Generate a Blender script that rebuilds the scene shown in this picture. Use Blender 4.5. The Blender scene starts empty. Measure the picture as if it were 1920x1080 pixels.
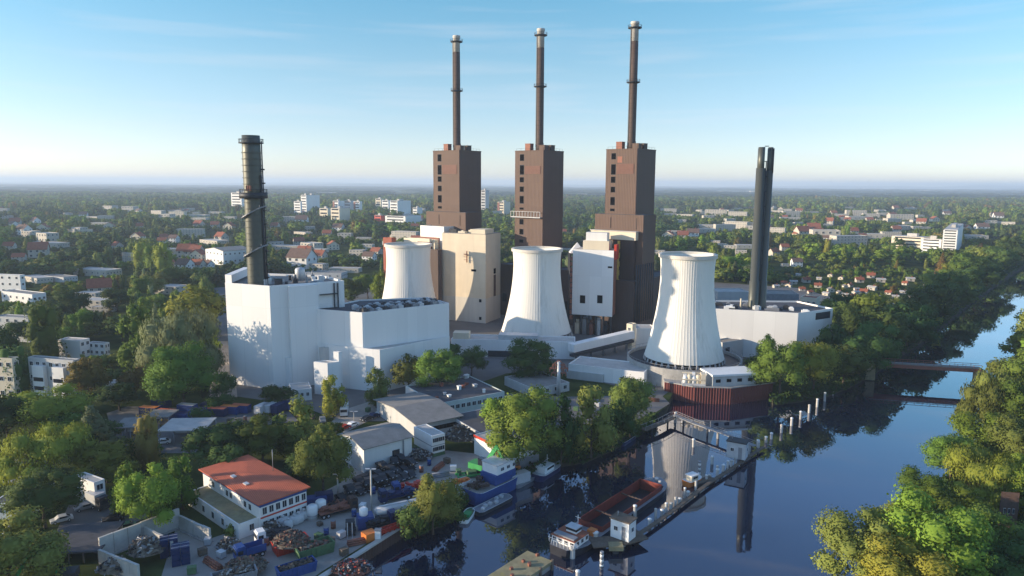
import bpy, math, random
from mathutils import Vector, Matrix
from mathutils.geometry import tessellate_polygon
R_ = math.radians
random.seed(7)
sc = bpy.context.scene
COL = sc.collection

# ------------------------------------------------------------------ camera
CAM_H = 75.0; FOC = 1331.0                       # metres, pixels of a 1920 wide picture
PITCH = math.atan(196/1331); ROLL = R_(0.33)
Fv = Vector((0, math.cos(PITCH), -math.sin(PITCH)))
Rv0 = Vector((1, 0, 0)); Uv0 = Vector((0, math.sin(PITCH), math.cos(PITCH)))
Rv = Rv0*math.cos(ROLL) + Uv0*math.sin(ROLL)
Uv = Uv0*math.cos(ROLL) - Rv0*math.sin(ROLL)
camd = bpy.data.cameras.new('camera'); cam = bpy.data.objects.new('camera', camd); COL.objects.link(cam)
camd.sensor_width = 36; camd.lens = 36*FOC/1920; camd.clip_start = 1; camd.clip_end = 90000
cam.matrix_world = Matrix(((Rv.x, Uv.x, -Fv.x, 0), (Rv.y, Uv.y, -Fv.y, 0), (Rv.z, Uv.z, -Fv.z, CAM_H), (0, 0, 0, 1)))
sc.camera = cam

# ------------------------------------------------------------------ sky, sun, exposure
SUN_EL = R_(10.8)
SUN_AZ = math.atan2(-0.9965, -0.084)               # direction to the sun on the ground plane (from +Y towards +X)
w = bpy.data.worlds.new('World'); sc.world = w; w.use_nodes = True
nt = w.node_tree; nt.nodes.clear()
out = nt.nodes.new('ShaderNodeOutputWorld'); bg = nt.nodes.new('ShaderNodeBackground')
sky = nt.nodes.new('ShaderNodeTexSky'); sky.sky_type = 'NISHITA'; sky.sun_disc = False
sky.sun_elevation = SUN_EL; sky.sun_rotation = SUN_AZ
sky.altitude = 50; sky.air_density = 0.7; sky.dust_density = 0.3; sky.ozone_density = 2.6
bg.inputs[1].default_value = 0.15
tc = nt.nodes.new('ShaderNodeTexCoord'); mp = nt.nodes.new('ShaderNodeMapping')
mp.inputs['Scale'].default_value = (2.2, 2.2, 34)
nz = nt.nodes.new('ShaderNodeTexNoise'); nz.inputs['Scale'].default_value = 1.6; nz.inputs['Detail'].default_value = 6
rp = nt.nodes.new('ShaderNodeValToRGB'); rp.color_ramp.elements[0].position = 0.52; rp.color_ramp.elements[1].position = 0.85
rp.color_ramp.elements[1].color = (0.30, 0.30, 0.30, 1)
mx = nt.nodes.new('ShaderNodeMix'); mx.data_type = 'RGBA'
mx.inputs[7].default_value = (2.2, 2.2, 2.35, 1)
nt.links.new(tc.outputs['Generated'], mp.inputs[0]); nt.links.new(mp.outputs[0], nz.inputs['Vector'])
nt.links.new(nz.outputs[0], rp.inputs[0]); nt.links.new(rp.outputs[0], mx.inputs[0])
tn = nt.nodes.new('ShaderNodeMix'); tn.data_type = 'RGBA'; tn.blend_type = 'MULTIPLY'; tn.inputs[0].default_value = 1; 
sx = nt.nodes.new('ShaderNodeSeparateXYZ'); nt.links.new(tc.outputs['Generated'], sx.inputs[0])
tr_ = nt.nodes.new('ShaderNodeValToRGB'); el = tr_.color_ramp.elements                  # tints and dims the low sky; sky above the view stays bright as fill
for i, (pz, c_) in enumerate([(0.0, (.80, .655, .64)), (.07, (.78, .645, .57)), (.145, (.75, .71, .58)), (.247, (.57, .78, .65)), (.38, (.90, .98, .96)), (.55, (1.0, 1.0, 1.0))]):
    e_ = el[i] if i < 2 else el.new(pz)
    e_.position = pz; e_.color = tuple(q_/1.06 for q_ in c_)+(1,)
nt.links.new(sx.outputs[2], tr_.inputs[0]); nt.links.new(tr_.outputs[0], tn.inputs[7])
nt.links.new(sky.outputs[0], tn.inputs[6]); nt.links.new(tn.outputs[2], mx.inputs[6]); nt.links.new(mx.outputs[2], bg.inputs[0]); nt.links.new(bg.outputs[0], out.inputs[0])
sl = bpy.data.lights.new('sun', 'SUN'); so = bpy.data.objects.new('sun', sl); COL.objects.link(so)
sl.energy = 2.9; sl.angle = R_(0.5); sl.color = (1.0, 0.82, 0.60)
sdir = Vector((math.sin(SUN_AZ)*math.cos(SUN_EL), math.cos(SUN_AZ)*math.cos(SUN_EL), math.sin(SUN_EL)))
so.rotation_euler = sdir.to_track_quat('Z', 'Y').to_euler(); so.location = sdir*900
vs = sc.view_settings; vs.view_transform = 'Standard'; vs.look = 'None'; vs.exposure = 1.45; vs.gamma = 1.0
sc.cycles.use_denoising = True
sc.cycles.max_bounces = 6; sc.cycles.volume_bounces = 1; sc.cycles.transparent_max_bounces = 6

# ------------------------------------------------------------------ from a pixel of the photograph to a place on the ground
def ray(px, py):
    return Fv + Rv*((px-960)/FOC) + Uv*((540-py)/FOC)
def P(px, py, z=0.0):
    d = ray(px, py); t = (z-CAM_H)/d.z
    return Vector((d.x*t, d.y*t, z))
def at(px, py, Y):
    d = ray(px, py); t = Y/d.y
    return Vector((d.x*t, Y, CAM_H+d.z*t))
def proj(p):
    q = Vector(p)-Vector((0, 0, CAM_H)); dz = q.dot(Fv)
    return (960+FOC*q.dot(Rv)/dz, 540-FOC*q.dot(Uv)/dz)
def bis(f, lo, hi, target):
    s = 1 if f(hi) > f(lo) else -1
    for _ in range(50):
        m = (lo+hi)/2
        if (f(m)-target)*s < 0: lo = m
        else: hi = m
    return (lo+hi)/2
def zat(x, y, py):
    return bis(lambda z: proj((x, y, z))[1], -20, 400, py)

# ------------------------------------------------------------------ materials
def new_mat(name):
    m = bpy.data.materials.new(name); m.use_nodes = True
    n = m.node_tree; b = n.nodes['Principled BSDF']
    return m, n, b
def mat(name, col, rough=0.7, var=0.18, scale=0.5, metal=0.0, streak=False, rib=0.0, ribw=1.0, seam=None, bump=0.0, stain=None, spec=0.3):
    """a painted or mineral surface: base colour with worn patches, optional vertical ribs, panel seams and stains"""
    m, n, b = new_mat(name); L = n.links.new
    b.inputs['Roughness'].default_value = rough; b.inputs['Metallic'].default_value = metal
    b.inputs['Specular IOR Level'].default_value = spec
    t = n.nodes.new('ShaderNodeTexCoord'); mpn = n.nodes.new('ShaderNodeMapping')
    mpn.inputs['Scale'].default_value = (1, 1, 0.12) if streak else (1, 1, 1)
    L(t.outputs['Object'], mpn.inputs[0])
    a = n.nodes.new('ShaderNodeTexNoise'); a.inputs['Scale'].default_value = scale; a.inputs['Detail'].default_value = 7; a.inputs['Roughness'].default_value = 0.65
    L(mpn.outputs[0], a.inputs['Vector'])
    r = n.nodes.new('ShaderNodeValToRGB'); e = r.color_ramp.elements
    e[0].position = 0.3; e[1].position = 0.72
    e[0].color = tuple(c*(1-var) for c in col)+(1,); e[1].color = tuple(min(1, c*(1+var*0.7)) for c in col)+(1,)
    L(a.outputs[0], r.inputs[0]); cur = r.outputs[0]
    sep = comb = None
    if rib or seam:
        sep = n.nodes.new('ShaderNodeSeparateXYZ'); L(t.outputs['Object'], sep.inputs[0])
        ad = n.nodes.new('ShaderNodeMath'); ad.operation = 'ADD'; L(sep.outputs[0], ad.inputs[0]); L(sep.outputs[1], ad.inputs[1])
        comb = n.nodes.new('ShaderNodeCombineXYZ'); L(ad.outputs[0], comb.inputs[0]); L(sep.outputs[2], comb.inputs[1])
    if stain:
        s = n.nodes.new('ShaderNodeTexNoise'); s.inputs['Scale'].default_value = stain[1]; s.inputs['Detail'].default_value = 8; s.inputs['Roughness'].default_value = 0.7
        L(mpn.outputs[0], s.inputs['Vector'])
        sr = n.nodes.new('ShaderNodeValToRGB'); sr.color_ramp.elements[0].position = stain[2]; sr.color_ramp.elements[1].position = min(1, stain[2]+0.18)
        L(s.outputs[0], sr.inputs[0])
        k = n.nodes.new('ShaderNodeMix'); k.data_type = 'RGBA'; k.inputs[7].default_value = tuple(stain[0])+(1,)
        L(sr.outputs[0], k.inputs[0]); L(cur, k.inputs[6]); cur = k.outputs[2]
    if seam:
        br = n.nodes.new('ShaderNodeTexBrick'); br.offset = 0.0; br.inputs['Scale'].default_value = 1.0
        br.inputs['Brick Width'].default_value = seam[0]; br.inputs['Row Height'].default_value = seam[1]
        br.inputs['Mortar Size'].default_value = seam[2]; br.inputs['Color1'].default_value = (1, 1, 1, 1)
        br.inputs['Color2'].default_value = (0.93, 0.93, 0.93, 1); br.inputs['Mortar'].default_value = (seam[3],)*3+(1,)
        L(comb.outputs[0], br.inputs['Vector'])
        k = n.nodes.new('ShaderNodeMix'); k.data_type = 'RGBA'; k.blend_type = 'MULTIPLY'; k.inputs[0].default_value = 1
        L(cur, k.inputs[6]); L(br.outputs[0], k.inputs[7]); cur = k.outputs[2]
    L(cur, b.inputs['Base Color'])
    if rib:
        wv = n.nodes.new('ShaderNodeTexWave'); wv.wave_type = 'BANDS'; wv.bands_direction = 'X'; wv.inputs['Scale'].default_value = 0.314/ribw
        L(comb.outputs[0], wv.inputs['Vector'])
        bp = n.nodes.new('ShaderNodeBump'); bp.inputs['Strength'].default_value = rib; bp.inputs['Distance'].default_value = 0.15
        L(wv.outputs[0], bp.inputs['Height']); L(bp.outputs[0], b.inputs['Normal'])
    elif bump:
        bp = n.nodes.new('ShaderNodeBump'); bp.inputs['Strength'].default_value = bump; bp.inputs['Distance'].default_value = 0.3
        L(a.outputs[0], bp.inputs['Height']); L(bp.outputs[0], b.inputs['Normal'])
    return m
M = {}
def defm(key, *a, **k):
    M[key] = mat(key, *a, **k)
defm('white_panel', (0.80, 0.79, 0.77), 0.6, 0.05, 0.08, streak=True, seam=(6.0, 30, 0.05, 0.86), stain=((0.62, 0.60, 0.56), 0.12, 0.66))
defm('white_wall', (0.74, 0.73, 0.70), 0.7, 0.08, 0.3, streak=True, stain=((0.5, 0.48, 0.43), 0.3, 0.64))
defm('grey_wall', (0.48, 0.48, 0.47), 0.75, 0.12, 0.3, streak=True, stain=((0.28, 0.27, 0.25), 0.3, 0.62))
defm('cream_wall', (0.66, 0.58, 0.44), 0.75, 0.10, 0.3, streak=True, stain=((0.45, 0.38, 0.28), 0.25, 0.64))
defm('pale_green', (0.50, 0.56, 0.52), 0.7, 0.1, 0.3, streak=True)
defm('tan_concrete', (0.70, 0.60, 0.45), 0.85, 0.10, 0.15, streak=True, seam=(3.6, 3.2, 0.03, 0.9), stain=((0.55, 0.36, 0.2), 0.09, 0.66))
defm('pale_concrete', (0.62, 0.58, 0.51), 0.85, 0.10, 0.2, streak=True, seam=(5, 60, 0.05, 0.88))
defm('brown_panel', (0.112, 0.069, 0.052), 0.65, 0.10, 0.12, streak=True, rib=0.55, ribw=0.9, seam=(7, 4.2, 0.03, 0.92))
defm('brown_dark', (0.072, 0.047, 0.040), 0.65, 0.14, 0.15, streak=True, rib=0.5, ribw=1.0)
defm('rust_panel', (0.26, 0.105, 0.07), 0.65, 0.15, 0.25, rib=0.4, ribw=0.8)
defm('red_brick', (0.27, 0.085, 0.055), 0.8, 0.18, 0.4, stain=((0.12, 0.05, 0.04), 0.3, 0.62))
defm('tower_shell', (0.76, 0.73, 0.66), 0.8, 0.07, 0.10, streak=True, stain=((0.55, 0.52, 0.45), 0.22, 0.56))
defm('concrete', (0.36, 0.35, 0.33), 0.9, 0.22, 0.4, stain=((0.2, 0.19, 0.17), 0.35, 0.6), bump=0.2)
defm('concrete_light', (0.50, 0.48, 0.44), 0.9, 0.18, 0.4, stain=((0.3, 0.28, 0.25), 0.35, 0.62))
defm('stack_metal', (0.10, 0.105, 0.09), 0.45, 0.12, 0.2, metal=0.35, streak=True)
defm('stack_concrete', (0.10, 0.070, 0.058), 0.8, 0.15, 0.3, seam=(40, 2.4, 0.12, 0.72))
defm('dark_metal', (0.045, 0.048, 0.055), 0.55, 0.25, 0.6, metal=0.3)
defm('grey_metal', (0.27, 0.28, 0.30), 0.5, 0.2, 0.6, metal=0.3)
defm('light_metal', (0.52, 0.53, 0.54), 0.5, 0.15, 0.6, metal=0.2)
defm('roof_dark', (0.085, 0.085, 0.095), 0.9, 0.3, 0.35, stain=((0.17, 0.165, 0.16), 0.2, 0.6))
defm('roof_grey', (0.25, 0.235, 0.215), 0.9, 0.22, 0.3, stain=((0.14, 0.13, 0.12), 0.25, 0.6))
defm('roof_pale', (0.46, 0.44, 0.41), 0.9, 0.2, 0.3, stain=((0.28, 0.26, 0.24), 0.2, 0.6))
defm('roof_red', (0.50, 0.125, 0.06), 0.65, 0.16, 0.4, rib=0.5, ribw=0.6, stain=((0.32, 0.085, 0.055), 0.35, 0.6))
defm('roof_tile', (0.30, 0.10, 0.055), 0.85, 0.25, 0.7, stain=((0.16, 0.07, 0.05), 0.5, 0.6))
defm('roof_brown', (0.16, 0.10, 0.075), 0.85, 0.25, 0.7)
defm('glass', (0.025, 0.03, 0.04), 0.12, 0.4, 1.2, spec=0.6)
defm('frame_white', (0.7, 0.7, 0.68), 0.5, 0.06)
defm('white_paint', (0.78, 0.78, 0.76), 0.45, 0.07, 0.5, stain=((0.5, 0.45, 0.38), 0.6, 0.68))
defm('blue_paint', (0.026, 0.07, 0.24), 0.5, 0.22, 0.7, stain=((0.09, 0.08, 0.1), 0.6, 0.66))
defm('navy_paint', (0.015, 0.03, 0.10), 0.45, 0.25, 0.7)
defm('red_paint', (0.50, 0.045, 0.025), 0.5, 0.2, 0.7, stain=((0.2, 0.06, 0.04), 0.6, 0.66))
defm('barge_red', (0.20, 0.042, 0.03), 0.65, 0.25, 0.5, stain=((0.08, 0.03, 0.025), 0.4, 0.56))
defm('orange_paint', (0.62, 0.19, 0.04), 0.5, 0.2, 0.7)
defm('green_paint', (0.05, 0.30, 0.09), 0.5, 0.2, 0.7)
defm('green_dull', (0.09, 0.17, 0.08), 0.7, 0.3, 0.7, stain=((0.2, 0.1, 0.05), 0.6, 0.6))
defm('yellow_paint', (0.55, 0.40, 0.10), 0.6, 0.2, 0.7)
defm('black_rubber', (0.015, 0.015, 0.016), 0.8, 0.2)
defm('timber', (0.15, 0.115, 0.085), 0.9, 0.35, 0.9, stain=((0.28, 0.25, 0.2), 0.6, 0.6))
defm('mossy', (0.30, 0.26, 0.15), 0.95, 0.35, 0.5, stain=((0.36, 0.30, 0.08), 0.35, 0.55))
defm('sheet_pile', (0.155, 0.045, 0.038), 0.8, 0.25, 0.5, streak=True, stain=((0.13, 0.06, 0.05), 0.5, 0.6))
defm('scrap', (0.075, 0.066, 0.06), 0.8, 0.6, 1.8, stain=((0.17, 0.13, 0.10), 1.5, 0.6))
defm('rubble', (0.20, 0.165, 0.13), 0.95, 0.4, 1.2)
defm('bag', (0.60, 0.60, 0.58), 0.85, 0.2, 0.8)
defm('yard', (0.34, 0.315, 0.28), 0.95, 0.22, 0.06, stain=((0.22, 0.20, 0.18), 0.10, 0.57), bump=0.1)
defm('asphalt', (0.15, 0.145, 0.14), 0.95, 0.2, 0.1, stain=((0.16, 0.15, 0.14), 0.15, 0.6))
defm('bark', (0.10, 0.075, 0.055), 0.95, 0.3, 1.5)
defm('render_wall', (0.50, 0.455, 0.38), 0.75, 0.14, 0.3, streak=True, stain=((0.42, 0.37, 0.30), 0.3, 0.62))
defm('void', (0.006, 0.006, 0.007), 0.9, 0.1, spec=0.0)
defm('louvre_red', (0.15, 0.074, 0.057), 0.7, 0.15, 0.4)
defm('hull_black_hold_shade', (0.018, 0.02, 0.028), 0.5, 0.3, 0.5, stain=((0.10, 0.05, 0.04), 0.4, 0.64))
defm('bank_soil', (0.055, 0.05, 0.032), 0.95, 0.35, 0.5)
defm('quay_brown', (0.10, 0.06, 0.05), 0.85, 0.3, 0.5, streak=True)
defm('sand', (0.40, 0.33, 0.26), 0.95, 0.25, 0.2)

def leaf_mat():
    m, n, b = new_mat('foliage'); L = n.links.new
    oi = n.nodes.new('ShaderNodeObjectInfo'); t = n.nodes.new('ShaderNodeTexCoord')
    a = n.nodes.new('ShaderNodeTexNoise'); a.inputs['Scale'].default_value = 0.55; a.inputs['Detail'].default_value = 5
    L(t.outputs['Object'], a.inputs['Vector'])
    r = n.nodes.new('ShaderNodeMapRange'); r.inputs[1].default_value = 0.3; r.inputs[2].default_value = 0.7; r.inputs[3].default_value = 0.68; r.inputs[4].default_value = 1.4
    L(a.outputs[0], r.inputs[0])
    hs = n.nodes.new('ShaderNodeHueSaturation')
    h = n.nodes.new('ShaderNodeMapRange'); h.inputs[3].default_value = 0.478; h.inputs[4].default_value = 0.522
    L(oi.outputs['Random'], h.inputs[0]); L(h.outputs[0], hs.inputs['Hue'])
    v0 = n.nodes.new('ShaderNodeMath'); v0.operation = 'MULTIPLY_ADD'; v0.inputs[1].default_value = 7.31; v0.inputs[2].default_value = 0.37; L(oi.outputs['Random'], v0.inputs[0])
    fr = n.nodes.new('ShaderNodeMath'); fr.operation = 'FRACT'; L(v0.outputs[0], fr.inputs[0])
    v1 = n.nodes.new('ShaderNodeMapRange'); v1.inputs[3].default_value = 0.62; v1.inputs[4].default_value = 1.38; L(fr.outputs[0], v1.inputs[0])
    mu = n.nodes.new('ShaderNodeMath'); mu.operation = 'MULTIPLY'; L(v1.outputs[0], mu.inputs[0]); L(r.outputs[0], mu.inputs[1])
    L(mu.outputs[0], hs.inputs['Value']); L(oi.outputs['Color'], hs.inputs['Color'])
    L(hs.outputs[0], b.inputs['Base Color']); b.inputs['Roughness'].default_value = 0.75; b.inputs['Specular IOR Level'].default_value = 0.12
    tr = n.nodes.new('ShaderNodeBsdfTranslucent'); L(hs.outputs[0], tr.inputs[0])
    ms = n.nodes.new('ShaderNodeMixShader'); ms.inputs[0].default_value = 0.26
    o = n.nodes['Material Output']; L(b.outputs[0], ms.inputs[1]); L(tr.outputs[0], ms.inputs[2]); L(ms.outputs[0], o.inputs[0])
    return m
M['leaf'] = leaf_mat()

def ground_mat():
    m, n, b = new_mat('ground_cover'); L = n.links.new
    t = n.nodes.new('ShaderNodeTexCoord')
    def noise(s, d=6, rough=0.6):
        a = n.nodes.new('ShaderNodeTexNoise'); a.inputs['Scale'].default_value = s; a.inputs['Detail'].default_value = d; a.inputs['Roughness'].default_value = rough
        L(t.outputs['Object'], a.inputs['Vector']); return a.outputs[0]
    r = n.nodes.new('ShaderNodeValToRGB'); e = r.color_ramp.elements
    e[0].position = 0.35; e[0].color = (0.028, 0.042, 0.014, 1); e[1].position = 0.68; e[1].color = (0.085, 0.105, 0.035, 1)
    L(noise(0.08), r.inputs[0])
    r2 = n.nodes.new('ShaderNodeValToRGB'); e = r2.color_ramp.elements
    e[0].position = 0.60; e[0].color = (0, 0, 0, 1); e[1].position = 0.68; e[1].color = (1, 1, 1, 1)
    L(noise(0.0013, 4), r2.inputs[0])
    k = n.nodes.new('ShaderNodeMix'); k.data_type = 'RGBA'; k.inputs[7].default_value = (0.17, 0.16, 0.085, 1)
    L(r2.outputs[0], k.inputs[0]); L(r.outputs[0], k.inputs[6]); L(k.outputs[2], b.inputs['Base Color'])
    b.inputs['Roughness'].default_value = 1.0; b.inputs['Specular IOR Level'].default_value = 0.0
    return m
M['ground'] = ground_mat()
def water_mat():
    m, n, b = new_mat('canal_water'); L = n.links.new
    n.nodes.remove(b)
    t = n.nodes.new('ShaderNodeTexCoord'); mpn = n.nodes.new('ShaderNodeMapping'); mpn.inputs['Scale'].default_value = (1, 0.45, 1); mpn.inputs['Rotation'].default_value = (0, 0, R_(35))
    L(t.outputs['Object'], mpn.inputs[0])
    a = n.nodes.new('ShaderNodeTexNoise'); a.inputs['Scale'].default_value = 0.9; a.inputs['Detail'].default_value = 4
    c = n.nodes.new('ShaderNodeTexNoise'); c.inputs['Scale'].default_value = 0.05; c.inputs['Detail'].default_value = 3
    L(mpn.outputs[0], a.inputs['Vector']); L(mpn.outputs[0], c.inputs['Vector'])
    mu = n.nodes.new('ShaderNodeMath'); mu.operation = 'MULTIPLY'; L(a.outputs[0], mu.inputs[0]); L(c.outputs[0], mu.inputs[1])
    bp = n.nodes.new('ShaderNodeBump'); bp.inputs['Strength'].default_value = 0.018; bp.inputs['Distance'].default_value = 0.4; L(mu.outputs[0], bp.inputs['Height'])
    d = n.nodes.new('ShaderNodeBsdfDiffuse'); d.inputs[0].default_value = (0.006, 0.013, 0.036, 1)
    g = n.nodes.new('ShaderNodeBsdfGlossy'); g.inputs['Color'].default_value = (0.90, 0.90, 0.96, 1); g.inputs['Roughness'].default_value = 0.012
    L(bp.outputs[0], g.inputs['Normal'])
    fn = n.nodes.new('ShaderNodeFresnel'); fn.inputs['IOR'].default_value = 1.33
    mr = n.nodes.new('ShaderNodeMapRange'); mr.inputs[1].default_value = 0.02; mr.inputs[2].default_value = 0.35; mr.inputs[3].default_value = 0.10; mr.inputs[4].default_value = 0.85
    L(fn.outputs[0], mr.inputs[0])
    ms = n.nodes.new('ShaderNodeMixShader'); L(mr.outputs[0], ms.inputs[0]); L(d.outputs[0], ms.inputs[1]); L(g.outputs[0], ms.inputs[2])
    L(ms.outputs[0], n.nodes['Material Output'].inputs[0])
    return m
M['water'] = water_mat()

# ------------------------------------------------------------------ mesh builder
class MB:
    def __init__(s): s.v = []; s.f = []; s.m = []; s.sm = []
    def poly(s, pts, mi=0, smooth=False):
        k = len(s.v); s.v += [tuple(p) for p in pts]; s.f.append(tuple(range(k, k+len(pts)))); s.m.append(mi); s.sm.append(smooth)
    def box(s, x0, x1, y0, y1, z0, z1, mi=0, top=None):
        k = len(s.v)
        s.v += [(x0, y0, z0), (x1, y0, z0), (x1, y1, z0), (x0, y1, z0), (x0, y0, z1), (x1, y0, z1), (x1, y1, z1), (x0, y1, z1)]
        s.f += [tuple(k+i for i in q) for q in ((3, 2, 1, 0), (4, 5, 6, 7), (0, 1, 5, 4), (1, 2, 6, 5), (2, 3, 7, 6), (3, 0, 4, 7))]
        s.m += [mi, mi if top is None else top, mi, mi, mi, mi]; s.sm += [False]*6; return s
    def obox(s, c, size, rz=0, mi=0, tilt=(0, 0)):
        """box by centre, size and turn"""
        mtx = Matrix.Translation(Vector(c)) @ Matrix.Rotation(rz, 4, 'Z') @ Matrix.Rotation(tilt[0], 4, 'X') @ Matrix.Rotation(tilt[1], 4, 'Y')
        k = len(s.v); hx, hy, hz = (q/2 for q in size)
        s.box(-hx, hx, -hy, hy, -hz, hz, mi)
        s.v[k:] = [tuple(mtx @ Vector(p)) for p in s.v[k:]]; return s
    def prism(s, pts, z0, z1, mi=0, top=None):
        n = len(pts); k = len(s.v)
        s.v += [(p[0], p[1], z0) for p in pts]+[(p[0], p[1], z1) for p in pts]
        for i in range(n):
            j = (i+1) % n; s.f.append((k+i, k+j, k+n+j, k+n+i)); s.m.append(mi); s.sm.append(False)
        for tri in tessellate_polygon([[Vector((p[0], p[1], 0)) for p in pts]]):
            a, b, c = (Vector((pts[i][0], pts[i][1], 0)) for i in tri)
            if (b-a).cross(c-a).z < 0: tri = tuple(reversed(tri))
            s.f.append(tuple(k+n+i for i in tri)); s.m.append(mi if top is None else top); s.sm.append(False)
            s.f.append(tuple(k+i for i in reversed(tri))); s.m.append(mi); s.sm.append(False)
        return s
    def lathe(s, prof, n=24, c=(0, 0), mi=0, rad=None, smooth=True, mis=None):
        """profile of (radius, z) turned about a vertical axis"""
        k = len(s.v)
        for r, z in prof:
            for i in range(n):
                rr = rad(r, i) if rad else r
                s.v.append((c[0]+rr*math.cos(2*math.pi*i/n), c[1]+rr*math.sin(2*math.pi*i/n), z))
        for a in range(len(prof)-1):
            for i in range(n):
                j = (i+1) % n
                s.f.append((k+a*n+i, k+a*n+j, k+(a+1)*n+j, k+(a+1)*n+i)); s.m.append(mis[a] if mis else mi); s.sm.append(smooth)
        if prof[0][0] > 1e-6 and prof[0] != prof[-1]:
            s.f.append(tuple(k+i for i in reversed(range(n)))); s.m.append(mi); s.sm.append(False)
            q = k+(len(prof)-1)*n; s.f.append(tuple(q+i for i in range(n))); s.m.append(mi); s.sm.append(False)
        return s
    def tube(s, p, q, r, n=8, mi=0, r2=None):
        p = Vector(p); q = Vector(q); d = q-p; r2 = r if r2 is None else r2
        if d.length < 1e-6: return s
        d.normalize(); a = d.orthogonal().normalized(); b = d.cross(a); k = len(s.v)
        for c, rr in ((p, r), (q, r2)):
            for i in range(n):
                t = 2*math.pi*i/n; s.v.append(tuple(c+a*rr*math.cos(t)+b*rr*math.sin(t)))
        for i in range(n):
            j = (i+1) % n; s.f.append((k+i, k+j, k+n+j, k+n+i)); s.m.append(mi); s.sm.append(True)
        s.f.append(tuple(k+i for i in reversed(range(n)))); s.f.append(tuple(k+n+i for i in range(n))); s.m += [mi, mi]; s.sm += [False, False]
        return s
    def bar(s, p, q, w, h, mi=0):
        """a rectangular beam from p to q"""
        p = Vector(p); q = Vector(q); d = (q-p)
        if d.length < 1e-6: return s
        d.normalize(); side = d.cross(Vector((0, 0, 1)))
        if side.length < 1e-4: side = Vector((1, 0, 0))
        side.normalize(); up = side.cross(d); k = len(s.v)
        for c in (p, q):
            for a, b in ((-1, -1), (1, -1), (1, 1), (-1, 1)): s.v.append(tuple(c+side*a*w/2+up*b*h/2))
        s.f += [tuple(k+i for i in t) for t in ((3, 2, 1, 0), (4, 5, 6, 7), (0, 1, 5, 4), (1, 2, 6, 5), (2, 3, 7, 6), (3, 0, 4, 7))]
        s.m += [mi]*6; s.sm += [False]*6; return s
    def mesh(s, name, mats):
        me = bpy.data.meshes.new(name); me.from_pydata(s.v, [], s.f)
        for m in (mats if isinstance(mats, (list, tuple)) else [mats]): me.materials.append(M[m] if isinstance(m, str) else m)
        me.polygons.foreach_set('material_index', s.m); me.polygons.foreach_set('use_smooth', s.sm); me.update()
        return me
    def build(s, name, mats, parent=None, label=None):
        o = bpy.data.objects.new(name, s.mesh(name, mats)); COL.objects.link(o)
        if parent is not None: o.parent = parent
        if label: o['label'] = label
        return o
def tag(o, label, cat, group=None):
    o['label'] = label; o['category'] = cat
    if group: o['group'] = group
    return o
def thing(name, label, cat, loc=(0, 0, 0), rz=0.0, group=None):
    o = bpy.data.objects.new(name, None); COL.objects.link(o); o.empty_display_size = 0.5
    o.location = loc; o.rotation_euler = (0, 0, rz)
    return tag(o, label, cat, group)
def struct(o): o['kind'] = 'structure'; return o
def stuff(o): o['kind'] = 'stuff'; return o
def child(name, data, parent, loc=(0, 0, 0), rz=0.0, scale=(1, 1, 1)):
    o = bpy.data.objects.new(name, data); COL.objects.link(o); o.parent = parent
    o.location = loc; o.rotation_euler = (0, 0, rz); o.scale = scale
    return o
def dup(root, loc, rz, label, scale=None, group=None):
    r = root.copy(); COL.objects.link(r); r.location = loc; r.rotation_euler = (0, 0, rz); r['label'] = label
    if scale: r.scale = scale
    if group: r['group'] = group
    for ch in KIDS.get(root.name, []):
        c = ch.copy(); COL.objects.link(c); c.parent = r
        for g in KIDS.get(ch.name, []):
            d = g.copy(); COL.objects.link(d); d.parent = c
    return r
KIDS = {}
def remember(root):
    bpy.context.view_layer.update()
    def go(o):
        KIDS[o.name] = list(o.children)
        for c in o.children: go(c)
    go(root)

# window used by every building: frame, pane and glazing bar, 1 x 1 m, facing -Y
_w = MB(); _w.box(-0.5, 0.5, -0.05, 0.05, -0.5, 0.5, 0); _w.box(-0.43, -0.03, -0.065, -0.051, -0.43, 0.43, 1); _w.box(0.03, 0.43, -0.065, -0.051, -0.43, 0.43, 1)
WIN = _w.mesh('window', ['frame_white', 'glass'])
_w = MB(); _w.box(-0.5, 0.5, -0.05, 0.05, -0.5, 0.5, 0); _w.box(-0.46, 0.46, -0.065, -0.051, -0.46, 0.46, 1)
WIN_DARK = _w.mesh('window', ['dark_metal', 'void'])
def window(par, face, pos, z, w_, h_, L1, L2, data=None, name='window'):
    """a window on the front face (pos metres left of the near corner) or the side face (pos metres back from it)"""
    data = data or WIN
    if face == 'f': return child(name, data, par, (-pos, -0.04, z), 0, (w_, 1, h_))
    if face == 's': return child(name, data, par, (0.04, pos, z), R_(90), (w_, 1, h_))
    if face == 'l': return child(name, data, par, (-L1-0.04, pos, z), R_(-90), (w_, 1, h_))

# ------------------------------------------------------------------ fitting a box-shaped building: near corner, left end, right end, top
class Fit: pass
def fitd(pxc, Y, th, xl, xr, yt, z0=0.0):
    """near vertical edge at column pxc and distance Y, faces turned by th; returns ground corner, lengths, top height"""
    th = R_(th); F = Fit(); F.th = th; H = 20.0
    for _ in range(4):
        x = bis(lambda q: proj((q, Y, H))[0], -900, 900, pxc); H = zat(x, Y, yt)
    F.G = Vector((x, Y, 0)); F.H = H
    a = Vector((-math.cos(th), math.sin(th), 0)); b = Vector((math.sin(th), math.cos(th), 0))
    zt = Vector((0, 0, H))
    F.L1 = bis(lambda q: proj(F.G+a*q+zt)[0], 0.2, 160, xl) if xl is not None else 10
    F.L2 = bis(lambda q: proj(F.G+b*q+zt)[0], 0.2, 160, xr) if xr is not None else 10
    F.rz = -th; F.a = a; F.b = b
    return F
def fit(pxc, pyb, th, xl, xr, yt, z0=0.0):
    Y = P(pxc, pyb, z0).y
    return fitd(pxc, Y, th, xl, xr, yt, z0)
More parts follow.
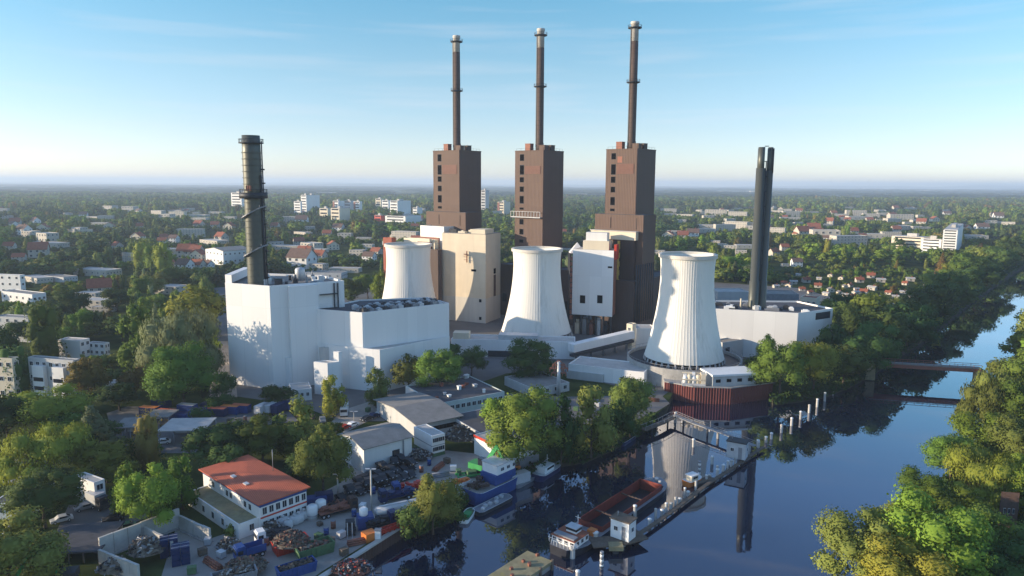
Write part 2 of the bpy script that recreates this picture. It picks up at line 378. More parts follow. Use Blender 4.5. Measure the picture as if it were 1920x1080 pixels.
def fit2(A, B, depth, yt, z0=0.0):
    """front face between two ground pixels"""
    a = P(*A, z0); b = P(*B, z0); d = a-b
    F = Fit(); F.th = math.atan2(d.y, -d.x); F.rz = -F.th; F.G = Vector((b.x, b.y, 0)); F.L1 = d.length; F.L2 = depth
    F.H = zat(b.x, b.y, yt); F.a = d.normalized(); F.b = Vector((math.sin(F.th), math.cos(F.th), 0))
    return F
def zpy(F, face, pos, py):
    """height at which row py meets the front (pos m left of the corner) or side face"""
    p = F.G + (F.a*pos if face == 'f' else F.b*pos); return zat(p.x, p.y, py)
def flat_shell(par, L1, L2, H, wall, roof, z0=0.0, par_h=0.5, rim=0.3, wname='wall', rname='roof', x1=0.0, y0=0.0):
    """walls with a parapet, and a roof sheet lying inside it"""
    b = MB(); X0 = x1-L1
    b.box(X0, x1, y0, y0+L2, z0, H-par_h, 0)
    if par_h > 0.05:
        b.box(X0, x1, y0, y0+rim, H-par_h+0.002, H); b.box(X0, x1, y0+L2-rim, y0+L2, H-par_h+0.002, H)
        b.box(X0, X0+rim, y0+rim, y0+L2-rim, H-par_h+0.002, H); b.box(x1-rim, x1, y0+rim, y0+L2-rim, H-par_h+0.002, H)
    wo = b.build(wname, wall, par)
    r = MB(); r.box(X0+rim+0.01, x1-rim-0.01, y0+rim+0.01, y0+L2-rim-0.01, H-par_h+0.004, H-par_h+0.10)
    ro = r.build(rname, roof, par)
    return wo, ro
def flat_poly(par, pts, H, wall, roof, z0=0.0, par_h=0.6, wname='wall', rname='roof'):
    """walls on any ground outline, with a parapet and a roof sheet inside it; points in the parent's frame"""
    b = MB(); b.prism(pts, z0, H-par_h, 0); n = len(pts)
    area = sum(pts[i][0]*pts[(i+1) % n][1]-pts[(i+1) % n][0]*pts[i][1] for i in range(n)); sg = 1 if area > 0 else -1
    ins = []
    for i in range(n):
        a, c, d = (Vector((pts[k % n][0], pts[k % n][1], 0)) for k in (i-1, i, i+1))
        e1 = (c-a).normalized(); e2 = (d-c).normalized(); n1 = Vector((-e1.y, e1.x, 0))*sg; n2 = Vector((-e2.y, e2.x, 0))*sg
        m = (n1+n2); m = m/max(.25, m.dot(n1)); ins.append((c.x+m.x*.35, c.y+m.y*.35))
    for i in range(n):
        j = (i+1) % n; q = [pts[i], pts[j], ins[j], ins[i]]
        if sg < 0: q = q[::-1]
        b.prism(q, H-par_h+.002, H, 0)
    wo = b.build(wname, wall, par)
    cx = sum(q[0] for q in ins)/n; cy = sum(q[1] for q in ins)/n
    r = MB(); r.prism([(cx+(q[0]-cx)*.998, cy+(q[1]-cy)*.998) for q in ins], H-par_h+.004, H-par_h+.1, 0); ro = r.build(rname, roof, par)
    return wo, ro
def keep_poly(pts, pad=4):
    n = len(pts); cx = sum(p[0] for p in pts)/n; cy = sum(p[1] for p in pts)/n
    for i in range(n):
        a, c = Vector(pts[i][:2]), Vector(pts[(i+1) % n][:2]); k = max(1, int((c-a).length/6))
        for s in range(k):
            q = a.lerp(c, s/k)
            for f in (1, .75, .5, .25, 0): KEEP.append((cx+(q.x-cx)*f, cy+(q.y-cy)*f, pad+3))
def gable_shell(par, L1, L2, H, rise, wall, roof, along='x', over=0.5, x1=0.0, y0=0.0):
    """walls with gables, and a pitched roof of two slopes"""
    X0 = x1-L1; b = MB()
    y1 = y0+L2
    if along == 'x':
        ym = (y0+y1)/2
        pts = [(X0, y0, 0), (x1, y0, 0), (x1, y1, 0), (X0, y1, 0), (X0, y0, H), (x1, y0, H), (x1, y1, H), (X0, y1, H), (X0, ym, H+rise), (x1, ym, H+rise)]
        b.v = pts; b.f = [(0, 1, 5, 4), (1, 2, 6, 9, 5), (2, 3, 7, 6), (3, 0, 4, 8, 7)]
    else:
        xm = (X0+x1)/2
        pts = [(X0, y0, 0), (x1, y0, 0), (x1, y1, 0), (X0, y1, 0), (X0, y0, H), (x1, y0, H), (x1, y1, H), (X0, y1, H), (xm, y0, H+rise), (xm, y1, H+rise)]
        b.v = pts; b.f = [(0, 1, 5, 8, 4), (1, 2, 6, 5), (2, 3, 7, 9, 6), (3, 0, 4, 7)]
    b.m = [0]*4; b.sm = [False]*4
    wo = b.build('wall', wall, par)
    r = MB(); t = 0.18
    if along == 'x':
        k = rise/(L2/2); e = H-over*k
        for sgn, ye in ((-1, y0-over), (1, y1+over)):
            q = [(X0-over, ye, e+0.03), (x1+over, ye, e+0.03), (x1+over, ym, H+rise+0.03), (X0-over, ym, H+rise+0.03)]
            _slab(r, q, t)
    else:
        k = rise/(L1/2); e = H-over*k
        for xe in (X0-over, x1+over):
            q = [(xe, y0-over, e+0.03), (xe, y1+over, e+0.03), (xm, y1+over, H+rise+0.03), (xm, y0-over, H+rise+0.03)]
            _slab(r, q, t)
    ro = r.build('roof', roof, par)
    return wo, ro
def _slab(r, q, t):
    n = (Vector(q[1])-Vector(q[0])).cross(Vector(q[2])-Vector(q[0]))
    if n.z < 0: q = list(reversed(q))
    k = len(r.v); r.v += q+[(p[0], p[1], p[2]+t) for p in q]
    r.f += [tuple(k+i for i in f) for f in ((3, 2, 1, 0), (4, 5, 6, 7), (0, 1, 5, 4), (1, 2, 6, 5), (2, 3, 7, 6), (3, 0, 4, 7))]
    r.m += [0]*6; r.sm += [False]*6

LAND = []                                          # landmarks for telling trees and houses apart: (words, pixel, distance)
KEEP = []                                          # footprints kept clear of scattered trees: (x, y, radius)
def mark(words, p): LAND.append((words, proj(p), Vector(p)))
def keep_fit(F, pad=3):
    n = max(1, int(max(F.L1, F.L2)/6))
    for i in range(n+1):
        for j in range(n+1):
            q = F.G+F.a*F.L1*i/n+F.b*F.L2*j/n; KEEP.append((q.x, q.y, pad+3.5))

# ------------------------------------------------------------------ the setting: land, water, far hills
WZ = -2.5
shore_l = [P(*q) for q in [(560, 1115), (600, 1085), (763, 982), (800, 978), (842, 962), (874, 926), (940, 900), (1000, 877), (1040, 862), (1100, 852), (1150, 830), (1205, 800), (1228, 778), (1250, 762), (1262, 735), (1440, 733), (1450, 748), (1500, 742), (1545, 735), (1590, 718), (1625, 700), (1672, 672), (1722, 638), (1774, 599), (1828, 556), (1878, 521), (1925, 493), (2000, 462), (2112, 428), (2330, 395)]]
shore_r = [P(*q) for q in [(2400, 420), (2260, 468), (2110, 515), (2030, 550), (1975, 590), (1945, 622), (1918, 655), (1888, 690), (1866, 735), (1862, 790), (1845, 830), (1800, 875), (1765, 910), (1745, 950), (1705, 1000), (1650, 1060), (1600, 1130)]]
def v2(p): return (p[0], p[1])
FARY = 26000.0
left_land = [v2(p) for p in shore_l] + [(9000, 9500), (26000, FARY), (-26000, FARY), (-26000, -400), (-60, -400)]
right_land = [(9050, 9480)] + [v2(p) for p in shore_r] + [(80, -400), (26000, -400), (26000, 25950)]
g = MB(); g.prism(left_land, -6, 0, 1, 0); g.prism(right_land, -6, 0, 1, 0)
ground = struct(g.build('ground', ['ground', 'bank_soil']))
g = MB(); g.poly([(-120, -420, WZ), (1400, -420, WZ), (12000, 12000, WZ), (-120, 330, WZ)])
water = struct(g.build('water', 'water'))
def inside(pt, poly):
    x, y = pt[0], pt[1]; c = False; n = len(poly); j = n-1
    for i in range(n):
        xi, yi = poly[i]; xj, yj = poly[j]
        if (yi > y) != (yj > y) and x < (xj-xi)*(y-yi)/(yj-yi)+xi: c = not c
        j = i
    return c
def on_land(p): return inside(p, left_land) or inside(p, right_land)
# low hills that close the view
g = MB(); rng = random.Random(3)
n = 160
for k in range(2):
    yb = 17000+k*5500; prev = None
    for i in range(n+1):
        x = -22000+44000*i/n
        h = 18+k*26+16*math.sin(i*0.21+k*2)+14*math.sin(i*0.093+1+k)+6*math.sin(i*0.77)+rng.uniform(-3, 3)
        if k == 1 and 128 < i < 142: h += 60*math.sin((i-128)/14*math.pi)
        cur = [(x, yb-900, 0.1), (x, yb-300, max(2, h)*0.8), (x, yb, max(3, h)), (x, yb+700, 0.1)]
        if prev:
            for a in range(3): g.poly([prev[a], cur[a], cur[a+1], prev[a+1]], 0, True)
        prev = cur
hills = struct(g.build('hills', 'ground'))

PAVED = []
def sheet(name, px, z, m, world=None):
    pts = [v2(P(*q)) for q in px] if world is None else world
    b = MB(); b.prism(pts, z-0.02, z, 0); PAVED.append(pts)
    return struct(b.build(name, m))
sheet('yard', [(300, 1090), (330, 990), (395, 1010), (470, 985), (580, 935), (640, 905), (660, 850), (760, 850), (840, 845), (885, 850), (1000, 862), (995, 874), (940, 896), (878, 920), (844, 955), (800, 968), (760, 974), (600, 1074), (560, 1105), (330, 1112)], 0.05, 'yard')
sheet('plant_apron', [(395, 690), (420, 740), (560, 760), (640, 790), (720, 790), (780, 760), (950, 700), (1060, 700), (1240, 745), (1260, 730), (1438, 728), (1500, 690), (1560, 640), (1700, 600), (1500, 540), (1200, 520), (860, 540), (640, 520), (400, 540)], 0.06, 'asphalt')
sheet('harbour_apron', [(925, 765), (950, 738), (1060, 744), (1240, 741), (1256, 757), (1228, 774), (1180, 792), (1060, 800), (960, 815)], 0.07, 'asphalt')
sheet('lorry_yard', [(200, 775), (240, 762), (540, 770), (560, 790), (470, 800), (380, 850), (290, 850), (215, 830)], 0.07, 'asphalt')
sheet('forecourt', [(95, 1020), (130, 945), (240, 925), (300, 960), (230, 990), (190, 1040)], 0.07, 'asphalt')
sheet('access_road', [(610, 805), (640, 770), (720, 745), (775, 745), (745, 765), (690, 790), (640, 815)], 0.09, 'yard')
sheet('sand_track', [(398, 640), (436, 640), (445, 745), (392, 745)], 0.08, 'sand')

# red sheet-piled quay below the cooling tower
pts = [v2(P(*q, 3.4)) for q in [(1246, 716), (1300, 726), (1372, 728), (1449, 718), (1442, 690), (1238, 688)]]
q_ = thing('quay', 'long red sheet-piled quay wall below the cooling tower at the harbour', 'quay wall', (pts[0][0], pts[0][1], 0))
b = MB(); off = [(p[0]-pts[0][0], p[1]-pts[0][1]) for p in pts]
b.prism(off, -5, 3.4, 0); b.build('deck', 'concrete', q_)
b = MB()
for i in range(3):
    p0 = Vector(off[i]+(0,)); p1 = Vector(off[i+1]+(0,)); d = (p1-p0); nrm = Vector((d.y, -d.x, 0)).normalized(); L = d.length; k = max(1, int(L/0.9)); prev = None
    for j in range(k+1):
        s = p0+d*(j/k)
        for t, o in ((0, 0.12), (0.5/k, 0.45)):
            if j == k and t: break
            c = s+d*t+nrm*o
            if prev is not None: b.poly([(prev.x, prev.y, -5), (c.x, c.y, -5), (c.x, c.y, 3.45), (prev.x, prev.y, 3.45)], 0)
            prev = c
b.build('sheet_pile_wall', 'sheet_pile', q_)
b = MB()
for i in range(3):
    p0 = Vector(off[i]+(3.62,)); p1 = Vector(off[i+1]+(3.62,)); b.bar(p0, p1, 0.9, 0.35, 0)
b.build('coping', 'concrete', q_)
KEEP.append((pts[1][0], pts[1][1], 26)); KEEP.append((pts[3][0], pts[3][1], 14))

# the low brown quay wall along the scrap yard
a0, a1 = P(590, 1092), P(765, 981); d = (a1-a0); nrm = Vector((d.y, -d.x, 0)).normalized()
q_ = thing('quay', 'rusty ribbed quay wall along the scrap yard with a pale kerb', 'quay wall', a0)
b = MB(); k = int(d.length/0.8); prev = None
for j in range(k+1):
    for t, o in ((0, 0.1), (0.5/k, 0.42)):
        c = d*(j/k+t)+nrm*o
        if prev is not None: b.poly([(prev.x, prev.y, -4), (c.x, c.y, -4), (c.x, c.y, 0.1), (prev.x, prev.y, 0.1)])
        prev = c
b.build('sheet_pile_wall', 'quay_brown', q_)
b = MB(); b.bar((0, 0, 0.25), tuple(d+Vector((0, 0, 0.25))), 1.1, 0.4); b.build('kerb', 'concrete_light', q_)

# ------------------------------------------------------------------ boiler towers with their chimneys
def slots(F, par, xs, rows, pxcols, pane=None):
    """dark openings in the front face at photograph rows; xs = (centre, width) as shares of the front from its left end"""
    pos = F.L1*(1-xs[0]); w_ = F.L1*xs[1]
    for y0, y1 in rows:
        z1, z0 = zpy(F, 'f', pos, y0), zpy(F, 'f', pos, y1)
        window(par, 'f', pos, (z0+z1)/2, w_, max(0.6, z1-z0), F.L1, F.L2, WIN_DARK)
def boiler_tower(label, pxc, Y, xl, xr, yt, slot_rows, panel_rows, low=None, balcony=None, chim=None, patch=False):
    F = fitd(pxc, Y, 39, xl, xr, yt); H = F.H
    t = thing('boiler_tower', label, 'boiler tower', F.G, F.rz, 'brown boiler towers of the power station')
    b = MB(); b.box(-F.L1, 0, 0, F.L2, 0, H-0.5, 0)
    for q in ((-F.L1-0.12, 0.12, -0.12, 0.3), (-F.L1-0.12, 0.12, F.L2-0.3, F.L2+0.12)): b.box(q[0], q[1], q[2], q[3], H-0.498, H, 0)
    for q in ((-F.L1-0.12, -F.L1+0.3), (-0.3, 0.12)): b.box(q[0], q[1], 0.302, F.L2-0.302, H-0.498, H, 0)
    b.build('wall', 'brown_panel', t)
    b = MB(); b.box(-F.L1+0.31, -0.31, 0.31, F.L2-0.31, H-0.496, H-0.35); b.build('roof', 'roof_dark', t)
    slots(F, t, (0.25, 0.15), slot_rows, None)
    pos = F.L1*0.37; z1, z0 = zpy(F, 'f', pos, panel_rows[0]), zpy(F, 'f', pos, panel_rows[1])
    b = MB(); b.box(-F.L1*0.64, -F.L1*0.09, -0.14, -0.003, z0, z1)
    for i in range(9): b.box(-F.L1*0.64, -F.L1*0.09, -0.22, -0.142, z0+(z1-z0)*(i+0.3)/9.3, z0+(z1-z0)*(i+0.75)/9.3)
    b.build('louvre_panel', 'louvre_red', t)
    b = MB(); b.box(-0.25, 0.16, -0.16, 0.25, 0, H-0.6); b.build('corner_trim', 'brown_panel', t)
    # roof huts round the foot of the chimney
    cx, cy = -F.L1*0.5, F.L2*0.5
    for dx, dy, sx, sy, sz, mm in ((-4.6, -3.0, 3.4, 3.0, 3.6, 'rust_panel'), (4.4, -2.4, 3.6, 3.2, 2.6, 'brown_panel'), (5.2, 3.4, 2.4, 3.4, 2.8, 'brown_dark'), (-3.4, 4.6, 2.6, 2.2, 2.0, 'rust_panel')):
        b = MB(); b.box(cx+dx-sx/2, cx+dx+sx/2, cy+dy-sy/2, cy+dy+sy/2, H-0.34, H+sz); b.box(cx+dx-sx/2-0.15, cx+dx+sx/2+0.15, cy+dy-sy/2-0.15, cy+dy+sy/2+0.15, H+sz+0.002, H+sz+0.25); b.build('roof_hut', mm, t)
    b = MB()
    for i in range(7):
        x = -F.L1+0.6+(F.L1-1.2)*i/6
        b.tube((x, 0.5, H), (x, 0.5, H+1.1), 0.05, 5); b.tube((-0.5, 0.6+i*(F.L2-1.2)/6, H), (-0.5, 0.6+i*(F.L2-1.2)/6, H+1.1), 0.05, 5)
    b.bar((-F.L1+0.6, 0.5, H+1.1), (-0.5, 0.5, H+1.1), 0.08, 0.08); b.bar((-0.5, 0.5, H+1.1), (-0.5, F.L2-0.6, H+1.1), 0.08, 0.08)
    b.build('railing', 'dark_metal', t)
    # chimney
    c0 = F.G+F.a*(F.L1*0.5)+F.b*(F.L2*0.5)
    ht, rings, wy = chim
    zt = zat(c0.x, c0.y, ht); zw = zat(c0.x, c0.y, wy); r = 1.95
    ch = MB(); ch.lathe([(r*1.12, H-0.34), (r*1.12, H+4), (r*1.03, H+4.4), (r*1.02, (H+zt)/2), (r*0.98, zw)], 24, (cx, cy), 0)
    cho = ch.build('chimney', ['stack_concrete'], t)
    b = MB(); b.lathe([(r*0.97, zw+0.002), (r*0.97, zt-1.2), (r*1.1, zt-1.0), (r*1.1, zt), (r*0.85, zt), (r*0.85, zt-2)], 24, (cx, cy), 0); b.build('flue_head', 'concrete_light', cho)
    for ry in rings:
        z = zat(c0.x, c0.y, ry)
        b = MB(); b.lathe([(r*0.99, z-0.5), (r*1.75, z), (r*1.75, z+0.3), (r*1.0, z+0.3)], 24, (cx, cy), 0)
        for i in range(16):
            an = i*math.pi/8; b.tube((cx+r*1.7*math.cos(an), cy+r*1.7*math.sin(an), z+0.3), (cx+r*1.7*math.cos(an), cy+r*1.7*math.sin(an), z+1.4), 0.06, 4)
        b.lathe([(r*1.70, z+1.3), (r*1.76, z+1.3), (r*1.76, z+1.42), (r*1.70, z+1.42), (r*1.70, z+1.3)], 24, (cx, cy), 0, smooth=False)
        b.build('platform', 'dark_metal', cho)
    b = MB(); b.bar((cx-r*0.5, cy-r*1.05, H+2), (cx-r*0.5, cy-r*1.05, zt-3), 0.5, 0.12); b.build('ladder', 'dark_metal', cho)
    if low:
        F2 = fitd(low[0], low[1], 39, low[2], low[3], low[4]); inv = Matrix.Rotation(-F.rz, 3, 'Z'); o = inv @ (F2.G-F.G)
        b = MB(); b.box(o.x-F2.L1, o.x, o.y, o.y+F2.L2, 0, F2.H, 0); b.build('lower_wing', 'brown_panel', t)
        b = MB(); b.box(o.x-F2.L1+0.4, o.x-0.4, o.y+0.4, o.y+F2.L2-0.4, F2.H+0.002, F2.H+0.12); b.build('roof', 'roof_dark', t)
        for s in (0.33, 0.86):
            b = MB(); x = o.x-F2.L1*(1-s); b.bar((x, o.y-0.1, F2.H-7), (x, o.y-0.1, F2.H-1.5), 0.5, 0.16); b.build('downpipe', 'brown_dark', t)
    if balcony:
        z1, z0 = zpy(F, 'f', F.L1*0.5, balcony[0]), zpy(F, 'f', F.L1*0.5, balcony[1])
        b = MB(); b.box(-F.L1-1.2, -0.2, -2.2, -0.01, z0, z0+0.5)
        for i in range(11):
            x = -F.L1-1.1+(F.L1+0.8)*i/10; b.box(x-0.12, x+0.12, -2.15, -1.95, z0+0.502, z1)
        b.box(-F.L1-1.2, -0.2, -2.2, -2.0, z1+0.002, z1+0.2); b.build('balcony', 'grey_metal', t)
    if patch:
        b = MB(); b.box(-F.L1*0.62, -F.L1*0.47, -0.1, -0.004, z1+0.6, z1+3.6); b.build('rust_patch', 'rust_panel', t)
    keep_fit(F, 12)
    mark(label.split(' with')[0].split(' carrying')[0], F.G+Vector((0, 0, 40)))
    return t, F
boiler_tower('brown boiler tower behind the tan concrete block, its chimney the shortest in view', 861, 398, 812, 902, 281,
             [(289, 303), (309, 328), (330.5, 341), (348, 359), (365.5, 380), (386.5, 391), (396, 403), (406.5, 417)], (309, 326), low=(873, 392, 799, 903, 399), chim=(67, (79, 171), 98))
boiler_tower('brown boiler tower with a pale balcony across its front, behind the middle cooling tower', 1019, 373, 966, 1057, 281,
             [(289, 302), (309, 328), (332, 342), (349.5, 360), (367, 382), (389, 393), (410.5, 421), (429, 440), (449, 455)], (311, 326), balcony=(397, 408), chim=(54, (67, 163), 90))
boiler_tower('brown boiler tower with streaky orange rust near its top, above the cream slab', 1195, 355, 1137, 1230, 278,
             [(287, 299), (307.5, 328), (331, 343), (350, 361), (369, 385), (391, 396), (403, 410), (414, 426)], (307, 326), low=(1207, 349, 1116, 1230, 404), chim=(41, (53, 155), 78), patch=True)

# ------------------------------------------------------------------ cooling towers
def cooling_tower(label, cx, cy, rt, rb, zb, H, basin=None):
    t = thing('cooling_tower', label, 'cooling tower', (cx, cy, 0), 0, 'white cooling towers in a row')
    prof = []
    for i in range(25):
        s = i/24; z = zb+(H-zb)*s
        r = rt*0.955+(rb-rt*0.955)*max(0, (0.80-s)/0.80)**1.75+ (rt*0.045)*max(0, (s-0.8)/0.2)**2
        prof.append((r, z))
    n = 288
    b = MB(); b.lathe(prof, n, rad=lambda r, i: r+(0.055 if i % 4 < 1 else 0.0), smooth=False)
    b.f = b.f[:-2]; b.m = b.m[:-2]; b.sm = b.sm[:-2]
    inner = [(r-0.5, z) for r, z in reversed(prof)]
    b.lathe(inner, 96); b.f = b.f[:-2]; b.m = b.m[:-2]; b.sm = b.sm[:-2]
    b.build('shell', 'tower_shell', t)
    b = MB(); b.lathe([(rt-0.55, H-0.9), (rt+0.55, H-0.9), (rt+0.55, H+0.45), (rt-0.55, H+0.45), (rt-0.55, H-0.9)], 96, smooth=False); b.build('rim', 'pale_concrete', t)
    for i in range(36):
        a0 = 2*math.pi*i/36
        if math.sin(a0) > 0.45: continue
        b = MB()
        for s in (-1, 1):
            a1 = a0+s*math.pi/36
            b.tube(((rb+1.6)*math.cos(a0), (rb+1.6)*math.sin(a0), 0.05), ((rb-0.1)*math.cos(a1), (rb-0.1)*math.sin(a1), zb+0.1), 0.28, 6)
        b.build('strut', 'concrete', t)
    if basin:
        b = MB(); b.lathe([(basin[0]-0.6, 0.05), (basin[0], 0.05), (basin[0], basin[1]), (basin[0]-0.6, basin[1]), (basin[0]-0.6, 0.05)], 96, smooth=False)
        b.lathe([(basin[0]-0.62, 0.05), (basin[0]-0.62, basin[1]-1.2), (rb-2, basin[1]-1.2), (rb-2, 0.05), (basin[0]-0.62, 0.05)], 64, smooth=False, mi=1)
        b.build('basin', ['concrete', 'dark_metal'], t)
        b = MB()
        for i in range(60):
            a = 2*math.pi*i/60; b.tube((basin[0]*math.cos(a), basin[0]*math.sin(a), basin[1]), (basin[0]*math.cos(a), basin[0]*math.sin(a), basin[1]+1.1), 0.05, 4)
        b.lathe([(basin[0]-0.05, basin[1]+1.05), (basin[0]+0.05, basin[1]+1.05), (basin[0]+0.05, basin[1]+1.15), (basin[0]-0.05, basin[1]+1.15), (basin[0]-0.05, basin[1]+1.05)], 60)
        b.build('railing', 'grey_metal', t)
    KEEP.append((cx, cy, 30)); mark('the '+label.split(' standing')[0].split(' rising')[0].split(' half')[0], (cx, cy, 20))
    return t
c3 = at(1285, 600, 276)
cooling_tower('nearest ribbed white cooling tower standing on a round concrete basin', c3.x, 276, 10.7, 15.5, 7.4, zat(c3.x, 276-8, 482), (22.3, 7.2))
c2 = at(1006, 570, 341)
cooling_tower('middle white cooling tower rising behind the dark round tree', c2.x, 341, 11.8, 17.0, 4.0, zat(c2.x, 341-8, 470), None)
c1 = at(766, 500, 366)
cooling_tower('white cooling tower half hidden behind the white power hall', c1.x, 366, 11.7, 16.8, 4.0, zat(c1.x, 366-8, 461), None)

# ------------------------------------------------------------------ buildings between the towers
F = fitd(910.5, 377, 25, 829, 938.5, 440); keep_fit(F, 8)
t = thing('concrete_block', 'tall windowless tan concrete block with a cooling tower shadow across it', 'industrial building', F.G, F.rz)
zs = zpy(F, 'f', F.L1*0.5, 557)
b = MB(); b.box(-F.L1, 0, 0, F.L2, zs+0.003, F.H); b.build('wall', 'tan_concrete', t)
b = MB(); b.box(-F.L1-0.03, 0.03, -0.03, F.L2+0.03, 0, zs); b.build('lower_wall', 'pale_concrete', t)
b = MB(); b.box(-F.L1+0.3, -0.3, 0.3, F.L2-0.3, F.H+0.003, F.H+0.25); b.build('roof', 'roof_grey', t)
b = MB(); b.box(-F.L1*0.34, -0.6, 0.6, F.L2*0.6, F.H+0.26, F.H+2.6); b.build('parapet_block', 'cream_wall', t)
for x0, x1, y0, h in ((0.9, 0.72, 2.5, 2.2), (0.66, 0.5, 1.5, 1.2), (0.47, 0.38, 4, 1.9)):
    b = MB(); b.box(-F.L1*x0, -F.L1*x1, y0, y0+3, F.H+0.26, F.H+h); b.obox((-F.L1*(x0+x1)/2, y0+1.5, F.H+h+0.2), (1.2, 1.2, 0.4)); b.build('roof_unit', 'dark_metal' if x0 > 0.8 else 'cream_wall', t)
for y0, y1, p, w_ in ((503, 513, 0.6, 2.6), ):
    pos = F.L2*p; z1, z0 = zpy(F, 's', pos, y0), zpy(F, 's', pos, y1); window(t, 's', pos, (z0+z1)/2, w_, z1-z0, F.L1, F.L2, WIN_DARK)
pos = F.L2*0.6; z1, z0 = zpy(F, 's', pos, 515), zpy(F, 's', pos, 555)
b = MB(); b.box(0.005, 0.12, pos-1.3, pos+1.3, z0, z1); b.build('recess_panel', 'brown_panel', t)
for y0 in (564, 597): window(t, 'f', F.L1*0.12, zpy(F, 'f', F.L1*0.12, y0), 1.5, 1.7, F.L1, F.L2, WIN_DARK)
window(t, 'f', F.L1*0.27, zpy(F, 'f', F.L1*0.27, 507), 3.0, 1.2, F.L1, F.L2, WIN_DARK)
b = MB(); z = zpy(F, 'f', F.L1*0.42, 478); b.box(-F.L1*0.47, -F.L1*0.38, -1.4, -0.005, z, z+0.3)
for i in range(3): b.box(-F.L1*0.47, -F.L1*0.38, -1.4, -1.3, z-1.6*i+0.6, z-1.6*i+0.8)
b.tube((-F.L1*0.41, -0.8, z-4), (-F.L1*0.41, -0.8, z+2.2), 0.3, 8); b.build('rusty_gallery', 'rust_panel', t)
mark('the tan concrete block', F.G+Vector((0, 0, 25)))

def simple_block(name, label, cat, F, wall, roof, z0=0.0, extras=(), par_h=0.5, y1=None, kp=4):
    t = thing(name, label, cat, F.G, F.rz)
    flat_shell(t, F.L1, F.L2, F.H, wall, roof, z0, par_h)
    if kp: keep_fit(F, kp)
    return t
F = fitd(832, 391.5, 39, 788, 868, 425)
t = simple_block('boiler_annex', 'white slab-topped annex with a narrow bright strip beside the tan block', 'industrial building', F, 'white_wall', 'roof_pale')
z1 = zpy(F, 'f', 10, 442)
b = MB(); b.box(-F.L1+0.2, -3.4, -0.5, -0.006, 0, z1-0.8); b.build('brown_cladding', 'rust_panel', t)
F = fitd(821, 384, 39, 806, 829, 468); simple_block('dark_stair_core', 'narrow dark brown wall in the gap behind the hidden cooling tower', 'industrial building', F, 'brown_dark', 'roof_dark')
F = fitd(815, 388, 39, 757, 822, 450); t = simple_block('duct_house', 'cream stepped ducts above the cooling tower rim half hidden by the hall', 'duct building', F, 'cream_wall', 'roof_pale')
b = MB(); b.box(-F.L1-3, -F.L1*0.55, -3.2, -0.3, F.H-4.5, F.H-2.4); b.box(-F.L1*0.5, -2, -2, -0.3, F.H-1.2, F.H+0.6); b.build('duct', 'cream_wall', t)
b = MB(); b.box(-F.L1*0.5, -2, -1.2, -0.01, F.H-6, F.H-1.4); b.build('brown_cladding', 'rust_panel', t)
F = fitd(734, 398, 39, 718, 742, 446); simple_block('brick_tower', 'narrow red brick block peeping out beside the hidden cooling tower', 'industrial building', F, 'red_brick', 'roof_dark')
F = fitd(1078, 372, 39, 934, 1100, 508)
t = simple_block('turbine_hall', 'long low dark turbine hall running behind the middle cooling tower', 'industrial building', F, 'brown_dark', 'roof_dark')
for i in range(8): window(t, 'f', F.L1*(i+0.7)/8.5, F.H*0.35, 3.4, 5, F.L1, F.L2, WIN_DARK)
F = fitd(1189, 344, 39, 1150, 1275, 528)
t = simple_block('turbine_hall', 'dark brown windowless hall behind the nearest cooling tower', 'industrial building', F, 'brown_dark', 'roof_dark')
b = MB()
for i in range(9): b.tube((0.5, 1+i*2.2, F.H*0.25), (0.5, 1+i*2.2, F.H+8), 0.35, 8)
b.build('pipe_row', 'dark_metal', t)
# white hung block beside the third boiler tower
F = fitd(1151, 344, 20, 1075, 1190, 471); z0 = zpy(F, 'f', 0.1, 593)
t = thing('filter_house', 'white panelled block raised on legs with two square vents', 'industrial building', F.G, F.rz); keep_fit(F, 8)
b = MB(); b.box(-F.L1, 0, 0, F.L2, z0, F.H); b.build('wall', 'rust_panel', t)
b = MB(); b.box(-F.L1-0.1, 0.05, -0.25, -0.004, z0-0.3, F.H+0.25); b.build('front_panel', 'white_panel', t)
b = MB(); b.box(-F.L1+0.3, -0.3, 0.3, F.L2-0.3, F.H+0.003, F.H+0.2); b.build('roof', 'roof_pale', t)
for p in (0.74, 0.31): z = zpy(F, 'f', F.L1*p, 561); o = window(t, 'f', F.L1*p, z, 2.7, 4.0, F.L1, F.L2, WIN_DARK, 'vent'); o.location.y = -0.3
o = window(t, 'f', F.L1*0.08, zpy(F, 'f', F.L1*0.08, 501), 2.2, 0.9, F.L1, F.L2, WIN_DARK, 'vent'); o.location.y = -0.3
for i in range(6):
    for j in (0.8, F.L2-0.8):
        b = MB(); x = -0.8-(F.L1-1.6)*i/5; b.box(x-0.4, x+0.4, j-0.4, j+0.4, 0, z0-0.31); b.build('leg', 'dark_metal', t)
for i in range(5):
    b = MB(); x = -F.L1+1.0+i*3.6; b.box(x, x+2.4, 1.5, 5, 0.1, 5.5+(i % 2)*2.2); b.lathe([(0.9, 5.6+(i % 2)*2.2), (0.9, 7.4+(i % 2)*1.5)], 12, (x+1.2, 3)); b.build('process_unit', ('cream_wall', 'grey_metal', 'rust_panel', 'light_metal', 'dark_metal')[i], t)
b = MB(); b.box(-F.L1*0.78, -F.L1*0.14, 1.5, 9, F.H+0.21, F.H+4.6); b.box(-F.L1*0.72, -F.L1*0.2, 2.5, 8, F.H+4.605, F.H+8.6, 1); b.build('rooftop_house', ['cream_wall', 'white_wall'], t)
z1, z2 = zpy(F, 's', 3, 458), zpy(F, 's', 3, 486)
b = MB(); b.box(0.01, 1.2, 0.4, 6.0, z2, z1)
for k in range(3): b.box(1.203, 1.3, 1+k*1.6, 1.9+k*1.6, z2+1+k, z2+2.2+k)
b.build('lift_box', 'red_paint', t)
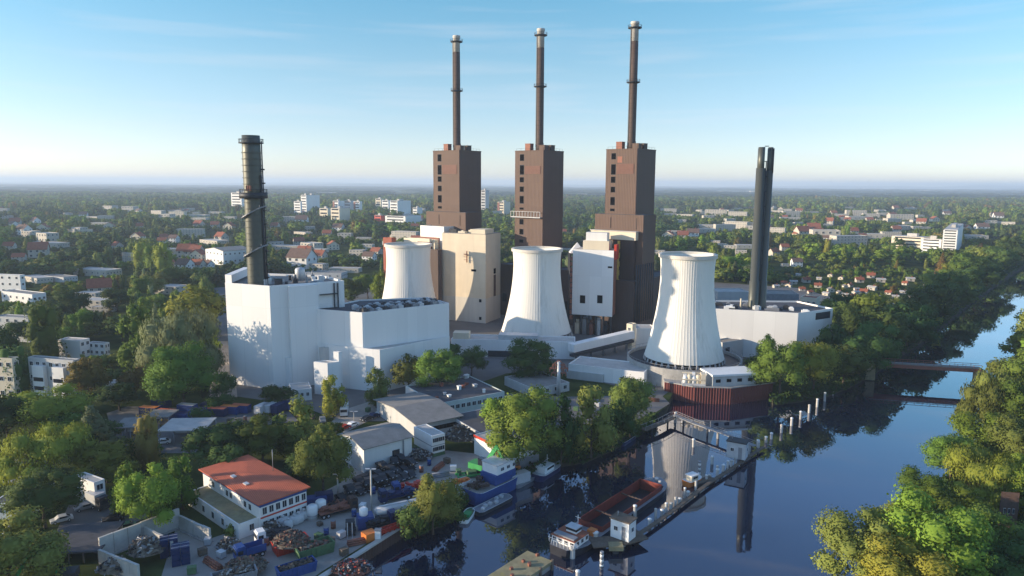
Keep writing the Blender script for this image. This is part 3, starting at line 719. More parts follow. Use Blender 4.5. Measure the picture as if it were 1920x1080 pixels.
b = MB(); z3 = zpy(F, 's', 8.5, 452); b.box(0.02, 0.9, 8.2, 10.6, 2, z3)
for k in range(9): b.box(0.903, 1.0, 8.6, 10.2, 6+k*4.4, 7.8+k*4.4, 1)
b.build('stair_tower', ['yellow_paint', 'dark_metal'], t)
b = MB()
for k in range(12): b.box(-F.L1-1.4, -F.L1-0.11, 0.2, 2.6, z0-3+k*2.7, z0-1.2+k*2.7)
b.build('pipe_stack', 'rust_panel', t)
# white pyramid tent and cream slab
F2 = fitd(1192, 348.5, 39, 1108, 1203, 436)
t = thing('cream_gallery', 'cream yellow slab running across the foot of the rusty boiler tower', 'gallery', F2.G, F2.rz)
za = zpy(F2, 'f', 1, 451)
b = MB(); b.box(-F2.L1, 0, 0, F2.L2+1, za, F2.H); b.build('wall', 'cream_wall', t)
b = MB(); b.box(-F2.L1-0.4, 0.4, -0.4, F2.L2+1.4, F2.H+0.003, F2.H+0.4); b.build('roof', 'roof_pale', t)
b = MB(); b.box(-F2.L1+1, -1, 1, F2.L2, 0, za-0.01); b.build('dark_undercroft', 'brown_dark', t)
p = at(1082, 470, 366)
t = thing('tent_roof', 'small white pointed tent roof between the two brown towers', 'tent', (p.x, p.y, 0))
b = MB(); zt = zat(p.x, p.y, 454); b.v = [(-4, -4, p.z-1), (4, -4, p.z-1), (4, 4, p.z-1), (-4, 4, p.z-1), (0, 0, zt)]; b.f = [(0, 1, 4), (1, 2, 4), (2, 3, 4), (3, 0, 4), (3, 2, 1, 0)]; b.m = [0]*5; b.sm = [False]*5; b.build('canopy', 'white_paint', t)
b = MB()
for sx in (-3.8, 3.8):
    for sy in (-3.8, 3.8): b.tube((sx, sy, 0), (sx, sy, p.z-1), 0.5, 6)
b.build('frame', 'dark_metal', t)

# low white hall in front of the middle cooling tower, and the sloping conveyor
F = fit2((846, 668), (1078, 674), 11, 641); keep_fit(F, 5)
t = simple_block('low_hall', 'long low white hall in shade at the foot of the middle cooling tower', 'industrial building', F, 'white_panel', 'roof_pale')
b = MB(); b.box(-F.L1*0.62, -F.L1*0.30, 2, 8, F.H-0.39, F.H+1.8); b.build('roof_unit', 'light_metal', t)
b = MB(); b.box(-F.L1*0.99, -F.L1*0.86, 1.5, 7, F.H-0.39, F.H+2.4); b.build('roof_unit', 'tan_concrete', t)
b = MB(); b.box(-F.L1*0.7, -F.L1*0.45, -0.12, -0.004, 0.2, 3.0); b.build('loading_door', 'dark_metal', t)
mark('the low white hall', F.G+F.a*F.L1*0.5)
A = P(1070, 676); A.z = 5.5; Bq = at(1184, 626, 318)
t = thing('conveyor', 'sloping white covered conveyor climbing from the low hall to a small tower', 'conveyor', (A.x, A.y, 0))
b = MB(); d = Bq-A; d0 = Vector((0, 0, A.z)); b.bar(d0, d0+d, 4.0, 3.4); b.build('gallery', 'white_panel', t)
b = MB(); b.bar(d0+Vector((0, -2.6, -2.6)), d0+d+Vector((0, -2.6, -2.6)), 2.4, 1.2); b.build('pipe_bridge', 'dark_metal', t)
for k in range(5):
    c = d0+d*(0.12+0.2*k); b = MB(); b.tube((c.x, c.y-1.5, 0), (c.x, c.y-1.5, c.z-1.9), 0.4, 6); b.tube((c.x, c.y+1.5, 0), (c.x, c.y+1.5, c.z-1.9), 0.4, 6); b.build('leg', 'grey_metal', t)
F = fitd(1186, 317, 39, 1175, 1193, 608); t = simple_block('transfer_tower', 'small pale tower at the upper end of the sloping conveyor', 'tower', F, 'cream_wall', 'roof_pale')
window(t, 'f', F.L1*0.5, F.H*0.8, 1.4, 1.4, F.L1, F.L2)
F = fit2((1192, 652), (1228, 652), 10, 616); simple_block('pump_house', 'grey-white cube between the conveyor and the nearest cooling tower', 'industrial building', F, 'white_wall', 'roof_pale')

# ------------------------------------------------------------------ white power hall with its tall dark chimney
PH = P(509, 731)
t = thing('power_hall', 'big white windowless power hall of stepped blocks beside the river trees', 'power plant building', PH)
def loc(p): return (p[0]-PH.x, p[1]-PH.y)
def zt(px, py, x, y): return zat(x, y, py)
def block(name, wpts, H, roof='roof_grey', z0=0.0, ph=.6, wall='white_panel'):
    flat_poly(t, [loc(p) for p in wpts], H, wall, roof, z0, ph, name); keep_poly(wpts, 4)
HA = 38.3
a1 = P(505, 536, HA); a0 = P(432, 719); a2 = P(645, 526, HA); a3 = a2+Vector((-13, 16, 0)); a4 = a0+Vector((-2, 29, 0))
block('tall_block', [a0, a1, a2, a3, a4], HA, 'roof_grey', 0, .9)
block('rear_block', [a4+Vector((0, .05, 0)), a3+Vector((0, .05, 0)), a3+Vector((-16, 40, 0)), a4+Vector((-8, 38, 0))], 31, 'roof_grey')
u1 = (a1-a0); e1 = u1.normalized()
b = MB(); k1 = a0+e1*.05+Vector((0, .3, 0)); k2 = a0+e1*6.5+Vector((0, .3, 0)); b.prism([loc(p) for p in (k1, k2, k2+Vector((-2, 24, 0)), k1+Vector((-2, 24, 0)))], HA+.004, HA+2.9); b.build('roof_block', 'white_panel', t)
v1 = (a2-a1).normalized(); nv = Vector((v1.y, -v1.x, 0))
s0, s1 = a1+v1*6.4, a1+v1*17; b = MB(); b.prism([loc(p) for p in (s0+nv*.004, s0+nv*1.8, s1+nv*1.8, s1+nv*.004)], 0, HA-.5); b.build('stair_block', 'white_panel', t)
HB = 15.8
b1 = P(712, 656, HB); b2 = P(843, 630, HB); lit = (P(615, 581, 28.7)-P(679, 586, 28.7)).normalized(); b0 = b1+lit*23
block('lower_block', [b0, b1, b2, b2+Vector((-14, 22, 0)), b0+Vector((18, 34, 0))], HB, 'roof_pale')
HU = 28.7
c1_ = P(679, 586, HU); c2_ = P(842, 568, HU); c0_ = c1_+lit*20.5; c1_ = c1_-Vector((lit.y, -lit.x, 0))*0
block('upper_block', [c0_, c1_, c2_, c2_+Vector((-10, 14, 0)), c0_+Vector((12, 21, 0))], HU, 'roof_dark')
def small(name, pxc, pyb, xl, xr, yt, wall='white_panel', roof='roof_pale', dmax=9):
    c = P(pxc, pyb); H = zat(c.x, c.y, yt); L1 = bis(lambda q: proj(c+lit*q+Vector((0, 0, H)))[0], .3, 40, xl); d2 = v1
    L2 = min(dmax, bis(lambda q: proj(c+d2*q+Vector((0, 0, H)))[0], .3, 40, xr)); l = c+lit*L1
    block(name, [l, c, c+d2*L2, l+d2*L2], H, roof, 0, .3, wall)
small('front_annex', 544, 728, 509, 572, 671)
small('side_annex', 616, 742, 588, 637, 681)
small('grey_shaft', 610, 726, 598, 626, 652, 'grey_wall', 'roof_grey')
small('vent_shaft', 637, 736, 625, 641, 660)
b = MB()
for z in (.55, .74, .88):
    p0 = a1+v1*18+nv*.7; p1 = a1+v1*24.5+nv*.7; b.bar(Vector(loc(p0)+(HA*z,)), Vector(loc(p1)+(HA*z,)), 1.2, .3)
for s in (23.6, 25): p0 = a1+v1*s+nv*.4; b.tube(loc(p0)+(HA*.35,), loc(p0)+(HA-.6,), .3, 6)
b.build('walkway', 'dark_metal', t)
rng = random.Random(5)
for i in range(30):                                # plant on the tall block's roof
    f, g2 = rng.uniform(.05, .93), rng.uniform(.08, .85); p = a1+(a2-a1)*f+(a3-a2)*g2; p = p+Vector((-2, 2, 0)); x, y = loc(p); s = rng.uniform(.6, 1.8); h = rng.uniform(.7, 2.4)
    b = MB(); b.obox((x, y, HA-.79+h/2), (s*1.4, s, h), .5)
    if i % 3 == 0: b.tube((x, y, HA+h-.8), (x, y, HA+h+.8), .25, 8)
    b.build('roof_unit', ('light_metal', 'white_paint', 'grey_metal', 'dark_metal')[i % 4], t)
p = P(563, 521, HA); x, y = loc(p)
b = MB(); b.lathe([(1.9, HA-.79), (1.9, HA+3.2), (1.6, HA+3.8), (.3, HA+4.1)], 20, (x, y)); b.build('roof_tank', 'light_metal', t)
du = (c2_-c1_); dv = Vector((-du.y, du.x, 0)).normalized()
for i in range(12):
    for j in range(3):
        p = c1_+du*((i+.6)/12.6)+dv*(2.3+j*3.4+rng.uniform(-.6, .6)); x, y = loc(p); h = rng.uniform(.8, 1.7); an = math.atan2(du.y, du.x)
        b = MB(); b.obox((x, y, HU-.5+h/2), (1.9, 2.6, h), an); b.lathe([(.7, HU-.498+h), (.7, HU-.1+h)], 14, (x, y)); b.build('cooling_unit', ('dark_metal', 'grey_metal', 'light_metal')[(i+j) % 3], t)
mark('the big white power hall', PH+Vector((0, 0, 15)))
# the tall dark chimney on it
cp = P(483, 530, HA)
zt = zat(cp.x, cp.y, 254); cs = cp.y/283
t = thing('chimney', 'tall dark green-grey chimney with ring platforms rising from the white power hall', 'chimney', (cp.x, cp.y, 0))
b = MB(); b.lathe([(3.45, 0), (3.4, 40), (3.28, 62), (3.2, zt-6), (3.1, zt), (2.75, zt), (2.75, zt-3)], 40); b.f.pop(); b.m.pop(); b.sm.pop(); b.build('shaft', 'stack_metal', t)
for i in range(26):
    b = MB() if i == 0 else b
    z = 30+i*(zt-34)/26; b.lathe([(3.1, z), (3.5, z), (3.5, z+0.22), (3.1, z+0.22), (3.1, z)], 40)
b.build('band', 'stack_metal', t)
def ringp(y, r, th):
    z = zat(cp.x, cp.y, y); b = MB(); b.lathe([(3.1, z), (r, z), (r, z+th), (3.1, z+th), (3.1, z)], 32)
    for i in range(24):
        a = math.pi*i/12; b.tube((r*0.97*math.cos(a), r*0.97*math.sin(a), z+th), (r*0.97*math.cos(a), r*0.97*math.sin(a), z+th+1.2), 0.06, 4)
    b.lathe([(r*0.95, z+th+1.1), (r, z+th+1.1), (r, z+th+1.25), (r*0.95, z+th+1.25), (r*0.95, z+th+1.1)], 32); b.build('platform', 'dark_metal', t)
ringp(269, 4.3, 0.3); ringp(372, 4.9, 2.1)
for y in (398, 470):                                # slanting stair rings
    z = zat(cp.x, cp.y, y); b = MB()
    for i in range(24):
        a = 2*math.pi*i/24; a2 = 2*math.pi*(i+1)/24
        b.bar((3.9*math.cos(a), 3.9*math.sin(a), z+2.2*math.cos(a)), (3.9*math.cos(a2), 3.9*math.sin(a2), z+2.2*math.cos(a2)), 1.1, 0.35)
        if i % 3 == 0: b.tube((4.3*math.cos(a), 4.3*math.sin(a), z+2.2*math.cos(a)), (4.3*math.cos(a), 4.3*math.sin(a), z+1.2+2.2*math.cos(a)), 0.06, 4)
    b.build('stair', 'grey_metal', t)
b = MB()
for i in range(9): b.box(3.1, 4.3, -0.6, 0.6, 40+i*4.9, 40.5+i*4.9)
b.tube((3.7, 0, 30), (3.7, 0, zt-2), 0.22, 8); b.tube((3.5, -1.2, 30), (3.5, -1.2, zt-14), 0.3, 8); b.build('ladder', 'dark_metal', t)
p = zat(cp.x, cp.y, 353); b = MB(); b.box(-1.2, 0.6, -4.0, -3.1, p-0.9, p+1.0); b.build('sign_board', 'rust_panel', t)
mark('the tall dark chimney', (cp.x, cp.y, 50))

# ------------------------------------------------------------------ white hall with the twin black flues
HR = 21.0
r1 = P(1497, 587, HR); r2 = P(1562, 578, HR); r0 = P(1330, 578, HR); RH = r1
t = thing('gas_turbine_hall', 'white hall with a wide sunlit front below the twin black flues', 'power plant building', (r1.x, r1.y, 0))
wp = [r0, r1, r2, r2+Vector((-8, 20, 0)), r0+Vector((8, 22, 0))]
flat_poly(t, [(p.x-r1.x, p.y-r1.y) for p in wp], HR, 'white_panel', 'roof_dark', 0, .8); keep_poly(wp, 5)
rng = random.Random(9)
for i in range(20):
    p = r0.lerp(r1, rng.uniform(.05, .95))+Vector((rng.uniform(0, 12), rng.uniform(3, 17), 0))-r1; h = rng.uniform(.5, 1.8); s = rng.uniform(.8, 2.4)
    b = MB(); b.obox((p.x, p.y, HR-.69+h/2), (s*2, 2, h), -.25); b.obox((p.x, p.y, HR-.69+h+.2), (s*1.2, 1.2, .38), -.25); b.build('roof_unit', ('light_metal', 'grey_metal', 'dark_metal', 'white_paint')[i % 4], t)
p = P(1390, 577, HR)-r1; b = MB(); b.tube((p.x, p.y+1, HR-.7), (p.x, p.y+1, HR+4), .35, 10); b.build('vent_pipe', 'cream_wall', t)
d = (r2-r1); nn = Vector((d.y, -d.x, 0)).normalized(); b = MB(); q0, q1 = r1+d*.5-r1+nn*.06, r1+d*.92-r1+nn*.06; b.bar(Vector((q0.x, q0.y, HR-2.6)), Vector((q1.x, q1.y, HR-2.6)), .12, 3.0); b.build('louvre', 'dark_metal', t)
mark('the hall with the twin flues', r1+Vector((-20, 0, 8)))
F3 = fit2((1353, 678), (1392, 671), 6, 636); t = simple_block('switch_house', 'low grey block with a dark door between the nearest cooling tower and white hall', 'industrial building', F3, 'grey_wall', 'roof_grey')
window(t, 'f', F3.L1*0.75, F3.H*0.4, 2.6, F3.H*0.6, F3.L1, F3.L2, WIN_DARK, 'door')
sp = at(1421, 560, 314)
t = thing('twin_flue', 'pair of tall slim black flues standing together behind the white hall', 'chimney', (sp.x, sp.y, 0)); zt = zat(sp.x, sp.y, 276)
ang = R_(10); u = Vector((math.cos(ang), math.sin(ang), 0))
for s, r in ((-1, 1.95), (1, 1.5)):
    c = u*(2.12*s); b = MB(); zl = zat(sp.x, sp.y, 527)
    b.lathe([(r*1.12, 0), (r*1.12, zl), (r, zl+0.1), (r, zt-9 if s < 0 else zt-10)], 28, (c.x, c.y))
    b.lathe([(r*0.72, zt-12), (r*0.72, zt)], 20, (c.x-0.5*s*0, c.y)); b.build('flue', 'stack_metal', t)
b = MB()
for s in (-1, 1):
    for k in (-1, 1): b.tube((s*2.1+k*0.8, -0.8*k, zt-11), (s*2.1+k*0.8, -0.8*k, zt-0.5), 0.42, 8)
b.build('inner_pipe', 'dark_metal', t)
b = MB()
for i in range(12): b.box(-0.6, 0.9, -0.5, 0.5, 20+i*6.5, 20.3+i*6.5)
b.tube((0.1, -0.6, 8), (0.1, -0.6, zt-6), 0.2, 6); b.build('ladder', 'dark_metal', t)
KEEP.append((sp.x, sp.y, 12)); mark('the twin black flues', (sp.x, sp.y, 30))
for (A_, B_, dp, yt, nm, lb, wl, rf) in [
    ((1344, 590), (1402, 590), 14, 547, 'service_block', 'low bluish service block behind the nearest cooling tower', 'grey_wall', 'roof_pale'),
    ((1432, 588), (1496, 590), 16, 552, 'service_block', 'low blue-grey shed just behind the white hall with the twin flues', 'grey_metal', 'roof_grey'),
    ((1500, 575), (1530, 578), 10, 559, 'service_block', 'small orange-roofed shed behind the white hall', 'cream_wall', 'roof_tile')]:
    F4 = fit2(A_, B_, dp, yt); t = simple_block(nm, lb, 'shed', F4, wl, rf)
    for k in range(3): window(t, 'f', F4.L1*(k+0.5)/3, F4.H*0.5, 1.6, 1.4, F4.L1, F4.L2)

# ------------------------------------------------------------------ trees: crowns of leaf clumps on limbs
def crown(name, kind, seed, n, leaf):
    """unit crown: 1 high from z=0 (foot of the tree) to z=1, about 1 wide; leaf-sized faces over uneven lobes"""
    r = random.Random(seed); b = MB(); lobes = []; nm = []; mid = Vector((0, 0, .45))
    if kind == 'broad':
        lobes.append((Vector((0, 0, .58)), Vector((.30, .30, .30))))
        for i in range(15):
            a = r.uniform(0, 6.28); h = r.uniform(.30, .88); w_ = .36*math.sqrt(max(.1, 1-((h-.52)/.45)**2))
            lobes.append((Vector((w_*math.cos(a)*r.uniform(.6, 1), w_*math.sin(a)*r.uniform(.6, 1), h)), Vector((1, 1, .85))*r.uniform(.10, .19)))
    elif kind == 'spread':
        lobes.append((Vector((0, 0, .52)), Vector((.30, .30, .24))))
        for i in range(19):
            a = r.uniform(0, 6.28); h = r.uniform(.22, .86); w_ = .40*math.sqrt(max(.08, 1-((h-.42)/.52)**2))
            lobes.append((Vector((w_*math.cos(a)*r.uniform(.55, 1.05), w_*math.sin(a)*r.uniform(.55, 1.05), h)), Vector((1, 1, .8))*r.uniform(.09, .17)))
    elif kind == 'tall':
        for i in range(17):
            a = r.uniform(0, 6.28); h = .16+.76*i/16; w_ = .30*math.sin(min(1, (1.08-h)/.62)*math.pi/2)*r.uniform(.3, 1)
            lobes.append((Vector((w_*math.cos(a), w_*math.sin(a), h)), Vector((1, 1, 1.15))*r.uniform(.10, .20)*(1.1-.45*h)))
    elif kind == 'poplar':
        for i in range(15):
            h = .10+.82*i/14; w_ = .20*math.sin(math.pi*min(1, .22+.78*(1-h)))
            a = r.uniform(0, 6.28); lobes.append((Vector((w_*.9*math.cos(a), w_*.9*math.sin(a), h)), Vector((1, 1, 1.5))*r.uniform(.13, .2)*(1.15-.6*h)*1.5))
    elif kind == 'conifer':
        for i in range(22):
            h = .08+.88*i/21; w_ = .34*(1.02-h)
            for k in range(3):
                a = r.uniform(0, 6.28); lobes.append((Vector((w_*math.cos(a), w_*math.sin(a), h)), Vector((1, 1, .5))*(.05+.15*(1-h))))
    elif kind == 'willow':
        lobes.append((Vector((0, 0, .62)), Vector((.30, .30, .27))))
        for i in range(20):
            a = r.uniform(0, 6.28); h = r.uniform(.28, .86); w_ = .37*math.sqrt(max(.1, 1-((h-.45)/.5)**2))
            lobes.append((Vector((w_*math.cos(a), w_*math.sin(a), h)), Vector((.11, .11, .17))*r.uniform(.8, 1.25)))
    elif kind == 'bush':
        for i in range(13):
            a = r.uniform(0, 6.28); q = r.uniform(0, .36); h = r.uniform(.12, .78)*(1-q*.7)
            lobes.append((Vector((q*math.cos(a), q*math.sin(a), h)), Vector((1, 1, .95))*r.uniform(.13, .24)))
    wts = [l[1].x*l[1].z for l in lobes]; tot = sum(wts)
    for (c, s), wt in zip(lobes, wts):
        # solid inner blob, added to block light and darken the crown's inside
        k = len(b.v); core = .70
        ring = [(math.cos(t*math.pi/3)*math.cos(p), math.sin(t*math.pi/3)*math.cos(p), math.sin(p)) for p in (-.8, 0, .8) for t in range(6)]
        b.v += [tuple(c+Vector((x*s.x*core*r.uniform(.8, 1.1), y*s.y*core*r.uniform(.8, 1.1), z*s.z*core))) for x, y, z in ring]
        nm += [tuple((Vector(q_)*.7+(Vector(b.v[k+i])-mid).normalized()*.5).normalized()) for i, q_ in enumerate(ring)]
        for a in range(2):
            for t in range(6):
                u = (t+1) % 6; b.f.append((k+a*6+t, k+a*6+u, k+a*6+6+u, k+a*6+6+t)); b.m.append(0); b.sm.append(True)
        b.f += [tuple(k+i for i in reversed(range(6))), tuple(k+12+i for i in range(6))]; b.m += [0, 0]; b.sm += [True, True]
        for _ in range(max(6, int(n*wt/tot))):
            d = Vector((r.gauss(0, 1), r.gauss(0, 1), r.gauss(0.12, 1))).normalized()
            q = r.uniform(.78, 1.10) if r.random() < .86 else r.uniform(1.08, 1.30)
            p = c+Vector((d.x*s.x, d.y*s.y, d.z*s.z))*q
            if p.z < .03: continue
            if kind == 'willow' and r.random() < .5: p.z -= r.uniform(0, .07)
            nrm = (d+Vector((r.gauss(0, .55), r.gauss(0, .55), r.gauss(.1, .55)))).normalized()
            t1 = nrm.orthogonal().normalized(); t1.rotate(Matrix.Rotation(r.uniform(0, 6.28), 3, nrm)); t2 = nrm.cross(t1)
            if kind == 'willow': t1 = Vector((r.gauss(0, .2), r.gauss(0, .2), -1)).normalized(); t2 = nrm.cross(t1).normalized()
            l = leaf*r.uniform(.6, 1.35); w2 = l*r.uniform(.45, .8)
            if kind == 'willow': l *= 1.6; w2 *= .6
            b.poly([p-t1*l, p-t2*w2-nrm*l*.15, p+t1*l, p+t2*w2-nrm*l*.15], 0, True)
            sn = (d*.75+(p-mid).normalized()*.55+nrm*.45+Vector((0, 0, .12))).normalized(); nm += [tuple(sn)]*4
    me = b.mesh(name, 'leaf'); me.normals_split_custom_set_from_vertices(nm); return me
def trunk_mesh(name, seed, h, rad):
    r = random.Random(seed); b = MB()
    b.tube((0, 0, -.02), (.01, .005, h*.55), rad, 7, 0, rad*.75); b.tube((.01, .005, h*.55), (0, 0, h*1.35), rad*.74, 7, 0, rad*.3)
    for i in range(5):
        a = i*1.3+r.uniform(0, .6); z = h*r.uniform(.6, 1.1)
        b.tube((0, 0, z), (.22*math.cos(a), .22*math.sin(a), z+.18), rad*.4, 5, 0, rad*.12)
    return b.mesh(name, 'bark')
KINDS = {'broad': (2600, .027), 'spread': (3000, .025), 'tall': (2300, .024), 'poplar': (1700, .026), 'conifer': (2000, .026), 'willow': (2800, .02), 'bush': (1500, .038)}
CROWN = {}; TRUNK = {}
for i, (k, (n, lf)) in enumerate(KINDS.items()):
    CROWN[k] = [crown('crown', k, 100+i*10+j, n, lf) for j in range(2)]
    TRUNK[k] = trunk_mesh('trunk', 50+i, .12 if k in ('bush', 'conifer', 'poplar') else .30, .012 if k in ('poplar', 'conifer') else .022)
for k in ('broad', 'spread', 'willow'):
    CROWN[k+'_fine'] = [crown('crown', k, 300+j, 9500, .0145) for j in range(2)]; TRUNK[k+'_fine'] = TRUNK[k]

GREEN = {'green': (0.121, 0.178, 0.03), 'dark': (0.07, 0.117, 0.03), 'yellow': (0.264, 0.281, 0.04), 'olive': (0.16, 0.189, 0.042), 'grey': (0.182, 0.211, 0.098), 'brown': (0.198, 0.151, 0.04), 'bright': (0.165, 0.238, 0.032), 'black': (0.044, 0.07, 0.024)}
WORDS = {'green': 'green', 'dark': 'dark green', 'yellow': 'yellow-green', 'olive': 'olive', 'grey': 'grey-green', 'brown': 'brownish', 'bright': 'bright green', 'black': 'blackish green'}
SHAPE = {'broad': 'round-crowned tree', 'spread': 'broad spreading tree', 'tall': 'upright tree', 'poplar': 'columnar poplar', 'conifer': 'pointed conifer', 'willow': 'drooping willow', 'bush': 'low bush'}
TREES = []     # (x, y, height, width, kind, colour, seed, pixel size, hand label, z)
def tree_at(px, py, ytop, wpx, kind, colr, label=None, z=0.0):
    g_ = P(px, py, z); h = zat(g_.x, g_.y, ytop)-z; d = (g_-Vector((0, 0, CAM_H))).length
    wd = wpx*d/FOC
    TREES.append([g_.x, g_.y, h, wd/.86 if not kind.startswith('poplar') else wd/.55, kind, colr, len(TREES), 99, label, z])
# trees read off the photograph one by one: foot column, foot row, top row, crown width
for q in [
 (345, 722, 583, 128, 'willow_fine', 'grey'), (347, 768, 642, 106, 'broad_fine', 'green'), (262, 705, 572, 88, 'tall', 'green'), (372, 635, 530, 104, 'broad', 'yellow'), (168, 758, 672, 62, 'broad', 'brown'), (254, 748, 685, 50, 'broad', 'brown'),
 (86, 676, 575, 42, 'poplar', 'green'), (32, 745, 652, 38, 'poplar', 'dark'), (98, 815, 724, 124, 'broad_fine', 'bright'), (176, 845, 760, 76, 'conifer', 'grey'), (96, 905, 800, 130, 'willow_fine', 'yellow'), (202, 905, 832, 92, 'spread', 'yellow'),
 (86, 990, 880, 108, 'spread_fine', 'dark'), (18, 1110, 968, 135, 'spread_fine', 'olive'), (278, 878, 780, 36, 'poplar', 'brown'), (238, 965, 872, 56, 'tall', 'bright'), (285, 1000, 866, 92, 'spread_fine', 'bright'), (343, 955, 855, 72, 'tall', 'bright'),
 (15, 830, 735, 80, 'broad', 'dark'), (398, 880, 800, 90, 'spread', 'dark'), (445, 868, 792, 86, 'broad', 'dark'), (492, 868, 782, 108, 'spread_fine', 'green'), (425, 905, 838, 70, 'broad', 'dark'), (560, 852, 750, 92, 'tall', 'olive'), (606, 925, 793, 102, 'spread_fine', 'olive'),
 (560, 905, 842, 60, 'bush', 'dark'), (520, 765, 721, 62, 'broad', 'dark'), (625, 783, 705, 62, 'tall', 'yellow'), (706, 765, 689, 60, 'tall', 'olive'), (766, 735, 662, 66, 'broad', 'olive'), (822, 742, 650, 92, 'spread_fine', 'green'), (884, 705, 645, 54, 'broad', 'dark'), (842, 690, 645, 50, 'broad', 'dark'),
 (993, 710, 632, 100, 'spread_fine', 'dark'), (932, 808, 742, 58, 'broad', 'bright'), (990, 872, 722, 136, 'spread_fine', 'green'), (1052, 868, 740, 70, 'tall', 'dark'), (1108, 856, 726, 104, 'tall', 'olive'), (1182, 818, 706, 84, 'broad_fine', 'olive'), (1150, 838, 745, 70, 'broad', 'dark'),
 (812, 1000, 886, 88, 'spread_fine', 'olive'), (780, 1008, 935, 60, 'bush', 'dark'), (848, 975, 918, 50, 'bush', 'dark'), (540, 925, 895, 34, 'bush', 'yellow'), (436, 1005, 978, 26, 'bush', 'olive'),
 (1462, 740, 632, 90, 'spread_fine', 'green'), (1525, 735, 640, 92, 'broad_fine', 'yellow'), (1580, 722, 645, 78, 'broad', 'olive'), (1440, 690, 628, 50, 'tall', 'bright'), (1420, 700, 660, 44, 'bush', 'green'), (1610, 705, 615, 84, 'spread_fine', 'dark'), (1560, 690, 600, 60, 'broad', 'dark'),
 # left bank of the canal upstream
 (1605, 668, 566, 84, 'spread_fine', 'dark'), (1640, 690, 600, 74, 'spread', 'dark'), (1660, 672, 575, 84, 'broad', 'dark'), (1628, 640, 545, 70, 'spread', 'green'), (1700, 649, 558, 80, 'spread', 'dark'), (1665, 628, 552, 60, 'broad', 'olive'), (1740, 615, 533, 74, 'broad', 'dark'), (1708, 604, 540, 60, 'tall', 'green'), (1580, 605, 548, 56, 'broad', 'dark'), (1590, 640, 560, 70, 'broad', 'dark'), (1560, 620, 560, 50, 'broad', 'olive'),
 (1785, 583, 507, 64, 'spread', 'dark'), (1752, 579, 510, 56, 'broad', 'olive'), (1828, 549, 480, 60, 'broad', 'dark'), (1795, 545, 484, 54, 'spread', 'green'), (1868, 523, 461, 56, 'spread', 'dark'), (1840, 517, 462, 50, 'broad', 'olive'), (1905, 499, 442, 52, 'broad', 'dark'), (1878, 492, 443, 50, 'tall', 'olive'), (1935, 481, 431, 48, 'broad', 'dark'), (1815, 518, 473, 44, 'broad', 'green'), (1775, 537, 495, 46, 'tall', 'yellow'), (1765, 593, 527, 50, 'broad', 'dark'), (1720, 637, 564, 56, 'spread', 'dark'), (1810, 563, 501, 50, 'broad', 'dark'), (1850, 536, 476, 46, 'broad', 'dark'),
 # right bank
 (1953, 628, 548, 46, 'broad', 'olive'), (1933, 660, 575, 54, 'broad', 'olive'), (1960, 660, 600, 50, 'broad', 'green'), (1923, 700, 618, 62, 'spread', 'green'), (1955, 720, 620, 70, 'broad', 'bright'), (1883, 722, 664, 52, 'broad', 'olive'), (1915, 770, 650, 92, 'spread_fine', 'green'), (1878, 780, 690, 80, 'willow', 'olive'), (1852, 830, 715, 88, 'willow_fine', 'olive'), (1912, 840, 705, 90, 'spread_fine', 'green'),
 (1852, 872, 770, 100, 'spread_fine', 'bright'), (1905, 905, 780, 100, 'spread_fine', 'olive'), (1782, 900, 818, 90, 'broad_fine', 'green'), (1838, 948, 850, 118, 'willow_fine', 'yellow'), (1908, 960, 850, 80, 'spread_fine', 'bright'), (1722, 968, 880, 80, 'broad_fine', 'green'), (1775, 1012, 905, 116, 'spread_fine', 'bright'), (1695, 1040, 935, 96, 'spread_fine', 'yellow'),
 (1626, 1120, 952, 140, 'spread_fine', 'olive'), (1745, 1130, 925, 165, 'spread_fine', 'bright'), (1840, 1080, 950, 110, 'spread_fine', 'green'), (1870, 1150, 1020, 120, 'spread_fine', 'dark'), (1925, 1120, 1000, 90, 'broad_fine', 'dark'), (1690, 1180, 1010, 150, 'spread_fine', 'yellow'), (1938, 1050, 985, 60, 'broad_fine', 'dark'),
 # further trees on the left
 (230, 640, 590, 60, 'broad', 'dark'), (140, 600, 545, 60, 'broad', 'dark'), (60, 720, 685, 50, 'bush', 'dark'), (225, 770, 720, 60, 'broad', 'dark'), (120, 770, 742, 46, 'bush', 'olive'), (300, 740, 690, 50, 'broad', 'dark'), (205, 830, 785, 50, 'broad', 'dark'), (40, 790, 740, 60, 'broad', 'dark'), (155, 650, 622, 18, 'conifer', 'dark'), (290, 640, 590, 66, 'broad', 'green'), (395, 720, 640, 46, 'broad', 'dark'), (375, 800, 755, 40, 'bush', 'dark'),
 (415, 770, 735, 46, 'bush', 'dark'), (215, 720, 690, 40, 'broad', 'dark'), (165, 635, 600, 44, 'broad', 'olive'), (40, 640, 600, 50, 'broad', 'dark'), (12, 700, 600, 40, 'broad', 'dark'), (220, 585, 540, 50, 'broad', 'dark'), (280, 560, 515, 60, 'broad', 'olive'), (325, 540, 500, 44, 'broad', 'green'), (310, 520, 455, 26, 'poplar', 'yellow'), (268, 510, 455, 28, 'poplar', 'yellow'), (288, 515, 462, 26, 'poplar', 'bright'), (715, 590, 508, 44, 'tall', 'bright'), (690, 560, 510, 56, 'broad', 'green'), (660, 575, 520, 50, 'broad', 'dark'), (745, 420, 392, 40, 'broad', 'dark'),
]: tree_at(*q)

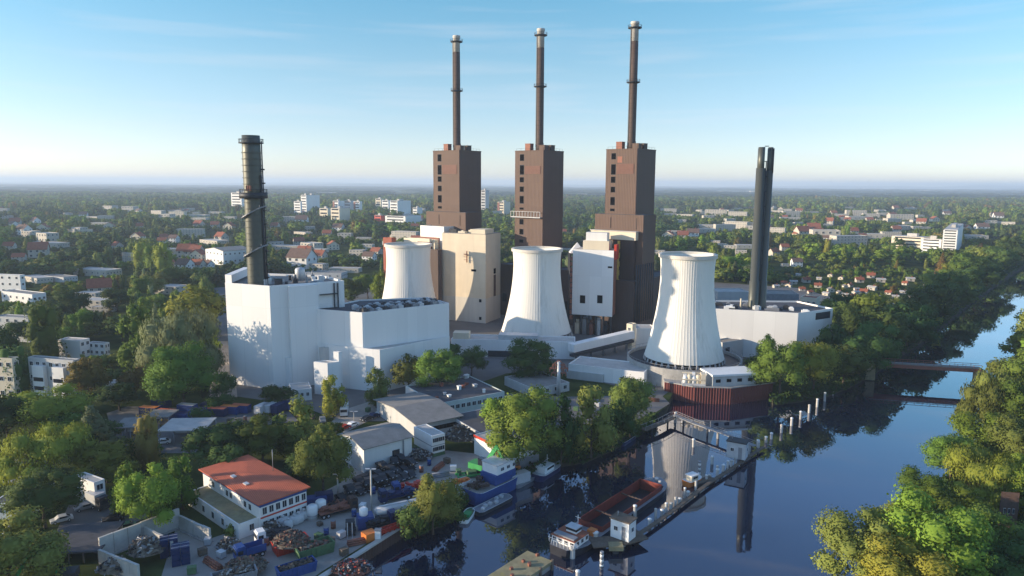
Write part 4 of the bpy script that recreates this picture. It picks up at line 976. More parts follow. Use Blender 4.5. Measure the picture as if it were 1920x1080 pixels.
# ------------------------------------------------------------------ houses further off
def house_proto(nm, L1, L2, H, rise, wall, roof, along, wins, flat=False):
    t = thing(nm, '-', 'house')
    if flat: flat_shell(t, L1, L2, H, wall, roof, 0, 0.4)
    else: gable_shell(t, L1, L2, H, rise, wall, roof, along)
    nf, rows = wins
    for r_ in range(rows):
        for i in range(nf): window(t, 'f', L1*(i+.5)/nf, H*(r_+.55)/rows, min(1.5, L1/nf*.5), 1.4, L1, L2)
        for i in range(max(1, nf-1)): window(t, 's', L2*(i+.5)/max(1, nf-1), H*(r_+.55)/rows, min(1.4, L2/nf*.5), 1.4, L1, L2)
    if not flat:
        b = MB(); b.box(-L1*.3-.4, -L1*.3+.4, L2*.5-.4, L2*.5+.4, H+rise*.4, H+rise+1.0); b.build('chimney', 'red_brick', t)
    remember(t); return t
PROTO = {
 'red': house_proto('house', 11, 9, 5.5, 4, 'render_wall', 'roof_tile', 'x', (3, 2)), 'redy': house_proto('house', 12, 9, 5.5, 4, 'cream_wall', 'roof_tile', 'y', (3, 2)),
 'grey': house_proto('house', 12, 9, 6, 4, 'white_wall', 'roof_brown', 'x', (3, 2)), 'flat': house_proto('house', 16, 10, 6.5, 0, 'render_wall', 'roof_pale', 'x', (4, 2), True),
 'hut': house_proto('garden_hut', 5, 4, 2.2, 1.4, 'render_wall', 'roof_tile', 'x', (1, 1)), 'hutg': house_proto('garden_hut', 5, 4, 2.5, 1.2, 'cream_wall', 'roof_grey', 'y', (1, 1)), 'hutw': house_proto('garden_hut', 6, 4, 2.4, .9, 'render_wall', 'roof_pale', 'x', (1, 1)),
 'slab': house_proto('apartment_block', 34, 11, 14, 0, 'render_wall', 'roof_pale', 'x', (9, 4), True), 'slabc': house_proto('apartment_block', 34, 11, 12, 0, 'cream_wall', 'roof_grey', 'x', (9, 4), True),
 'shed': house_proto('warehouse', 40, 16, 6, 0, 'render_wall', 'roof_pale', 'x', (6, 1), True), 'shedg': house_proto('warehouse', 40, 16, 6, 0, 'grey_wall', 'roof_grey', 'x', (6, 1), True)}
LOOK = {'red': 'pale house with a red tiled roof', 'redy': 'cream gabled house with a red tiled roof', 'grey': 'white house with a brown roof', 'flat': 'flat-roofed pale house', 'hut': 'garden hut with a red roof', 'hutg': 'cream garden hut with a grey roof', 'hutw': 'pale-roofed garden hut',
        'slab': 'long pale apartment block', 'slabc': 'long cream apartment block', 'shed': 'low pale-roofed warehouse', 'shedg': 'low grey warehouse'}
GRP = {'red': 'houses among the trees', 'redy': 'houses among the trees', 'grey': 'houses among the trees', 'flat': 'houses among the trees', 'hut': 'huts of the allotment gardens', 'hutg': 'huts of the allotment gardens', 'hutw': 'huts of the allotment gardens', 'slab': 'apartment blocks far off', 'slabc': 'apartment blocks far off', 'shed': 'warehouses far off', 'shedg': 'warehouses far off'}
CATS = {'hut': 'garden hut', 'slab': 'apartment block', 'shed': 'warehouse'}
used = set(); HOUSES = []; SIGHT = []
def place(kind, px, py, wpx, rz, hs=1.0):
    """one more building of a kind, scaled to the width it shows"""
    g_ = P(px, py); pr = PROTO[kind]; d = g_.length
    base = {'red': 13, 'redy': 14, 'grey': 14, 'flat': 18, 'hut': 6, 'hutg': 6, 'hutw': 7, 'slab': 36, 'slabc': 36, 'shed': 42, 'shedg': 42}[kind]
    s = wpx*d/FOC/base
    if kind in used: o = dup(pr, (g_.x, g_.y, 0), R_(rz), '-')
    else: used.add(kind); o = pr; o.location = (g_.x, g_.y, 0); o.rotation_euler = (0, 0, R_(rz))
    o.scale = (s, s, s*hs); o['group'] = GRP[kind]; o['category'] = next((v for q, v in CATS.items() if kind.startswith(q)), 'house')
    SIGHT.append((px, wpx/2+2, py, d, {'red': .75, 'redy': .72, 'grey': .75, 'flat': .42, 'hut': .7, 'hutg': .65, 'hutw': .5, 'slab': .42, 'slabc': .38, 'shed': .15, 'shedg': .15}[kind]*wpx*hs)); HOUSES.append((o, LOOK[kind], g_)); KEEP.append((g_.x, g_.y, base*s*.5+4)); KEEP.append((g_.x-4, g_.y-10, base*s*.4+6)); return o
for q in [  # row of place: kind, column, row, width in pixels, turn, height factor
 ('flat', 150, 438, 26, -20), ('slabc', 165, 437, 30, -20, .6), ('flat', 88, 455, 34, -30, 1.2), ('flat', 140, 438, 20, -25), ('red', 268, 430, 14, 20), ('red', 375, 428, 18, -20), ('red', 410, 428, 16, 10), ('redy', 435, 432, 20, -10), ('flat', 318, 412, 26, -15), ('slabc', 345, 408, 30, -10), ('shed', 385, 408, 36, -12), ('flat', 210, 395, 22, -20), ('flat', 250, 397, 24, -10), ('slab', 440, 412, 28, -8, .5),
 ('redy', 316, 508, 26, -30), ('grey', 350, 510, 30, -20), ('red', 375, 508, 26, -15), ('grey', 390, 506, 22, -30), ('red', 315, 450, 14, 30), ('shed', 200, 520, 78, -20), ('shed', 70, 532, 60, -35), ('shedg', 120, 530, 60, -25), ('red', 210, 556, 40, 30), ('flat', 330, 553, 54, -18, .7), ('flat', 190, 582, 56, -8, .8), ('flat', 180, 566, 40, -5), ('flat', 205, 586, 36, -5, .7),
 ('grey', 330, 455, 18, -10), ('flat', 60, 445, 26, -20), ('grey', 45, 441, 22, -20), ('red', 25, 470, 18, 10), ('shed', 560, 470, 60, -10), ('shed', 610, 474, 44, -10), ('grey', 575, 505, 50, -20), ('flat', 605, 508, 34, -20), ('slab', 695, 450, 30, -6, .4), ('flat', 555, 418, 20, -10), ('grey', 575, 422, 24, 0), ('red', 520, 430, 16, -10), ('flat', 590, 432, 20, 10), ('grey', 640, 436, 22, -15), ('flat', 530, 465, 30, 10), ('red', 620, 445, 18, 0), ('flat', 680, 480, 30, -12), ('shedg', 640, 525, 90, -6), ('shed', 672, 512, 60, -6),
 ('slab', 1075, 470, 30, -20, .3), ('red', 1062, 440, 14, 0), ('flat', 1245, 478, 22, -20), ('slab', 1300, 480, 26, -15, .5), ('slab', 1362, 405, 40, -20, .7), ('slab', 1400, 410, 34, -25, .9), ('slabc', 1335, 402, 22, -10, .7), ('slab', 1447, 397, 16, -20, .9), ('flat', 1380, 470, 24, -20), ('flat', 1400, 478, 22, -15), ('flat', 1365, 465, 20, 10), ('red', 1290, 450, 22, -10), ('grey', 1310, 447, 24, -15), ('flat', 1350, 458, 18, -20), ('red', 1480, 470, 16, 0), ('red', 1448, 438, 18, 10),
 ('slab', 1485, 396, 24, -15, .4), ('shed', 1500, 413, 34, -5), ('shed', 1535, 400, 22, 0), ('slab', 1590, 408, 26, -10, .6), ('shed', 1600, 415, 40, 0), ('slab', 1625, 405, 34, -10, .7), ('slab', 1650, 408, 28, -10, .6), ('shed', 1560, 425, 28, 0), ('shed', 1680, 404, 30, -5), ('slabc', 1658, 415, 14, 0, .8), ('shed', 1700, 408, 26, 0), ('flat', 1733, 408, 12, 0), ('red', 1538, 438, 24, -10), ('red', 1520, 445, 26, 10), ('red', 1545, 443, 18, 0), ('flat', 1575, 452, 50, -10), ('shed', 1585, 456, 40, -10), ('slab', 1605, 455, 24, -15, .6), ('shed', 1660, 448, 56, -8), ('slab', 1690, 445, 32, -8, .7), ('shed', 1745, 430, 26, 0), ('flat', 1730, 432, 18, 0), ('shed', 1860, 420, 16, 0), ('shed', 1600, 392, 24, 0), ('shed', 1460, 436, 24, 0), ('slabc', 940, 405, 18, -10, 1.6), ('red', 1690, 437, 16, 0), ('flat', 1710, 422, 14, 0), ('red', 1610, 440, 16, 0),
 ('flat', 1480, 500, 14, 0), ('grey', 1505, 500, 20, 0), ('red', 1462, 480, 18, 20),
]: place(*q)
rng = random.Random(64)
for i in range(150):                               # the scattered town between the trees
    if i < 75: x, y = rng.uniform(0, 800), 395+100*rng.random()**1.5
    else: x, y = rng.uniform(1240, 1915), 392+75*rng.random()**1.4
    if 430 < x < 520 or (y > 470 and x > 1700) or (1640 < x < 1840 and y > 440): continue
    kd = rng.choice(['red', 'red', 'redy', 'grey', 'flat', 'flat', 'slab', 'shed']); sz_ = {'slab': 34, 'shed': 38, 'flat': 20}.get(kd, 14)*1331*(y-345)/1331/75*rng.uniform(.75, 1.25)
    place(kd, x, y, sz_, rng.uniform(-40, 30), rng.uniform(.8, 1.1) if kd != 'slab' else .8)
rng = random.Random(21)
HUTS = [(1475, 535), (1482, 540), (1495, 533), (1462, 540), (1510, 546), (1525, 551), (1540, 540), (1552, 555), (1565, 548), (1590, 540), (1600, 538), (1612, 545), (1590, 557), (1608, 560), (1625, 552), (1640, 545), (1655, 560), (1670, 553), (1685, 560), (1700, 552), (1712, 562), (1690, 578), (1668, 577), (1650, 575), (1680, 574), (1715, 575), (1730, 560), (1742, 552), (1755, 545), (1770, 535), (1760, 522), (1785, 525), (1750, 530), (1635, 570), (1700, 535), (1715, 528), (1580, 525), (1560, 520), (1540, 525), (1520, 530), (1500, 518), (1660, 530), (1640, 522), (1620, 530), (1790, 540), (1745, 540), (1580, 552), (1612, 552)]
for i, (x, y) in enumerate(HUTS): place(rng.choice(['hut', 'hut', 'hutg', 'hutw', 'hutw']), x, y, rng.uniform(9, 15), rng.uniform(-60, 30))

# far high-rise blocks
def tower_block(px, py, yt, xl, xr, label, wall, th=30, group='white high-rise blocks on the plain', trim=None, rows=0):
    F = fit(px, py, th, xl, xr, yt); t = thing('high_rise', label, 'high-rise', F.G, F.rz, group)
    b = MB(); b.box(-F.L1, 0, 0, F.L2, 0, F.H); b.build('wall', wall, t)
    b = MB(); b.box(-F.L1*.98, -F.L1*.02, F.L2*.02, F.L2*.98, F.H+.01, F.H+.6); b.box(-F.L1*.6, -F.L1*.3, F.L2*.3, F.L2*.6, F.H+.61, F.H+4); b.build('roof', 'roof_pale', t)
    if trim:
        b = MB(); b.box(-F.L1*1.02, -F.L1*.7, -.4, -.01, F.H*.0, F.H*.95); b.build('facade_strip', trim, t)
    n = rows or max(3, int(F.H/6))
    for i in range(n):
        b = MB(); z = F.H*(i+.5)/n; h = F.H/n*.4
        b.box(-F.L1*.9, -F.L1*.1, -.12, -.003, z, z+h); b.build('window_band', 'glass', t)
    keep_fit(F, 4); SIGHT.append(((xl+xr)/2, (xr-xl)/2, py, F.G.length, py-yt)); return t
tower_block(452, 398, 362, 433, 461, 'white high-rise block just left of the tall dark chimney', 'white_wall')
tower_block(462, 396, 360, 453, 470, 'white high-rise half hidden behind the tall dark chimney', 'white_wall')
tower_block(574, 402, 366, 564, 582, 'slim white high-rise, left half of a close pair', 'white_wall')
tower_block(582, 400, 366, 572, 599, 'broad white high-rise, right half of a close pair', 'white_wall')
tower_block(563, 403, 378, 551, 566, 'shorter pale block beside the pair of white high-rises', 'white_wall')
tower_block(634, 398, 377, 624, 645, 'white high-rise with a rust strip, first of a row of three', 'white_wall', trim='rust_panel')
tower_block(657, 400, 377, 645, 664, 'grey-white high-rise in the middle of a row of three', 'grey_wall')
tower_block(674, 402, 378, 663, 679, 'rust-edged high-rise at the end of a row of three', 'white_wall', trim='rust_panel')
tower_block(714, 396, 373, 704, 720, 'pale high-rise with an orange top before the dark plain', 'cream_wall')
tower_block(728, 398, 376, 716, 734, 'bluish white high-rise behind the broad white slab', 'white_wall')
tower_block(745, 410, 377, 731, 770, 'broadest white slab high-rise above a red-and-white base', 'white_wall')
tower_block(782, 405, 390, 774, 792, 'low white block close to the hidden boiler tower', 'white_wall')
tower_block(614, 412, 391, 599, 622, 'cream terrace-shaped block in front of the high-rises', 'cream_wall')
tower_block(636, 418, 391, 620, 656, 'sunlit cream block stepping down among the trees', 'cream_wall')
tower_block(714, 420, 404, 702, 722, 'red and white low block below the broad slab', 'red_paint')
tower_block(760, 422, 406, 722, 790, 'long low white block with dark pillars below the broad slab', 'white_wall')
tower_block(910, 405, 357, 902, 917, 'slim blue-grey high-rise beside the first boiler tower', 'grey_wall')
tower_block(945, 404, 379, 933, 957, 'small yellow block between the brown boiler towers', 'cream_wall', trim='rust_panel')
tower_block(1796, 480, 432, 1769, 1825, 'white twelve-storey block beside the upper canal woods', 'white_wall', 34, rows=10)
tower_block(1765, 478, 450, 1728, 1770, 'lower white wing attached to the twelve-storey block', 'white_wall', 50, rows=5)
tower_block(1733, 470, 446, 1672, 1748, 'long cream wing stepping away from the white block', 'cream_wall', 52, rows=4)
tower_block(1896, 422, 401, 1881, 1911, 'yellow-cream block far up the canal', 'cream_wall', 30)
tower_block(1450, 394, 389, 1445, 1456, 'tiny pale tower behind the twin black flues', 'cream_wall')
rng = random.Random(31)
far = [(1330, 352, 60), (1590, 356, 90), (1655, 354, 30), (1600, 351, 26), (1450, 360, 40), (1240, 366, 40), (1280, 368, 30), (1690, 353, 26), (1805, 352, 20), (1730, 360, 24), (1745, 358, 40), (720, 366, 40), (640, 363, 60), (700, 362, 30), (1100, 366, 18), (20, 358, 120), (120, 358, 110), (1500, 357, 60), (1395, 361, 40)]
for i, (x, y, w_) in enumerate(far):
    o = place('shed' if i % 3 else 'shedg', x, y, w_, rng.uniform(-8, 8), 9/(6*w_*P(x, y).length/FOC/42))

# near houses on the left, each with its own fit
def plain_house(label, F, wall, roof, nf, ns, rows, cat='house', nm='house', gable=None, data=None, cy=0.0):
    t = thing(nm, label, cat, F.G, F.rz)
    if gable: gable_shell(t, F.L1, F.L2, F.H, gable[0], wall, roof, gable[1])
    else: flat_shell(t, F.L1, F.L2, F.H, wall, roof, 0, .4)
    for r_ in range(rows):
        z = F.H*(r_+.55)/rows
        for i in range(nf): window(t, 'f', F.L1*(i+.5)/nf, z, min(1.6, F.L1/nf*.55), min(1.6, F.H/rows*.5), F.L1, F.L2, data)
        for i in range(ns): window(t, 's', F.L2*(i+.5)/ns, z, min(1.6, F.L2/ns*.55), min(1.6, F.H/rows*.5), F.L1, F.L2, data)
    SIGHT.append((proj(F.G)[0]-10, 40, proj(F.G)[1], F.G.length, 20)); keep_fit(F, 2); mark('the '+label.split(' with')[0].split(' behind')[0].split(' beside')[0].split(' half')[0], F.G+Vector((0, 0, F.H/2)))
    return t, F
t, F = plain_house('three-storey pale apartment house with white bay balconies', fit(137, 752, 14, 52, 150, 676), 'grey_wall', 'roof_grey', 7, 2, 3, 'apartment house', 'apartment_house')
for p in (.28, .72):
    b = MB(); b.box(-F.L1*p-2.4, -F.L1*p+2.4, -1.5, -.1, 1, F.H-2.5, 0)
    for k in range(2): b.box(-F.L1*p-2.1, -F.L1*p+2.1, -1.53, -1.502, 3.2+k*3.2, 4.6+k*3.2, 1)
    b.build('bay', ['white_wall', 'glass'], t)
plain_house('cream apartment house at the photo edge behind a dark poplar', fit(22, 752, 8, -40, 34, 672), 'cream_wall', 'roof_brown', 4, 1, 3, 'apartment house', 'apartment_house')
plain_house('white house with a big blank gable behind the pale apartment house', fit(149, 672, 12, 108, 168, 639), 'white_wall', 'roof_pale', 0, 2, 2)
plain_house('white villa with balconies beside the blank white gable', fit(196, 668, 14, 165, 205, 644), 'white_wall', 'roof_brown', 3, 2, 2)
plain_house('white four-storey house at the photo edge with small square windows', fit(37, 552, 10, -30, 46, 516), 'white_wall', 'roof_pale', 5, 1, 3, 'apartment house', 'apartment_house')
plain_house('flat white block in front of the four-storey white house', fit(60, 572, 25, 2, 86, 552), 'white_wall', 'roof_grey', 5, 3, 1)
plain_house('grey-blue apartment house with dark balconies and a red chimney corner', fit(52, 642, 12, -10, 72, 596), 'grey_wall', 'roof_grey', 4, 2, 3, 'apartment house', 'apartment_house')
plain_house('small white house glimpsed between the brownish trees', fit(214, 742, 16, 198, 230, 718), 'white_wall', 'roof_pale', 2, 1, 1)
plain_house('large pale block with a pink front behind the tall dark chimney', fit(418, 498, 40, 385, 470, 471), 'white_wall', 'roof_grey', 5, 6, 2, gable=(2.2, 'y'))
plain_house('cream cubic house behind the yellow-green tree', fit(326, 507, 16, 306, 336, 493), 'cream_wall', 'roof_pale', 1, 1, 1)
plain_house('dark timber house with a lit porch on the wooded bank', fit(1905, 990, 10, 1880, 1940, 950), 'rust_panel', 'roof_brown', 3, 2, 2, gable=(3.0, 'x'))

# ------------------------------------------------------------------ buildings of the scrap yard and the harbour
# office with the red roof
F = fit(487, 1000, 42, 380, 574, 944); keep_fit(F, 4)
z_top = F.H
t = thing('office_house', 'white two-storey office with a shallow red metal roof and blue bands', 'office building', F.G, F.rz)
b = MB(); b.box(-F.L1, 0, 0, F.L2, 0, F.H); b.build('wall', 'white_wall', t)
o_ = .7; X0, X1, Y0, Y1 = -F.L1-o_, o_, -o_, F.L2+o_; xm, ym = (X0+X1)/2, (Y0+Y1)/2; rh = F.H+.75; e = F.H+.1
b = MB(); b.v = [(X0, Y0, e), (X1, Y0, e), (X1, Y1, e), (X0, Y1, e), (xm-3, ym, rh), (xm+3, ym, rh), (X0, Y0, e-.25), (X1, Y0, e-.25), (X1, Y1, e-.25), (X0, Y1, e-.25)]
b.f = [(0, 1, 5, 4), (1, 2, 5), (2, 3, 4, 5), (3, 0, 4), (6, 7, 1, 0), (7, 8, 2, 1), (8, 9, 3, 2), (9, 6, 0, 3), (9, 8, 7, 6)]; b.m = [0]*9; b.sm = [False]*9; b.build('roof', 'roof_red', t)
b = MB()
for i in range(2): b.obox((xm-3+6*i, ym-3.2, F.H+.6), (1.4, .9, .25), 0, 0, (R_(4), 0))
b.build('skylight', 'light_metal', t)
b = MB(); zb = F.H-1.0; b.box(-F.L1-.06, .06, -.06, -.004, zb, zb+.9); b.box(.004, .06, .0, F.L2+.06, zb, zb+.9); b.build('blue_band', 'blue_paint', t)
b = MB(); b.box(.004, .07, .0, F.L2, F.H*.47, F.H*.47+.35); b.build('red_band', 'red_paint', t)
for i in range(7):
    for k in (.27, .72): window(t, 's', F.L2*(.09+.14*i), F.H*k-.1, 1.1, 1.7, F.L1, F.L2)
for i in (.16, .24, .48, .55, .8): window(t, 'f', F.L1*i, F.H*.68, 1.2, 1.5, F.L1, F.L2)
b = MB(); b.tube((xm, Y1-1.2, F.H+.1), (xm, Y1-1.2, F.H+5.5), .09, 6); b.build('mast', 'grey_metal', t)
mark('the red-roofed office', F.G+Vector((-5, 6, 5)))
F = fit(447, 1012, 42, 352, 487, 984); F.L2 = min(F.L2, 7.5)
t = simple_block('office_annex', 'low annex with a mossy dark flat roof in front of the red-roofed office', 'annex', F, 'white_wall', 'mossy', par_h=.25)
for i in range(5): window(t, 'f', F.L1*(.1+.19*i), F.H*.5, 1.2, 1.6, F.L1, F.L2)
window(t, 's', F.L2*.6, F.H*.55, 1.1, 1.5, F.L1, F.L2)
# workshop hall with the pale gable
F = fit(682, 888, 50, 636, 772, 842); keep_fit(F, 4)
t = thing('workshop_hall', 'grey-white workshop hall with a half-shaded pitched roof beside scrapped cars', 'workshop', F.G, F.rz)
gable_shell(t, F.L1, F.L2, F.H, 1.5, 'white_wall', 'roof_grey', 'y')
b = MB(); b.box(.004, .12, F.L2*.58, F.L2*.58+2.2, 0, 4.2); b.build('door', 'dark_metal', t)
b = MB(); b.box(.004, .3, F.L2*.80, F.L2*.82, 0, F.H-.3); b.build('downpipe', 'grey_metal', t)
b = MB(); b.box(-F.L1*.5, -F.L1*.15, -.12, -.004, 0, 4.5); b.build('gate', 'grey_wall', t)
mark('the workshop hall', F.G+Vector((0, 0, 5)))
F = fit(783, 826, 55, 706, 862, 796); keep_fit(F, 4)
t = thing('storage_hall', 'storage hall with a wide brown pitched roof behind the workshop hall', 'workshop', F.G, F.rz)
gable_shell(t, F.L1, F.L2, F.H, 1.3, 'grey_wall', 'roof_grey', 'y', .9)
for k in range(6): window(t, 's', F.L2*(k+.5)/6, F.H*.55, 2.4, 1.3, F.L1, F.L2, WIN_DARK)
F = fit(820, 786, 57, 761, 946, 757); keep_fit(F, 4)
t = simple_block('long_office', 'long flat-roofed office with a row of small windows and roof vents', 'office building', F, 'pale_green', 'roof_dark', par_h=.35)
b = MB(); b.box(-F.L1-.05, .02, -.12, -.004, 0, F.H+.05); b.build('end_wall', 'white_panel', t)
for k in range(12): window(t, 's', F.L2*(k+.6)/12.4, F.H*.6, 1.5, 1.5, F.L1, F.L2)
rng = random.Random(11)
for k in range(12):
    b = MB(); x, y, h = -rng.uniform(1.5, F.L1-1.5), rng.uniform(2, F.L2-2), rng.uniform(.5, 1.3); s = rng.uniform(.35, .7); b.box(x-s, x+s, y-s, y+s, F.H-.24, F.H+h-.25); b.box(x-s*1.3, x+s*1.3, y-s*1.3, y+s*1.3, F.H+h-.248, F.H+h-.1); b.build('roof_vent', ('white_paint', 'light_metal', 'red_brick')[k % 3], t)
mark('the long flat-roofed office', F.G+F.b*F.L2*.4)
F = fit(1000, 746, 57, 946, 1034, 729); F.L2 = 16
t = simple_block('canteen', 'low grey-roofed building at the far end of the long office', 'office building', F, 'grey_wall', 'roof_grey', par_h=.3)
for k in range(4): window(t, 's', F.L2*(k+.5)/4, F.H*.55, 1.6, 1.5, F.L1, F.L2)
# low white hall by the basin
F = fit(1208, 726, 24, 1066, 1237, 698); F.L2 = 14; keep_fit(F, 3)
t = simple_block('flat_hall', 'flat white hall beside the concrete basin of the nearest cooling tower', 'industrial building', F, 'white_panel', 'roof_pale', par_h=.5)
b = MB(); b.box(-F.L1-.5, -F.L1*.52, -.6, -.01, 0, F.H*.55); b.build('side_wall', 'grey_wall', t)
b = MB(); b.box(-.1-F.L1*.3, -F.L1*.1, -.14, -.004, 0, F.H*.5); b.build('gate', 'dark_metal', t)
# white two-storey containers, shed, boathouse
F = fit(810, 858, 52, 776, 834, 818)
t = simple_block('container_office', 'white two-storey stack of office cabins on a green base', 'office cabins', F, 'white_paint', 'roof_pale', par_h=.2)
b = MB(); b.box(-F.L1-.08, .08, -.08, F.L2, 0, 1.0); b.build('base', 'green_dull', t)
b = MB(); b.box(-F.L1-.03, .03, -.03, -.004, F.H*.5, F.H*.5+.2); b.box(.004, .03, 0, F.L2, F.H*.5, F.H*.5+.2); b.build('joint', 'grey_metal', t)
for k in range(3):
    for r_ in (.36, .78): window(t, 's', F.L2*(.2+.3*k), F.H*r_, 1.4, 1.3, F.L1, F.L2)
F = fit(905, 842, 57, 842, 926, 815); F.L2 = 14
t = simple_block('shed', 'open grey shed with a dark blue roof behind the scrap heap', 'shed', F, 'grey_wall', 'roof_dark', par_h=.15)
b = MB(); b.box(-F.L1*.85, -F.L1*.1, -.1, -.004, 0, F.H*.8); b.build('opening', 'dark_metal', t)
F = fit(958, 884, 50, 889, 1001, 846); F.L2 = min(F.L2, 12)
t = simple_block('boathouse', 'white harbour shed with a red edge and dark shelves beside the green crane', 'shed', F, 'white_wall', 'roof_pale', par_h=.25)
b = MB(); b.box(-F.L1-.1, .1, -.15, -.004, F.H-.7, F.H+.05); b.build('red_edge', 'red_paint', t)
b = MB(); b.box(-F.L1*.5, -F.L1*.16, -.12, -.004, 0, F.H*.72); b.build('shelf_gate', 'brown_dark', t)
b = MB(); b.box(-F.L1*.13, -.1, -1.8, -.01, .05, F.H*.62); b.build('blue_lean_to', 'blue_paint', t)
# small yard houses on the left
F = fit(176, 950, 30, 139, 196, 905)
t = simple_block('gatehouse', 'small white two-storey gatehouse between dark trees', 'house', F, 'white_wall', 'roof_pale', par_h=.2)
for r_ in (.3, .75):
    window(t, 's', F.L2*.5, F.H*r_, 1.6, 1.5, F.L1, F.L2); window(t, 'f', F.L1*.75, F.H*r_, 1.6, 1.4, F.L1, F.L2)
mark('the small white gatehouse', F.G+Vector((0, 0, 3)))
for (a_, b_, dp, yt, lb, wl, rf) in [((5, 905), (45, 905), 9, 862, 'grey cabin with a bluish door at the photo edge', 'grey_wall', 'roof_pale'), ((28, 936), (56, 934), 5, 916, 'small cream shed above the rows of parked caravans', 'cream_wall', 'roof_pale'), ((-15, 975), (48, 975), 12, 944, 'caravan store with pale stripes beside the dark spreading tree', 'white_wall', 'roof_dark')]:
    F = fit2(a_, b_, dp, yt); t = simple_block('yard_cabin', lb, 'cabin', F, wl, rf, par_h=.15)
    for k in range(2): window(t, 'f', F.L1*(.3+.4*k), F.H*.6, 1.2, 1.2, F.L1, F.L2)
F = fit2((72, 1062), (186, 1055), 12, 1030)
t = thing('open_shed', 'open-fronted dark shed with a sagging grey flat roof', 'shed', F.G, F.rz)
b = MB(); b.box(-F.L1-.5, .5, -.6, F.L2, F.H-.3, F.H); b.build('roof', 'roof_dark', t)
b = MB(); b.box(-F.L1, 0, F.L2-.3, F.L2-.05, 0, F.H-.31); b.box(-F.L1, -F.L1+.3, 0, F.L2-.31, 0, F.H-.31); b.build('wall', 'grey_wall', t)
for k in range(5):
    b = MB(); b.tube((-F.L1+.2+(F.L1-.4)*k/4, .2, 0), (-F.L1+.2+(F.L1-.4)*k/4, .2, F.H-.31), .15, 6); b.build('post', 'timber', t)
for (a_, b_, dp, yt, lb, rf) in [((212, 830), (262, 828), 9, 800, 'dark open carport roof behind the pointed brown poplar', 'roof_grey'), ((296, 838), (384, 836), 11, 806, 'wide pale flat carport roof with a white car beneath', 'roof_pale'), ((268, 800), (318, 800), 7, 781, 'low grey shed roof beside the blue containers', 'roof_grey')]:
    F = fit2(a_, b_, dp, yt); t = thing('carport', lb, 'carport', F.G, F.rz)
    b = MB(); b.box(-F.L1, 0, -.3, F.L2, F.H-.25, F.H); b.build('roof', rf, t)
    for k in range(4):
        for y in (.3, F.L2-.3):
            b = MB(); b.tube((-F.L1+.4+(F.L1-.8)*k/3, y, 0), (-F.L1+.4+(F.L1-.8)*k/3, y, F.H-.26), .14, 6); b.build('post', 'grey_metal', t)
    b = MB(); b.box(-F.L1+.2, -.2, F.L2-.15, F.L2-.02, .05, F.H-.26); b.build('back_wall', 'grey_wall', t)
F = fit2((547, 754), (585, 750), 9, 728); t = simple_block('white_cabin', 'small white cabin at the foot of the white power hall', 'cabin', F, 'white_wall', 'roof_pale', par_h=.2)
for k in range(3): window(t, 'f', F.L1*(.2+.28*k), F.H*.55, 1, 1.3, F.L1, F.L2)

# concrete bay walls of the scrap yard
for i, (p, q, h, lb) in enumerate([((188, 1048), (338, 988), 4.5, 'tall grey concrete wall behind the scrap bays'), ((188, 1062), (262, 1092), 3.6, 'short concrete bay wall at the near end of the scrap bays'), ((262, 1010), (325, 1046), 3.6, 'concrete partition wall between rubble and scrap bales'), ((338, 992), (395, 1018), 3.2, 'sloping concrete wall beside the annex of the red-roofed office')]):
    a = P(*p); c = P(*q); t = thing('bay_wall', lb, 'wall', a, 0, 'concrete walls of the scrap bays'); d = c-a
    n_ = max(2, int(d.length/2.4))
    b = MB()
    for k in range(n_):
        s, e2 = d*(k/n_), d*((k+.97)/n_); b.bar(s+Vector((0, 0, h/2-.05*(k % 3))), e2+Vector((0, 0, h/2-.05*(k % 3))), .5, h)
    b.build('block', 'concrete_light', t)
    b = MB(); b.bar(Vector((0, 0, .15)), d+Vector((0, 0, .15)), 1.6, .3); b.build('footing', 'concrete', t)
def heap(name, px, py, wpx, hpx, label, m, seed, cat='heap', n=150, pieces='scrap', col2=None, z=0.0):
    g_ = P(px, py, z); d = (g_-Vector((0, 0, CAM_H))).length; W = wpx*d/FOC/2; H = hpx*d/FOC*.9; r = random.Random(seed)
    t = bpy.data.objects.new(name, None); b = MB(); N = 18
    for k in range(4):
        for i in range(N):
            f = 1-k/4; a = 2*math.pi*i/N; b.v.append((W*f*math.cos(a)*r.uniform(.85, 1.1), W*f*.75*math.sin(a)*r.uniform(.85, 1.1), H*(1-f*f)*r.uniform(.75, 1.1)))
    b.v.append((0, 0, H))
    for k in range(3):
        for i in range(N): j = (i+1) % N; b.f.append((k*N+i, k*N+j, k*N+N+j, k*N+N+i)); b.m.append(0); b.sm.append(False)
    for i in range(N): b.f.append((3*N+i, 3*N+(i+1) % N, 4*N)); b.m.append(0); b.sm.append(False)
    mats = [m]+[c for c in (col2 or ['scrap', 'dark_metal', 'brown_dark', 'timber', 'grey_metal', 'rubble', 'concrete'])]
    for i in range(n):
        a = r.uniform(0, 6.28); q = math.sqrt(r.random()); z = H*(1-q*q)
        b.obox((W*q*math.cos(a), W*.75*q*math.sin(a), z+.1), (r.uniform(.25, 1.3), r.uniform(.12, .5), r.uniform(.08, .35)), r.uniform(0, 3), r.randint(0, len(mats)-1), (r.gauss(0, .4), r.gauss(0, .4)))
    bpy.data.objects.remove(t)
    o = b.build(name, mats); o.location = (g_.x, g_.y, z); o['label'] = label; o['category'] = cat; return stuff(o)
heap('scrap_heap', 862, 842, 58, 26, 'dark scrap heap in front of the open grey shed', 'scrap', 1, n=260)
heap('scrap_heap', 275, 1052, 52, 26, 'rubble heap inside the concrete scrap bay', 'rubble', 2, n=160)
heap('scrap_heap', 462, 1072, 70, 14, 'mixed scrap heap in front of the blue skip', 'rubble', 3, n=300, col2=['rust_panel', 'timber', 'scrap', 'timber', 'rubble', 'brown_dark'])
